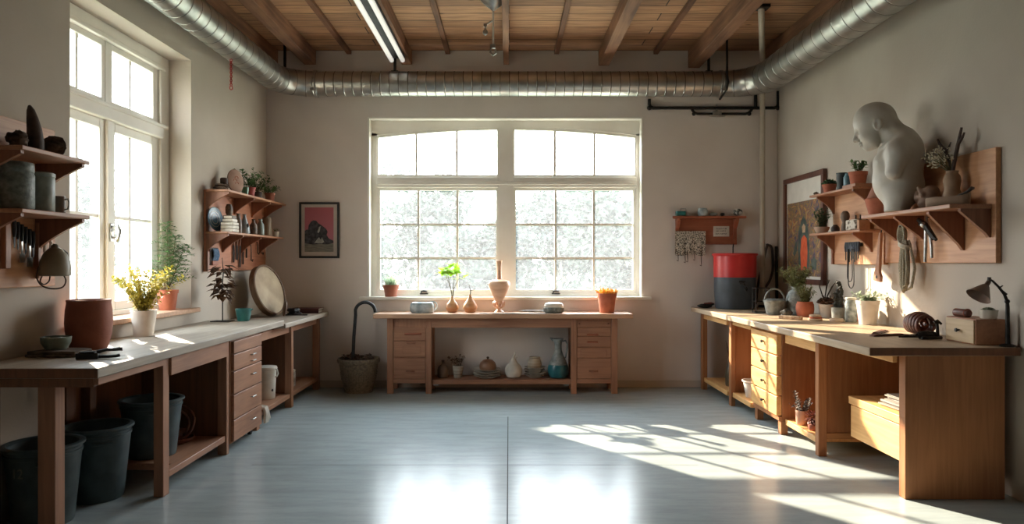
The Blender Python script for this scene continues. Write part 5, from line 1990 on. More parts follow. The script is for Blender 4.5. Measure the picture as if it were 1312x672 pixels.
for i, (x, y2) in enumerate(((868, 335), (877, 337), (880, 336), (889, 334), (897.5, 341))):
    mb = MB()
    mb.tube([(hx(x), 8.332, hz(322)), (hx(x) + .004, 8.33, hz(y2 - 5)), (hx(x) + .006, 8.33, hz(y2)), (hx(x) - .012, 8.328, hz(y2 - 1))], .004, 6)
    W(mb, 'fringe', M_twig, tt)
tt = thing('sign_card', 'small cream card of dark lettering on the red shelf board', 'sign', (hx(925), 8.37, hz(296.5)))
mb = MB(); mb.box(hx(914.7), hx(935), 8.368, 8.374, hz(303.2), hz(290))
W(mb, 'card', M_cream, tt, bevel=.001)
mb = MB()
rd = random.Random(77)
for yl, x0, x1, hh in ((293.2, 918, 931, 1.6), (296.2, 918, 930.5, 1.4), (299.8, 917.6, 931.6, 1.5)):
    x = x0
    while x < x1:
        w_ = rd.uniform(.7, 1.2)
        k = rd.randint(0, 4)
        X0, X1, Z0, Z1 = hx(x), hx(x + w_), hz(yl + hh / 2), hz(yl - hh / 2)
        s_ = .0028
        if k in (0, 1, 3): mb.box(X0, X0 + s_, 8.3672, 8.368, Z0, Z1)
        if k in (1, 2, 4): mb.box(X1 - s_, X1, 8.3672, 8.368, Z0, Z1)
        if k in (0, 2, 3): mb.box(X0, X1, 8.3672, 8.368, Z1 - s_, Z1)
        if k in (1, 3): mb.box(X0, X1, 8.3672, 8.368, (Z0 + Z1) / 2 - s_ / 2, (Z0 + Z1) / 2 + s_ / 2)
        if k in (0, 4): mb.box(X0, X1, 8.3672, 8.368, Z0, Z0 + s_)
        x += w_ + rd.choice((.35, .35, .4, .9))
W(mb, 'lettering', M_iron, tt, flat=True)
# ------------------------------------------------------------------ on the right workbench
ZR = .966
LF_olive_sunlit = leafmat('leaf_olive_sunlit', srgb(116, 122, 78), srgb(168, 170, 118), .35)  # olive leaf lightened, with sunlight on the shrubs put into the colour
tt = thing('paint_drum', 'tall drum with red top half and dark slate lower half on the corner bench', 'drum', (2.595, 8.07, ZR))
mb = MB()
mb.lathe([(0, 0), (.205, 0), (.215, .01), (.228, .15), (.232, .36)], n=56)
L(mb, 'base', mat('slate_paint', srgb(48, 56, 64), srgb(66, 74, 82), .45, scale=6), tt)
mb = MB()
mb.lathe([(.2335, .36), (.236, .363), (.238, .60), (.252, .612), (.255, .625), (.246, .634), (.232, .632), (.228, .60), (.21, .585), (0, .58)], n=56)
M_red = mat('red_paint_drum', srgb(176, 36, 38), srgb(196, 50, 48), .35, scale=4)
L(mb, 'upper_band', M_red, tt)
mb = MB()
mb.tube([(0, -.232, .30), (0, -.25, .30), (.012, -.262, .295), (.03, -.265, .27)], [.018, .014, .012, .010], 8)
mb.box(-.035, .035, -.262, -.25, .305, .325)
mb.tube([(.035, -.25, .24), (.04, -.262, .25), (.055, -.26, .232), (.04, -.262, .215)], .011, 8)
L(mb, 'tap', M_iron, tt)
mb = MB()
mb.tube([(-.02, 0, .58), (-.02, 0, .70), (-.015, 0, .74)], .007, 6)
L(mb, 'stirring_rod', M_iron, tt)
tt = thing('tool_pouch', 'dark open tool pouch lying beside the red and slate drum', 'pouch', (2.27, 8.13, ZR))
mb = MB()
mb.ell((0, 0, .026), (.085, .05, .026), 18, 10, .2, 3, 3)
mb.ell((.05, -.02, .045), (.05, .03, .018), 12, 8, .3, 3, 6)
L(mb, 'body', M_iron, tt)
mb = MB()
mb.tube([(-.02, -.03, .055), (.06, -.035, .06), (.10, -.01, .05)], [.008, .012, .008], 7)
L(mb, 'grip', mat('dull_red', srgb(96, 40, 38), srgb(120, 56, 52), .6), tt)
# straps hanging in the corner
tt = thing('hanging_strap', 'long dark leather strap looped over a nail in the room corner', 'strap', (3.10, 8.378, 1.70))
mb = MB()
mb.cord([(-.02, 0, .0), (-.07, -.02, -.18), (-.13, -.03, -.42), (-.17, -.038, -.70)], .015, 8)
mb.cord([(-.02, 0, .0), (.03, -.01, -.03), (.045, -.01, -.25), (.01, -.025, -.40), (-.06, -.035, -.53), (-.09, -.04, -.70)], .015, 8)
L(mb, 'strap', mat('dark_leather', srgb(40, 28, 24), srgb(62, 44, 38), .5), tt)
mb = MB()
mb.tube([(-.02, .035, .01), (-.02, -.03, .012)], .008, 6)
L(mb, 'nail', M_iron, tt)
mb = MB()
mb.tube([(0, 0, 0), (.004, .02, .35), (.008, .045, .72)], .017, 10)
solo('leaning_rod', mb, M_iron, 'dark thin rod leaning upright in the room corner behind the kettle', 'rod', (3.175, 8.32, ZR))
tt = thing('wire_stand', 'rectangular wire stand beside the grey bail-handled kettle', 'stand', (2.655, 7.40, ZR))
mb = MB()
for sx_ in (-.07, .07):
    for sy_ in (-.05, .05):
        mb.tube([(sx_, sy_, 0), (sx_, sy_, .26)], .0045, 6)
for z in (.006, .12, .26):
    mb.tube([(-.07, -.05, z), (.07, -.05, z), (.07, .05, z), (-.07, .05, z), (-.07, -.05, z)], .004, 6)
L(mb, 'frame', M_iron, tt)
tt = thing('kettle', 'squat grey kettle with a tall bail handle on the right workbench', 'kettle', (2.705, 7.15, ZR))
mb = MB()
mb.lathe([(0, 0), (.075, 0), (.082, .01), (.10, .10), (.104, .125), (.112, .13), (.112, .145), (.10, .15), (.085, .158), (0, .16)], n=36)
L(mb, 'body', M_stone, tt)
mb = MB()
mb.tube([(.10 * math.cos(a), 0, .14 + .12 * math.sin(a)) for a in [PI * i / 16 for i in range(17)]], .009, 8)
L(mb, 'bail_handle', M_stone, tt)
mb = MB()
mb.ell((0, 0, .03), (.055, .04, .034), 16, 10, .5, 2.6, 8)
solo('rock', mb, mat('slate_rock', srgb(62, 62, 60), srgb(116, 116, 112), .8, scale=24, bump=.6), 'rough grey rock lying in front of the shouldered stoneware jar', 'rock', (2.735, 6.93, ZR))
tt = thing('stoneware_vase', 'large pale grey shouldered jar holding an olive shrub on the right workbench', 'vase', (2.925, 7.14, ZR))
mb = MB()
mb.lathe([(0, 0), (.085, 0), (.095, .01), (.10, .14), (.096, .19), (.07, .235), (.05, .255), (.048, .275), (.054, .283), (.046, .284), (.04, .26), (0, .25)], n=40)
L(mb, 'body', mat('speckled_jar', srgb(118, 124, 122), srgb(166, 170, 164), .6, scale=30, bump=.3), tt)
ms, ml = MB(), MB()
rd = random.Random(12)
sprays(ms, ml, 36, .31, .15, 28, .05, .024, rd, base=(0, 0, .24), r0=.03, tf=.08, power=1.2)
L(ms, 'stem', M_stem, tt); L(ml, 'foliage', LF_olive_sunlit, tt, flat=True)
pots = [('potted_plant', 'olive-green grassy plant in a round terracotta pot beside the shouldered jar', 2.90, 6.88, [(0, 0), (.065, 0), (.075, .01), (.085, .07), (.082, .12), (.072, .135), (.074, .145), (.066, .146), (.06, .125), (0, .115)], M_terra, 'olive'),
        ('potted_plant', 'dark rosette plant in a tapered white pot behind the clay discs', 3.075, 6.80, pot_profile(.054, .074, .125, .004, .03), M_whitepot, 'rosette'),
        ('potted_cactus', 'dark columnar cactus in a ribbed grey pot beside the glass jar', 3.055, 6.50, None, M_stone, 'cactus'),
        ('potted_plant', 'pale succulent in the biggest cream pot on the sunlit right workbench', 3.065, 6.00, pot_profile(.068, .092, .205, .003, .03), M_whitepot, 'pale')]
for nm, lb, x, y, prof, m, kind in pots:
    tt = thing(nm, lb, 'plant', (x, y, ZR))
    mb = MB()
    rd = random.Random(int(y * 100))
    if kind == 'cactus':
        n_ = 40
        vs, fs = [], []
        P_ = [(.052, 0), (.058, .01), (.064, .10), (.067, .115), (.060, .115), (.056, .10)]
        for r_, z in P_:
            for i in range(n_):
                a = 2 * PI * i / n_
                k = 1 + (.05 if i % 2 else 0) * (1 if .005 < z < .112 else 0)
                vs.append((r_ * k * math.cos(a), r_ * k * math.sin(a), z))
        for j in range(len(P_) - 1):
            for i in range(n_):
                fs.append((j * n_ + i, j * n_ + (i + 1) % n_, (j + 1) * n_ + (i + 1) % n_, (j + 1) * n_ + i))
        fs.append(tuple(range(n_ - 1, -1, -1)))
        mb.add(vs, fs)
    else:
        mb.lathe(prof, n=36)
    L(mb, 'pot', m, tt)
    zt = {'olive': .122, 'rosette': .105, 'cactus': .10, 'pale': .18}[kind]
    rr_ = {'olive': .058, 'rosette': .06, 'cactus': .056, 'pale': .08}[kind]
    mb = MB(); mb.disc((0, 0, zt), rr_, amp=.008); L(mb, 'soil', M_soil, tt)
    ms, ml = MB(), MB()
    if kind == 'olive':
        sprays(ms, ml, 30, .22, .085, 20, .040, .017, rd, base=(0, 0, zt), r0=.03, tf=.08, power=1.3)
        L(ms, 'stem', M_stem, tt); L(ml, 'foliage', LF_olive_sunlit, tt, flat=True)
    elif kind == 'rosette':
        rosette(ml, 34, .085, .1, rd, (0, 0, zt + .03))
        sprays(ms, ml, 10, .12, .06, 9, .03, .016, rd, base=(0, 0, zt), r0=.02, tf=.3)
        L(ms, 'stem', M_twig, tt); L(ml, 'foliage', LF_dead, tt)
    elif kind == 'cactus':
        for (cx, cy, h_, r_) in ((0, 0, .26, .022), (.028, .02, .19, .016), (-.026, .012, .15, .017), (.005, -.03, .21, .015)):
            k = 14
            for i in range(k):
                z = zt + h_ * i / k
                ml.ell((cx + .006 * math.sin(i * 1.3), cy, z), (r_ * 1.05, r_ * 1.05, h_ / k * .95), 9, 6, .35, 5, i)
        L(ml, 'cactus', mat('cactus_skin', srgb(38, 38, 32), srgb(66, 64, 54), .8, scale=40, bump=.4), tt)
    else:
        sprays(ms, ml, 18, .12, .13, 13, .045, .020, rd, base=(0, 0, zt), r0=.05, tf=.1)
        rosette(ml, 20, .06, .1, rd, (.0, 0, zt + .02))
        L(ms, 'stem', M_stem, tt); L(ml, 'foliage', LF_pale, tt)
for (lb, x, y, r_, h_) in (('little round brown pot just behind the ribbed grey cactus pot', 3.135, 6.66, .042, .15), ('low orange-brown pot touching the glass jar side of the cactus', 3.13, 6.345, .04, .11)):
    mb = MB()
    mb.lathe([(0, 0), (r_ * .8, 0), (r_, h_ * .3), (r_ * .95, h_ * .75), (r_ * .6, h_), (r_ * .5, h_ * .97), (r_ * .7, h_ * .7), (0, h_ * .6)], n=26)
    solo('clay_pot', mb, M_terra, lb, 'pot', (x, y, ZR))
tt = thing('twig_vase', 'slim dark vase of bare curved twigs behind the white rosette pot', 'vase', (3.13, 6.95, ZR))
mb = MB()
mb.lathe([(0, 0), (.035, 0), (.04, .02), (.036, .10), (.022, .13), (.024, .14), (.018, .14), (0, .12)], n=22)
L(mb, 'body', M_darkbrown, tt)
mb = MB()
for i in range(5):
    dx, dy = (-.03, .02, -.01, .03, .0)[i], (.02, -.01, -.045, -.07, -.10)[i]
    mb.tube([(0, 0, .11), (dx * .4 - .01, dy * .6, .20), (dx - .012, dy * 1.6, .29), (dx + .008, dy * 2.4, .36)], [.005, .005, .005, .002], 5)
L(mb, 'twig', M_twig, tt)
tt = thing('glass_jar', 'tall textured glass jar with a pale lid beside the cream pot', 'jar', (3.035, 6.235, ZR))
M_gj = mat('jar_glass', srgb(130, 138, 134), srgb(190, 196, 190), .15, scale=26, bump=.3, trans=.35)
mb = MB()
mb.lathe([(0, 0), (.045, 0), (.05, .008), (.05, .17), (.042, .19), (.042, .20), (0, .20)], n=32)
L(mb, 'body', M_gj, tt)
mb = MB()
mb.lathe([(0, .201), (.045, .201), (.047, .206), (.045, .218), (0, .222)], n=28)
L(mb, 'lid', M_cream, tt)
mb = MB()
mb.prism([(-.10, -.03), (.0, -.04), (.11, -.025), (.115, .03), (.0, .036), (-.105, .03)], 'z', 0, .030)
solo('bark_slab', mb, mat('bark', srgb(126, 100, 76), srgb(196, 170, 140), .85, scale=22, stretch=(1, 5, 1), bump=.5), 'flat strip of pale bark lying at the front of the right workbench', 'slab', (2.62, 6.55, ZR), rz=-.95, bevel=.004)
for i, (lb, x, y, z, r_) in enumerate((('widest clay disc, lowest of the little pile beside the bark strip', 2.80, 6.42, 0, .062), ('middle clay disc of the little pile beside the bark strip', 2.805, 6.425, .0175, .055),
                                    ('pale clay disc on top of the little pile beside the bark strip', 2.80, 6.42, .035, .05), ('single thick clay disc lying alone in front of the cactus pot', 2.93, 6.28, 0, .058))):
    mb = MB()
    h_ = .017 if i < 3 else .03
    mb.lathe([(0, 0), (r_ * .92, 0), (r_, h_ * .3), (r_, h_ * .75), (r_ * .93, h_), (0, h_)], n=28)
    solo('clay_disc', mb, M_terra if i in (1,) else mat('pale_clay_%s' % 'abcd'[i], srgb(186, 156, 128), srgb(214, 188, 160), .8), lb, 'disc', (x, y, ZR + z), group='clay discs on the right workbench')
# leather coil, strips, gadget
tt = thing('leather_roll', 'thick roll of brown leather strap standing on the right workbench', 'leather', (3.02, 5.17, ZR))
mb = MB()
for k in range(6):
    rr0 = .085 - .004 * abs(k - 2.5)
    M = Matrix.Translation((.0, -.075 + .03 * k, rr0 + .002)) @ Matrix.Rotation(PI / 2, 4, 'X')
    mb.lathe([(rr0 - .02, -.014), (rr0 - .004, -.014), (rr0, -.008), (rr0, .008), (rr0 - .004, .014), (rr0 - .02, .014), (rr0 - .02, -.014)], n=30, M=M)
L(mb, 'coil', M_leather, tt)
mb = MB()
rd = random.Random(3)
for k in range(4):
    r_ = .022 + .013 * k
    mb.tube([(r_ * math.cos(a), -.06 + .02 * k + .01 * math.sin(3 * a), .085 + r_ * .95 * math.sin(a)) for a in [2 * PI * i / 20 for i in range(21)]], .008, 6, cap=False)
L(mb, 'core', M_terrad, tt)
for i, (lb, x, y, rz_, ln) in enumerate((('longest brown leather strip laid flat beside the leather roll', 2.80, 5.30, .9, .36), ('shorter leather strip lying nearer the bench edge beside the dark clamp', 2.75, 5.08, .25, .30))):
    mb = MB()
    mb.box(-ln / 2, ln / 2, -.025, .025, 0, .008)
    mb.box(-ln / 2 + .02, ln / 2 - .04, -.018, .02, .008, .015)
    solo('leather_strip', mb, M_leather, lb, 'leather', (x, y, ZR), rz=rz_, bevel=.003, group='leather strips on the right workbench')
tt = thing('hand_clamp', 'blackened iron clamp with upright screw on the right workbench', 'clamp', (2.92, 4.86, ZR))
mb = MB()
mb.ell((-.04, 0, .028), (.06, .035, .028), 14, 9, .4, 3, 3)
mb.tube([(-.09, .0, .03), (-.03, -.01, .045), (.02, 0, .035), (.05, .01, .02)], .018, 8)
mb.tube([(-.08, -.03, .012), (0, -.035, .014), (.06, -.02, .012)], .012, 8)
L(mb, 'body', M_iron, tt)
mb = MB()
mb.tube([(.045, 0, .02), (.045, 0, .08), (.04, 0, .11)], [.014, .010, .012], 8)
mb.tube([(.02, 0, .115), (.045, 0, .125), (.07, -.005, .105)], [.010, .013, .008], 8)
L(mb, 'screw', M_iron, tt)
mb = MB()
mb.tube([(-.08, .0, .02), (-.14, .03, .016), (-.20, .04, .012)], [.010, .009, .006], 7)
L(mb, 'lever', M_iron, tt)

# small drawer box, things on it, lamp
tt = thing('drawer_box', 'small pale wooden box with one knobbed drawer at the bench end', 'box', (3.09, 4.66, ZR))
mb = MB(); mb.box(-.095, .105, -.155, .15, 0, .165); L(mb, 'case', M_shy, tt, bevel=.004)
mb = MB(); mb.box(-.105, -.095, -.147, .142, .008, .157)
d = L(mb, 'drawer', wood('box_front', srgb(168, 140, 104), srgb(200, 174, 136), 'y'), tt, bevel=.003)
mb = MB()
M = Matrix.Translation((-.105, 0, .083)) @ Matrix.Rotation(-PI / 2, 4, 'Y')
mb.lathe([(0, 0), (.006, 0), (.006, .012), (.013, .016), (.012, .024), (0, .027)], n=14, M=M)
L(mb, 'knob', M_iron, d)
ZX = ZR + .166
tt = thing('leather_roll', 'small rolled brown leather piece lying on the little drawer box', 'leather', (3.055, 4.73, ZX))
mb = MB()
M = Matrix.Rotation(PI / 2, 4, 'X') @ Matrix.Translation((0, .026, 0))
mb.lathe([(0, -.075), (.018, -.078), (.026, -.07), (.027, .06), (.02, .07), (0, .068)], n=22, M=M)
mb.ell((.012, .05, .012), (.02, .03, .012), 10, 7)
L(mb, 'roll', M_leather, tt)
mb = MB()
mb.tube([(.027 * math.cos(a), -.05, .026 + .0275 * math.sin(a)) for a in [2 * PI * i / 18 for i in range(19)]], .004, 5, cap=False)
L(mb, 'tie', M_terrad, tt)
tt = thing('potted_plant', 'tiny succulent in a low white pot on the little drawer box', 'plant', (3.12, 4.57, ZX))
mb = MB(); mb.lathe([(0, 0), (.043, 0), (.048, .006), (.054, .05), (.055, .058), (.050, .058), (.046, .045), (0, .042)], n=30); L(mb, 'pot', M_cream, tt)
ml = MB()
rosette(ml, 40, .045, .05, random.Random(2), (0, 0, .042))
L(ml, 'foliage', leafmat('succulent', srgb(96, 100, 78), srgb(140, 142, 112), .1), tt)
mb = MB(); mb.disc((0, 0, .046), .046, amp=.004); L(mb, 'soil', M_soil, tt)
tt = thing('desk_lamp', 'black jointed desk lamp with brown cone shade at the bench end', 'lamp', (3.145, 4.43, ZR))
mb = MB(); mb.lathe([(0, 0), (.044, 0), (.046, .008), (.03, .016), (.012, .02), (0, .02)], n=26); L(mb, 'base', M_iron, tt)
mb = MB(); mb.tube([(0, 0, .018), (0, 0, .25), (-.002, 0, .28)], [.013, .012, .010], 10); L(mb, 'pole', M_iron, tt)
mb = MB()
mb.ell((-.002, 0, .285), (.016, .014, .016), 10, 7)
mb.tube([(-.002, 0, .285), (-.02, 0, .33), (-.055, 0, .375), (-.095, 0, .415), (-.115, 0, .425)], [.010, .009, .008, .007, .007], 8)
mb.tube([(-.012, -.012, .33), (-.05, -.012, .36), (-.055, -.012, .375), (-.04, -.012, .385)], .005, 6)
L(mb, 'arm', M_iron, tt)
ax = Vector((-.62, -.10, -.78)).normalized()
M = Matrix.Translation((-.118, 0, .41)) @ (ax).to_track_quat('Z', 'Y').to_matrix().to_4x4()
mb = MB()
mb.lathe([(0, .0), (.014, 0), (.014, .03), (.022, .034), (.07, .118), (.073, .12), (.068, .118), (.02, .04), (0, .036)], n=32, M=M)
L(mb, 'lamp_shade', mat('lamp_brown', srgb(84, 62, 50), srgb(108, 82, 66), .45), tt)
mb = MB()
mb.tube([(-.115, 0, .438), (-.117, 0, .41)], .011, 8)
L(mb, 'joint', M_iron, tt)

# ------------------------------------------------------------------ under the right workbench
for i, (x, y, w_, h_, tilt, lb) in enumerate(((2.55, 7.98, .02, .50, .30, 'front dark board leaning in the far bay of the right bench'), (2.66, 8.02, .02, .56, .24, 'taller dark board leaning behind another in the far bay'))):
    mb = MB()
    M = Matrix.Rotation(tilt, 4, 'Y') @ Matrix.Identity(4)
    mb.box(-w_, 0, -.14, .14, .0, h_, M=M)
    zmin = min(v.z for v in mb.v)
    solo('leaning_board', mb, M_dz, lb, 'board', (x, y, .1435 - zmin), bevel=.003)
tt = thing('bottle', 'dark olive bottle stuffed with dry stalks in the far bay', 'bottle', (2.42, 7.68, .1435))
mb = MB(); mb.lathe([(0, 0), (.045, 0), (.052, .02), (.05, .18), (.03, .25), (.02, .30), (.024, .31), (.016, .31), (0, .25)], n=26)
L(mb, 'body', mat('olive_glass', srgb(70, 58, 42), srgb(98, 84, 62), .3), tt)
mb = MB()
for i in range(6):
    mb.tube([(0, 0, .25), (.012 * (i - 2.5), .01 * (i % 3 - 1), .38), (.022 * (i - 2.5), .02 * (i % 3 - 1), .50 - .03 * (i % 2))], [.004, .004, .002], 5)
L(mb, 'stalk', M_twig, tt)
tt = thing('basin', 'white round basin with dark contents on the low shelf by the drawers', 'basin', (2.455, 7.03, .1435))
mb = MB(); mb.lathe([(0, 0), (.075, 0), (.08, .006), (.105, .15), (.118, .16), (.118, .172), (.110, .172), (.098, .15), (.09, .11), (0, .11)], n=36); L(mb, 'body', M_whitepot, tt)
mb = MB(); mb.disc((0, 0, .135), .098, amp=.02); L(mb, 'contents', M_soil, tt)
tt = thing('flower_cup', 'pink clay cup of dark dried flowers in the open sunlit bay', 'plant', (2.445, 5.86, .1435))
mb = MB(); mb.lathe([(0, 0), (.042, 0), (.046, .006), (.052, .12), (.047, .12), (.042, .1), (0, .09)], n=28); L(mb, 'cup', mat('pink_cup', srgb(190, 142, 116), srgb(212, 168, 142), .7), tt)
ms, ml = MB(), MB()
rd = random.Random(41)
sprays(ms, ml, 9, .14, .09, 16, .028, .020, rd, base=(0, 0, .09), r0=.03, tf=.15)
for dx, dy, hh in ((-.05, .03, .27), (.045, -.04, .22)):
    for k in range(26):
        z = .14 + (hh - .14) * k / 26
        a = k * 2.4
        ml.leaf((dx * (z / hh), dy * (z / hh), z), (math.cos(a), math.sin(a), .8), .035, .022)
L(ms, 'stem', M_twig, tt); L(ml, 'foliage', leafmat('dried_grey', srgb(60, 52, 48), srgb(122, 110, 100), .1), tt, flat=True)
tt = thing('flower_cup', 'reddish clump of dried flower heads beside the pink cup', 'plant', (2.455, 5.655, .1435))
mb = MB(); mb.lathe([(0, 0), (.035, 0), (.045, .02), (.045, .05), (.036, .06), (0, .055)], n=22); L(mb, 'cup', M_terrad, tt)
ml = MB()
for i in range(170):
    d = Vector((rd.gauss(0, 1), rd.gauss(0, 1), rd.gauss(0, 1) * .9 + .2)).normalized()
    ml.leaf(Vector((0, 0, .10)) + d * rd.uniform(.02, .058), d, .028, .022)
L(ml, 'foliage', leafmat('rust_flower', srgb(86, 42, 34), srgb(140, 78, 62), .1), tt, flat=True)
zz = .5005
for i in range(8):
    h_ = (.006, .010, .006, .012, .008, .016, .010, .006)[i]
    mb = MB()
    mb.box(-.13, .13, -.16, .16, 0, h_)
    solo('paper_stack' if False else 'magazine', mb, mat('paper_%s' % 'abcdefgh'[i], srgb(*[(108, 100, 92), (140, 132, 122), (84, 78, 72), (146, 138, 128), (120, 112, 102), (156, 148, 138), (128, 120, 110), (160, 154, 144)][i]), None, .8),
         ['bottom magazine', 'second magazine from the bottom', 'third magazine from the bottom, darkest', 'fourth magazine from the bottom', 'fifth magazine from the bottom', 'thickest magazine, third from the top,', 'second magazine from the top', 'topmost pale magazine'][i] + ' of the pile on the box drawer',
         'magazine', (2.75 + (.0, -.02, .01, .0, .02, .03, .02, .025)[i], 4.76 + (.0, .02, -.0, .03, .01, .0, .01, .0)[i], zz), rz=(-.04, .06, -.10, .03, .05, -.03, .04, 0)[i], group='magazines piled under the right workbench', bevel=.001)
    zz += h_ + .0006

# ------------------------------------------------------------------ big framed picture on the right wall
t = thing('framed_picture', 'large brown-framed colourful painting with deep white margin on the side wall', 'picture', (3.19, 7.6, 1.85))
ya, yb, za, zb = 7.08, 8.11, 1.262, 2.445
mb = MB()
fw = .055
mb.box(3.165, 3.205, ya, yb, za, za + fw); mb.box(3.165, 3.205, ya, yb, zb - fw, zb)
mb.box(3.165, 3.205, ya, ya + fw, za + fw, zb - fw); mb.box(3.165, 3.205, yb - fw, yb, za + fw, zb - fw)
W(mb, 'frame', wood('frame_wood', srgb(70, 36, 24), srgb(104, 58, 40), 'z', .4), t, bevel=.004)
mb = MB(); mb.box(3.19, 3.203, ya + fw, yb - fw, za + fw, zb - fw)
W(mb, 'mat_board', mat('white_margin', srgb(206, 200, 190), srgb(216, 210, 200), .9), t)
M_pt = bpy.data.materials.new('painted_ground')
n, l = nodes_of(M_pt)
p = n['Principled BSDF']; p.inputs['Roughness'].default_value = .6
tc = n.new('ShaderNodeTexCoord')
nz = n.new('ShaderNodeTexNoise'); nz.inputs['Scale'].default_value = 7; nz.inputs['Detail'].default_value = 6; nz.inputs['Distortion'].default_value = 2.2
l.new(tc.outputs['Object'], nz.inputs['Vector'])
rp = n.new('ShaderNodeValToRGB')
cr = rp.color_ramp
cols = [(.30, (60, 62, 70)), (.40, (96, 70, 88)), (.46, (150, 112, 48)), (.52, (84, 92, 76)), (.57, (140, 78, 64)), (.63, (176, 140, 70)), (.72, (104, 96, 106))]
cr.elements[0].position, cr.elements[0].color = cols[0][0], srgb(*cols[0][1])
cr.elements[1].position, cr.elements[1].color = cols[-1][0], srgb(*cols[-1][1])
for q_, c_ in cols[1:-1]:
    e = cr.elements.new(q_); e.color = srgb(*c_)
l.new(nz.outputs['Fac'], rp.inputs['Fac'])
l.new(rp.outputs['Color'], p.inputs['Base Color'])
M_or = mat('paint_orange', srgb(196, 70, 34), srgb(222, 104, 54), .6, scale=14, stretch=(1, 4, 1))
M_dk = mat('paint_teal', srgb(44, 62, 58), srgb(84, 94, 84), .6, scale=14)
M_sk = mat('paint_sand', srgb(178, 140, 108), srgb(200, 164, 130), .6, scale=14)
pa, pb, pc, pd = ya + .085, yb - .075, za + .085, 2.16
g = lambda u, v: (pb + (pa - pb) * u, pc + (pd - pc) * v)     # u runs toward the near edge
mb = MB()
mb.mi = 0; mb.box(3.187, 3.19, pa, pb, pc, pd)


def patch(pts, x, mi):
    mb.mi = mi
    mb.add([(x, *g(u, v)) for u, v in pts], [tuple(range(len(pts)))])


patch([(.36, .12), (.33, .40), (.36, .62), (.43, .74), (.50, .80), (.57, .75), (.64, .62), (.68, .40), (.66, .12)], 3.1865, 2)
patch([(.43, .08), (.41, .32), (.44, .50), (.52, .55), (.60, .50), (.62, .32), (.60, .08)], 3.186, 1)
patch([(.47, .58), (.46, .66), (.51, .70), (.56, .66), (.55, .58)], 3.186, 3)
patch([(.18, .30), (.24, .44), (.32, .48), (.30, .34), (.24, .26)], 3.1865, 2)
patch([(.74, .10), (.72, .2), (.80, .26), (.88, .2), (.86, .08)], 3.1865, 2)
W(mb, 'painting', [M_pt, M_or, M_dk, M_sk], t, flat=True)

# ------------------------------------------------------------------ right wall shelves
t = thing('wall_shelf', 'smaller two-tier bracket shelf overlapping the big painting on the side wall', 'shelf', (3.19, 6.4, 1.8))
mb = MB(); mb.box(3.168, 3.207, 5.935, 6.87, 1.478, 2.155); W(mb, 'back_panel', M_pan, t, bevel=.003)
for zt, y0 in ((2.16, 6.10), (1.78, 5.98)):
    mb = MB(); mb.box(2.985, 3.168, y0, 6.98, zt - .022, zt); W(mb, 'shelf', M_shy, t, bevel=.004)
for zt, ys in ((2.138, (6.13, 6.84)), (1.758, (6.13, 6.84))):
    for y in ys:
        W(bracket_x(3.168, -1, y, zt, .17, .17, curve=.012), 'bracket', M_brk, t)
mb = MB(); mb.box(3.150, 3.168, 6.84, 6.87, 1.478, 1.62); W(mb, 'side_strip', M_brk, t)
t = thing('wall_shelf', 'large single-tier bracket shelf under the white bust on the side wall', 'shelf', (3.19, 5.2, 1.88))
mb = MB(); mb.box(3.172, 3.207, 4.575, 5.92, 1.493, 2.25); W(mb, 'back_panel', M_pan, t, bevel=.003)
mb = MB(); mb.box(2.892, 3.172, 4.61, 5.77, 1.852, 1.882); W(mb, 'shelf', M_shy, t, bevel=.005)
for y, dr, dp in ((4.635, .19, .20), (4.90, .27, .25), (5.38, .18, .22), (5.735, .18, .22)):
    W(bracket_x(3.172, -1, y, 1.852, dp, dr, curve=.0, thick=.03), 'bracket', M_brk, t)

# items of the smaller shelf
ZA, ZC2 = 2.1615, 1.7815
mb = MB(); mb.ell((0, 0, .016), (.022, .03, .018), 12, 8, .4, 3, 3)
solo('seed_pod', mb, M_rock, 'tiny brown seed pod at the painting end of the upper tier', 'seed pod', (3.04, 6.95, ZA))
tt = thing('potted_plant', 'dark succulent spilling from a wide terracotta pot on the upper tier', 'plant', (3.085, 6.76, ZA))
mb = MB(); mb.lathe(pot_profile(.048, .064, .085, .004, .025), n=30); L(mb, 'pot', M_terra, tt)
mb = MB(); mb.disc((0, 0, .072), .056, amp=.006); L(mb, 'soil', M_soil, tt)
ml = MB()
rosette(ml, 36, .07, .1, random.Random(1), (0, 0, .085)); L(ml, 'foliage', LF_deep, tt)
mb = MB(); mb.lathe(pot_profile(.024, .03, .06, 0), n=20)
solo('clay_cup', mb, mat('rosy_clay', srgb(150, 104, 92), srgb(176, 128, 112), .8), 'tiny rosy clay cup behind the dark succulent on the upper tier', 'cup', (3.125, 6.87, ZA))
mb = MB(); mb.lathe([(0, 0), (.04, 0), (.043, .01), (.043, .10), (.047, .108), (.045, .15), (.05, .165), (.044, .166), (.04, .12), (0, .11)], n=30)
solo('black_jar', mb, mat('charcoal_glaze', srgb(34, 38, 38), srgb(54, 58, 58), .4), 'charcoal black jar with flared rim on the upper tier', 'jar', (3.09, 6.52, ZA))
mb = MB(); mb.lathe([(0, 0), (.032, 0), (.036, .01), (.036, .11), (.022, .135), (.024, .145), (.018, .145), (0, .12)], n=28)
solo('blue_jar', mb, M_bluew if False else mat('sky_glaze', srgb(80, 120, 136), srgb(134, 168, 178), .3, scale=9), 'slim pale blue jar between the black jar and the square terracotta pot', 'jar', (3.085, 6.395, ZA))
mb = MB(); mb.box(-.075, .075, -.12, .12, 0, .026)
solo('wood_block', mb, M_shz, 'flat reddish wood block under the jade plant pot on the upper tier', 'block', (3.085, 6.225, ZA), bevel=.003)
tt = thing('potted_plant', 'jade plant in a wide terracotta pot on the wood block', 'plant', (3.085, 6.205, ZA + .0265))
mb = MB(); mb.lathe(pot_profile(.062, .076, .108, .005, .03), n=34); L(mb, 'pot', M_terra, tt)
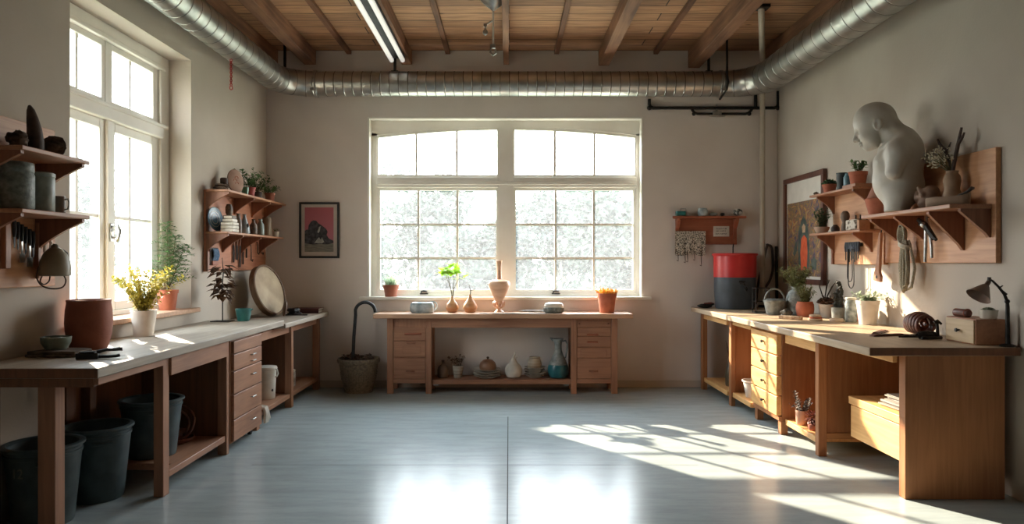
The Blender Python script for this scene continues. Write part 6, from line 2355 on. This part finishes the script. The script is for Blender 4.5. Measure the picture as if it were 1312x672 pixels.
mb = MB(); mb.disc((0, 0, .094), .068, amp=.008); L(mb, 'soil', M_soil, tt)
ms, ml = MB(), MB()
rd = random.Random(19)
sprays(ms, ml, 11, .15, .10, 9, .042, .030, rd, base=(0, 0, .09), r0=.02, tf=.35, sr=.005)
L(ms, 'stem', M_stem, tt); L(ml, 'foliage', LF_green, tt, flat=True)
tt = thing('potted_plant', 'dense dark bush in a pale bowl at the painting end of the lower tier', 'plant', (3.06, 6.87, ZC2))
mb = MB(); mb.lathe([(0, 0), (.045, 0), (.05, .006), (.07, .045), (.073, .06), (.067, .06), (.06, .045), (0, .042)], n=30); L(mb, 'pot', mat('pale_pink_bowl', srgb(170, 140, 120), srgb(192, 164, 142), .7), tt)
mb = MB(); mb.disc((0, 0, .048), .062, amp=.01); L(mb, 'soil', M_soil, tt)
ms, ml = MB(), MB()
sprays(ms, ml, 26, .23, .075, 16, .034, .018, rd, base=(0, 0, .05), r0=.03, tf=.05)
L(ms, 'stem', M_stem, tt); L(ml, 'foliage', LF_deep, tt, flat=True)
mb = MB(); mb.lathe([(0, 0), (.028, 0), (.038, .015), (.04, .035), (.03, .055), (.02, .06), (.022, .07), (0, .06)], n=24)
solo('bud_vase', mb, M_darkbrown, 'tiny round brown vase beside the pale bowl of dark bush', 'vase', (3.085, 6.64, ZC2))
mb = MB()
mb.lathe([(0, 0), (.03, 0), (.034, .01), (.032, .055), (.024, .08), (.03, .10), (.041, .13), (.036, .165), (.02, .185), (0, .19)], n=26)
solo('bulb_carving', mb, mat('grey_brown_carving', srgb(92, 78, 64), srgb(128, 110, 92), .7), 'grey-brown bulb-topped carving beside the white basket', 'carving', (3.09, 6.455, ZC2))
tt = thing('basket', 'small white woven basket with upright pegs on the lower tier', 'basket', (3.085, 6.225, ZC2))
mb = MB(); mb.box(-.058, .058, -.098, .098, 0, .095)
L(mb, 'body', mat('woven_white', srgb(110, 96, 80), srgb(214, 204, 188), .9, scale=30, bump=.6, lo=.42, hi=.5), tt, bevel=.012)
mb = MB()
for y in (-.06, .02):
    mb.tube([(.0, y, .09), (.0, y, .135)], .007, 7)
    L(mb, 'peg', M_darkbrown, tt)
    mb = MB()
mb = MB(); mb.box(-.05, .05, -.135, -.10, 0, .085)
L(mb, 'end_block', M_pan, tt, bevel=.004)

# tool rack and tools hanging
tt = thing('hanging_tool_rack', 'row of dark blue tool handles on a rack with long wire loops below', 'tools', (3.15, 6.42, 1.66))
mb = MB(); mb.box(.0, .016, -.14, .12, -.02, .012); L(mb, 'rail', M_iron, tt, bevel=.003)
for i in range(8):
    y = -.125 + .034 * i
    mb = MB(); mb.tube([(-.014, y, .022), (-.018, y, -.02), (-.016, y, -.065)], [.011, .014, .010], 8)
    h_ = L(mb, 'tool_handle', mat('navy_handle_%s' % 'abcdefgh'[i], srgb(34, 40, 52), srgb(58, 66, 82), .5), tt)
    mb = MB(); mb.tube([(-.016, y, -.063), (-.016, y, -.13 - .015 * (i % 3))], .005, 6)
    L(mb, 'shank', M_iron, h_)
for a_, b_, dz in ((-.06, .03, -.40), (-.03, .045, -.34)):
    mb = MB()
    yc, hw = (a_ + b_) / 2, (b_ - a_) / 2
    pts = [(-.03, a_, -.04), (-.03, a_ - .008, dz * .7)] + [(-.03, yc - (hw + .008) * math.cos(PI * k / 8), dz * .85 + dz * .15 * math.sin(PI * k / 8)) for k in range(9)] + [(-.03, b_ + .008, dz * .7), (-.03, b_, -.04)]
    mb.tube(pts, .0045, 6)
    L(mb, 'wire_loop', M_iron, tt)
tt = thing('hanging_paddle', 'reddish-brown wooden paddle with a holed foot hanging between the two shelves', 'paddle', (3.12, 5.895, 1.75))
mb = MB()
mb.prism([(.012, .0), (-.018, .0), (-.022, -.10), (-.03, -.24), (-.035, -.33), (-.065, -.37), (-.063, -.415), (.052, -.415), (.05, -.37), (.03, -.32), (.014, -.2)][::-1], 'x', -.012, .012, M=Matrix.Rotation(.13, 4, 'X') @ Matrix.Scale(1, 4))
L(mb, 'blade', M_shz, tt, bevel=.004)
mb = MB()
M = Matrix.Rotation(.13, 4, 'X') @ Matrix.Translation((-.0125, -.005, -.378)) @ Matrix.Rotation(PI / 2, 4, 'Y')
mb.lathe([(0, -.001), (.014, -.001), (.014, .001), (0, .001)], n=18, M=M)
L(mb, 'hole', M_black, tt)
mb = MB()
mb.tube([(.0, 0, -.01), (.01, 0, .02), (.045, 0, .022)], .006, 6)
L(mb, 'hanging_loop', M_iron, tt)
tt = thing('hanging_rope', 'grey-green hank of rope bound near the top, hanging below the bust', 'rope', (3.10, 5.50, 1.79))
M_rope = mat('rope', srgb(132, 126, 108), srgb(178, 170, 148), .95, scale=10, stretch=(8, 8, 30), bump=.5)
mb = MB()
rd = random.Random(23)
for i in range(13):
    y = -.075 + .0125 * i
    x = rd.uniform(-.022, .022)
    sp = 1.0 + .25 * rd.random()
    bot = -.46 - .05 * rd.random() - .03 * (1 - abs(i - 6) / 6)
    mb.tube([(x * .5, y * .45, -.12), (x, y * .85, -.22), (x * 1.3, y * sp, -.34), (x, y * .8, bot + .02), (x, y * .35 + .01, bot)], [.010, .0105, .0105, .0105, .009], 7)
L(mb, 'hank', M_rope, tt)
mb = MB()
for i in range(4):
    r_ = .055 - .006 * i
    mb.tube([(-.01 + .008 * i, .035 + r_ * .8 * math.cos(a), -.075 + r_ * 1.35 * math.sin(a)) for a in [2 * PI * k / 22 for k in range(23)]], .0095, 7, cap=False)
L(mb, 'coil', M_rope, tt)
mb = MB()
for k_ in range(3):
    mb.tube([(.036 * math.cos(a), .05 * math.sin(a), -.145 - .012 * k_ + .02 * math.sin(a)) for a in [2 * PI * k / 20 for k in range(21)]], .008, 7, cap=False)
L(mb, 'binding', mat('rope_pale', srgb(176, 170, 152), srgb(204, 198, 180), .9), tt)
mb = MB(); mb.tube([(.07, .03, -.02), (-.03, .03, -.01)], .006, 6); L(mb, 'nail', M_iron, tt)
tt = thing('hanging_pliers', 'long steel pliers hanging beside the rope under the bust shelf', 'pliers', (3.125, 5.245, 1.80))
mb = MB()
mb.tube([(0, .01, 0), (0, .02, -.06), (0, .022, -.18), (0, .03, -.30)], [.008, .012, .013, .011], 8)
mb.tube([(0, -.01, 0), (0, -.025, -.06), (0, -.05, -.18), (0, -.055, -.27)], [.008, .012, .012, .010], 8)
L(mb, 'handle', M_steel, tt)
mb = MB(); mb.ell((0, 0, -.03), (.012, .02, .022), 10, 7); mb.tube([(0, 0, -.02), (0, .01, .03), (0, .012, .045)], [.012, .009, .005], 7); L(mb, 'jaws', M_steel, tt)
mb = MB(); mb.tube([(0, .012, .035), (.045, .012, .035)], .005, 6); L(mb, 'nail', M_iron, tt)
tt = thing('hanging_tongs', 'dark iron tongs slung at a slant over the steel pliers', 'tongs', (3.09, 5.20, 1.83))
mb = MB()
mb.tube([(0, .10, -.01), (0, .02, -.05), (0, -.06, -.12), (0, -.12, -.17)], [.016, .02, .018, .012], 8)
mb.tube([(.0, .08, -.045), (0, .0, -.085), (0, -.08, -.165)], [.012, .015, .010], 8)
L(mb, 'arm', M_iron, tt)
mb = MB(); mb.ell((-.012, .02, -.055), (.02, .022, .02), 10, 7); L(mb, 'rivet', M_steel, tt)

# items on the bust shelf
ZQ = 1.8825
tt = thing('clay_vase', 'terracotta cone-necked vase beside the white bust', 'vase', (2.985, 5.665, ZQ))
mb = MB()
mb.lathe([(0, 0), (.07, 0), (.076, .01), (.10, .10), (.106, .125), (.098, .13)], n=34)
L(mb, 'bowl', M_terra, tt)
mb = MB()
mb.lathe([(.095, .131), (.086, .14), (.066, .19), (.045, .235), (.034, .262), (.030, .258), (.05, .20), (0, .16)], n=34)
mb.tube([(.0, -.015, .25), (.006, -.02, .275), (.014, -.03, .285)], [.008, .007, .003], 6)
L(mb, 'neck', mat('rose_terracotta', srgb(150, 100, 80), srgb(172, 122, 100), .8), tt)


# knotted stone sculpture
def knot(X, Y, Z):
    d = sd_ell(X, Y, Z, (0, 0, .075), (.075, .09, .072))
    d = smin(d, sd_ell(X, Y, Z, (0, -.045, .12), (.055, .05, .05)), .03)
    d = smin(d, sd_ell(X, Y, Z, (-.01, .05, .105), (.05, .045, .05)), .03)
    d = smax(d, -sd_cone(X, Y, Z, (-.12, .005, .125), (.02, .0, .13), .016, .012), .02)
    d = smax(d, -sd_cone(X, Y, Z, (-.10, -.05, .07), (-.05, .05, .05), .012, .010), .02)
    d = smin(d, sd_cone(X, Y, Z, (-.05, .02, .155), (-.065, -.05, .10), .016, .018), .014)
    return smax(d, -Z, .006)


mb = MB()
v_, f_ = surface_nets(knot, (-.11, -.13, -.01), (.11, .13, .20), .006)
mb.add(v_, f_)
solo('knot_sculpture', mb, mat('brown_stone', srgb(110, 84, 68), srgb(142, 112, 92), .65, scale=12, bump=.2), 'rounded brown knot-like stone sculpture right beside the white bust', 'sculpture', (3.03, 5.085, ZQ), ang=80)
tt = thing('boat_dish', 'long boat-shaped clay dish in front of the dried flower vase', 'dish', (2.995, 4.80, ZQ), rz=-.95)
mb = MB()
vs, fs = [], []
k = 20
secs = [(-.135, .012, .055), (-.12, .035, .062), (-.05, .05, .064), (.03, .05, .062), (.10, .035, .066), (.14, .012, .078)]
for x, w_, h_ in secs:
    vs += [(x, -w_ * .55, 0), (x, -w_, h_ * .55), (x, -w_ * .96, h_), (x, -w_ * .75, h_ - .002), (x, 0, h_ * .5), (x, w_ * .75, h_ - .002), (x, w_ * .96, h_), (x, w_, h_ * .55), (x, w_ * .55, 0)]
q_ = 9
for i in range(len(secs) - 1):
    for j in range(q_):
        j2 = (j + 1) % q_
        fs.append((i * q_ + j, i * q_ + j2, (i + 1) * q_ + j2, (i + 1) * q_ + j))
fs.append(tuple(range(q_ - 1, -1, -1)))
fs.append(tuple(range((len(secs) - 1) * q_, len(secs) * q_)))
mb.add(vs, fs)
L(mb, 'body', mat('boat_clay', srgb(132, 108, 88), srgb(158, 134, 112), .75), tt, ang=70)
mb = MB(); mb.tube([(.06, 0, .062), (.12, .0, .085), (.15, 0, .11), (.165, 0, .108)], [.008, .010, .014, .008], 8)
L(mb, 'handle', M_darkbrown, tt)
tt = thing('dried_flower_vase', 'lumpy clay vase of white dried flowers with a dark antler branch', 'vase', (3.08, 4.88, ZQ))
mb = MB()
mb.lathe([(0, 0), (.05, 0), (.058, .02), (.058, .09), (.046, .12), (.05, .15), (.056, .18), (.048, .215), (.036, .235), (.04, .25), (.032, .25), (0, .22)], n=32, wob=.02)
L(mb, 'body', mat('tan_clay', srgb(140, 112, 88), srgb(168, 138, 112), .75), tt)
mb = MB()
mb.tube([(0, 0, .22), (.0, -.02, .30), (.01, -.045, .42), (.02, -.07, .54)], [.012, .013, .013, .008], 8)
mb.tube([(.012, -.05, .43), (.016, -.085, .47), (.02, -.10, .50)], [.010, .009, .006], 7)
mb.tube([(0, 0, .22), (-.01, .02, .33), (-.02, .045, .40), (-.03, .09, .45), (-.035, .11, .49)], [.010, .011, .013, .010, .006], 8)
mb.tube([(-.018, .04, .395), (-.015, .01, .42), (-.012, -.005, .45)], [.009, .007, .004], 7)
L(mb, 'branch', M_darkbrown, tt)
ms, ml = MB(), MB()
rd = random.Random(51)
for i in range(46):
    a, u = rd.uniform(0, 6.28), math.sqrt(rd.random())
    e = Vector((-.05 + .11 * u * math.cos(a), .055 + .10 * u * math.sin(a), .29 + .13 * rd.random() * (1.1 - .4 * u)))
    ms.tube([(0, 0, .23), (e.x * .5, e.y * .5, .23 + (e.z - .23) * .6), tuple(e)], [.0014, .0012, .0008], 4)
    for j in range(5):
        ml.ell(e + Vector((rd.uniform(-.02, .02), rd.uniform(-.02, .02), rd.uniform(-.02, .02))), (.0055, .0055, .0055), 5, 4)
L(ms, 'stem', M_stem, tt); L(ml, 'flower', mat('dried_white', srgb(170, 156, 128), srgb(206, 194, 168), .9), tt)


# ------------------------------------------------------------------ plaster bust
def bust(X, Y, Z):
    # +x is the way the figure faces, z up; built as one skin
    Ya = np.abs(Y)
    # torso
    d = sd_ell(X, Y, Z, (-.015, 0, .36), (.15, .20, .19))
    d = smin(d, sd_ell(X, Y, Z, (-.035, 0, .20), (.165, .165, .18)), .06)
    d = smin(d, sd_ell(X, Y, Z, (.05, 0, .25), (.10, .13, .13)), .05)
    d = smin(d, sd_ell(X, Ya, Z, (.085, .075, .37), (.06, .085, .07)), .04)           # pectorals
    d = smin(d, sd_ell(X, Y, Z, (-.10, 0, .43), (.10, .17, .16)), .06)                # upper back
    # shoulders and arm stumps
    d = smin(d, sd_ell(X, Ya, Z, (-.02, .195, .44), (.085, .075, .09)), .05)
    d = smin(d, sd_cone(X, Ya, Z, (-.02, .215, .42), (.005, .215, .285), .070, .058), .03)
    # hips to thigh stumps
    d = smin(d, sd_cone(X, Ya, Z, (-.02, .075, .13), (-.01, .068, -.05), .092, .082), .04)
    # neck and trapezius
    d = smin(d, sd_cone(X, Y, Z, (-.06, 0, .50), (.06, 0, .68), .102, .086), .05)
    d = smin(d, sd_cone(X, Ya, Z, (-.07, .02, .57), (-.05, .15, .48), .06, .06), .05)
    # clavicle hollow
    d = smin(d, sd_cone(X, Ya, Z, (.095, .015, .475), (.03, .15, .505), .018, .018), .03)
    # head : cranium, face block, jaw
    X0 = X
    X = X + np.clip(.70 - Z, 0, 1) * .13
    Z0 = Z
    Z = np.where(Z < .66, .66 - (.66 - Z) / 1.14, Z)
    h = sd_ell(X, Y, Z, (.135, 0, .725), (.150, .115, .130))
    h = smin(h, sd_ell(X, Y, Z, (.195, 0, .655), (.085, .090, .105)), .04)
    h = smin(h, sd_ell(X, Y, Z, (.175, 0, .585), (.062, .072, .075)), .04)
    h = smin(h, sd_ell(X, Y, Z, (.212, 0, .531), (.034, .036, .030)), .022)           # chin
    h = smin(h, sd_cone(X, Ya, Z, (.262, .012, .655), (.235, .062, .650), .016, .014), .018)   # brows
    h = smin(h, sd_ell(X, Ya, Z, (.215, .055, .605), (.035, .028, .028)), .025)       # cheekbones
    h = smax(h, -sd_ell(X, Ya, Z, (.278, .042, .626), (.034, .028, .019)), .014)      # eye sockets
    h = smin(h, sd_ell(X, Ya, Z, (.240, .038, .624), (.019, .020, .0125)), .004)
    h = smax(h, -sd_ell(X, Ya, Z, (.262, .040, .618), (.02, .022, .0028)), .003)      # closed lid crease       # eyelids
    h = smin(h, sd_cone(X, Y, Z, (.268, 0, .645), (.292, 0, .584), .011, .016), .010)  # nose ridge
    h = smin(h, sd_ell(X, Y, Z, (.292, 0, .581), (.017, .015, .014)), .010)           # tip
    h = smin(h, sd_ell(X, Ya, Z, (.272, .017, .578), (.015, .010, .010)), .006)       # wings
    h = smin(h, sd_ell(X, Y, Z, (.252, 0, .558), (.020, .028, .0095)), .007)          # upper lip
    h = smin(h, sd_ell(X, Y, Z, (.248, 0, .541), (.019, .025, .0100)), .007)          # lower lip
    h = smax(h, -sd_ell(X, Y, Z, (.275, 0, .5495), (.026, .030, .0030)), .003)        # mouth line
    # ears
    X, Z = X0, Z0
    e = sd_ell(X, Ya, Z, (.112, .110, .662), (.032, .015, .047))
    e = smax(e, -sd_ell(X, Ya, Z, (.118, .125, .662), (.018, .011, .028)), .008)
    h = smin(h, e, .010)
    d = smin(d, h, .022)
    # flat foot and slit between the legs
    d = smax(d, -sd_ell(X, Y, Z, (.02, 0, -.01), (.16, .016, .10)), .02)
    return smax(d, -Z, .004)


v_, f_ = surface_nets(bust, (-.26, -.32, -.011), (.33, .32, .90), .0056)
mb = MB()
mb.add(v_, f_)
solo('plaster_bust', mb, M_plaster, 'large white bald armless plaster bust gazing down from the side-wall shelf', 'sculpture', (2.95, 5.37, ZQ), rz=math.radians(150.8), ang=80)
# ------------------------------------------------------------------ light, sky and camera
w = bpy.data.worlds.new('bright_sky')
SC.world = w
w.use_nodes = True
n, l = w.node_tree.nodes, w.node_tree.links
bg = n['Background']
tc = n.new('ShaderNodeTexCoord')
sx = n.new('ShaderNodeSeparateXYZ')
l.new(tc.outputs['Generated'], sx.inputs[0])
rp = n.new('ShaderNodeValToRGB')
rp.color_ramp.elements[0].position = 0.0
rp.color_ramp.elements[0].color = (1.0, .985, .95, 1)
rp.color_ramp.elements[1].position = .6
rp.color_ramp.elements[1].color = (.72, .86, 1.0, 1)
l.new(sx.outputs['Z'], rp.inputs['Fac'])
l.new(rp.outputs['Color'], bg.inputs['Color'])
bg.inputs['Strength'].default_value = SKY

sd = bpy.data.lights.new('sun', 'SUN')
sd.energy = SUN
sd.angle = math.radians(.7)
sd.color = (1.0, .83, .64)
so = bpy.data.objects.new('sun', sd)
COL.objects.link(so)
so.rotation_euler = Vector((.78, -1.0, -.637)).to_track_quat('-Z', 'Y').to_euler()
so.location = (-6, 14, 7)


def portal(loc, rot, sx_, sy_):
    d = bpy.data.lights.new('window_portal', 'AREA')
    d.shape = 'RECTANGLE'
    d.size, d.size_y = sx_, sy_
    d.cycles.is_portal = True
    o = bpy.data.objects.new('window_portal', d)
    COL.objects.link(o)
    o.location = loc
    o.rotation_euler = rot


portal((-.04, 8.66, 2.14), (math.radians(-90), 0, 0), 3.3, 2.2)
portal((-3.24, 5.525, 2.19), (0, math.radians(-90), 0), 2.3, 1.78)

cd = bpy.data.cameras.new('camera')
cd.sensor_width = 36
cd.lens = 36 * 900 / 1312
cd.shift_x = 4 / 1312
cd.clip_end = 300
co = bpy.data.objects.new('camera', cd)
COL.objects.link(co)
co.location = (0, 0, 1.5)
co.rotation_euler = (math.radians(90), 0, 0)
SC.camera = co
SC.view_settings.view_transform = VIEW
SC.view_settings.look = LOOK
SC.view_settings.exposure = EXPO
SC.cycles.use_denoising = True
SC.cycles.max_bounces = 10
SC.cycles.diffuse_bounces = 5
SC.cycles.transparent_max_bounces = 12
SC.cycles.sample_clamp_indirect = 8
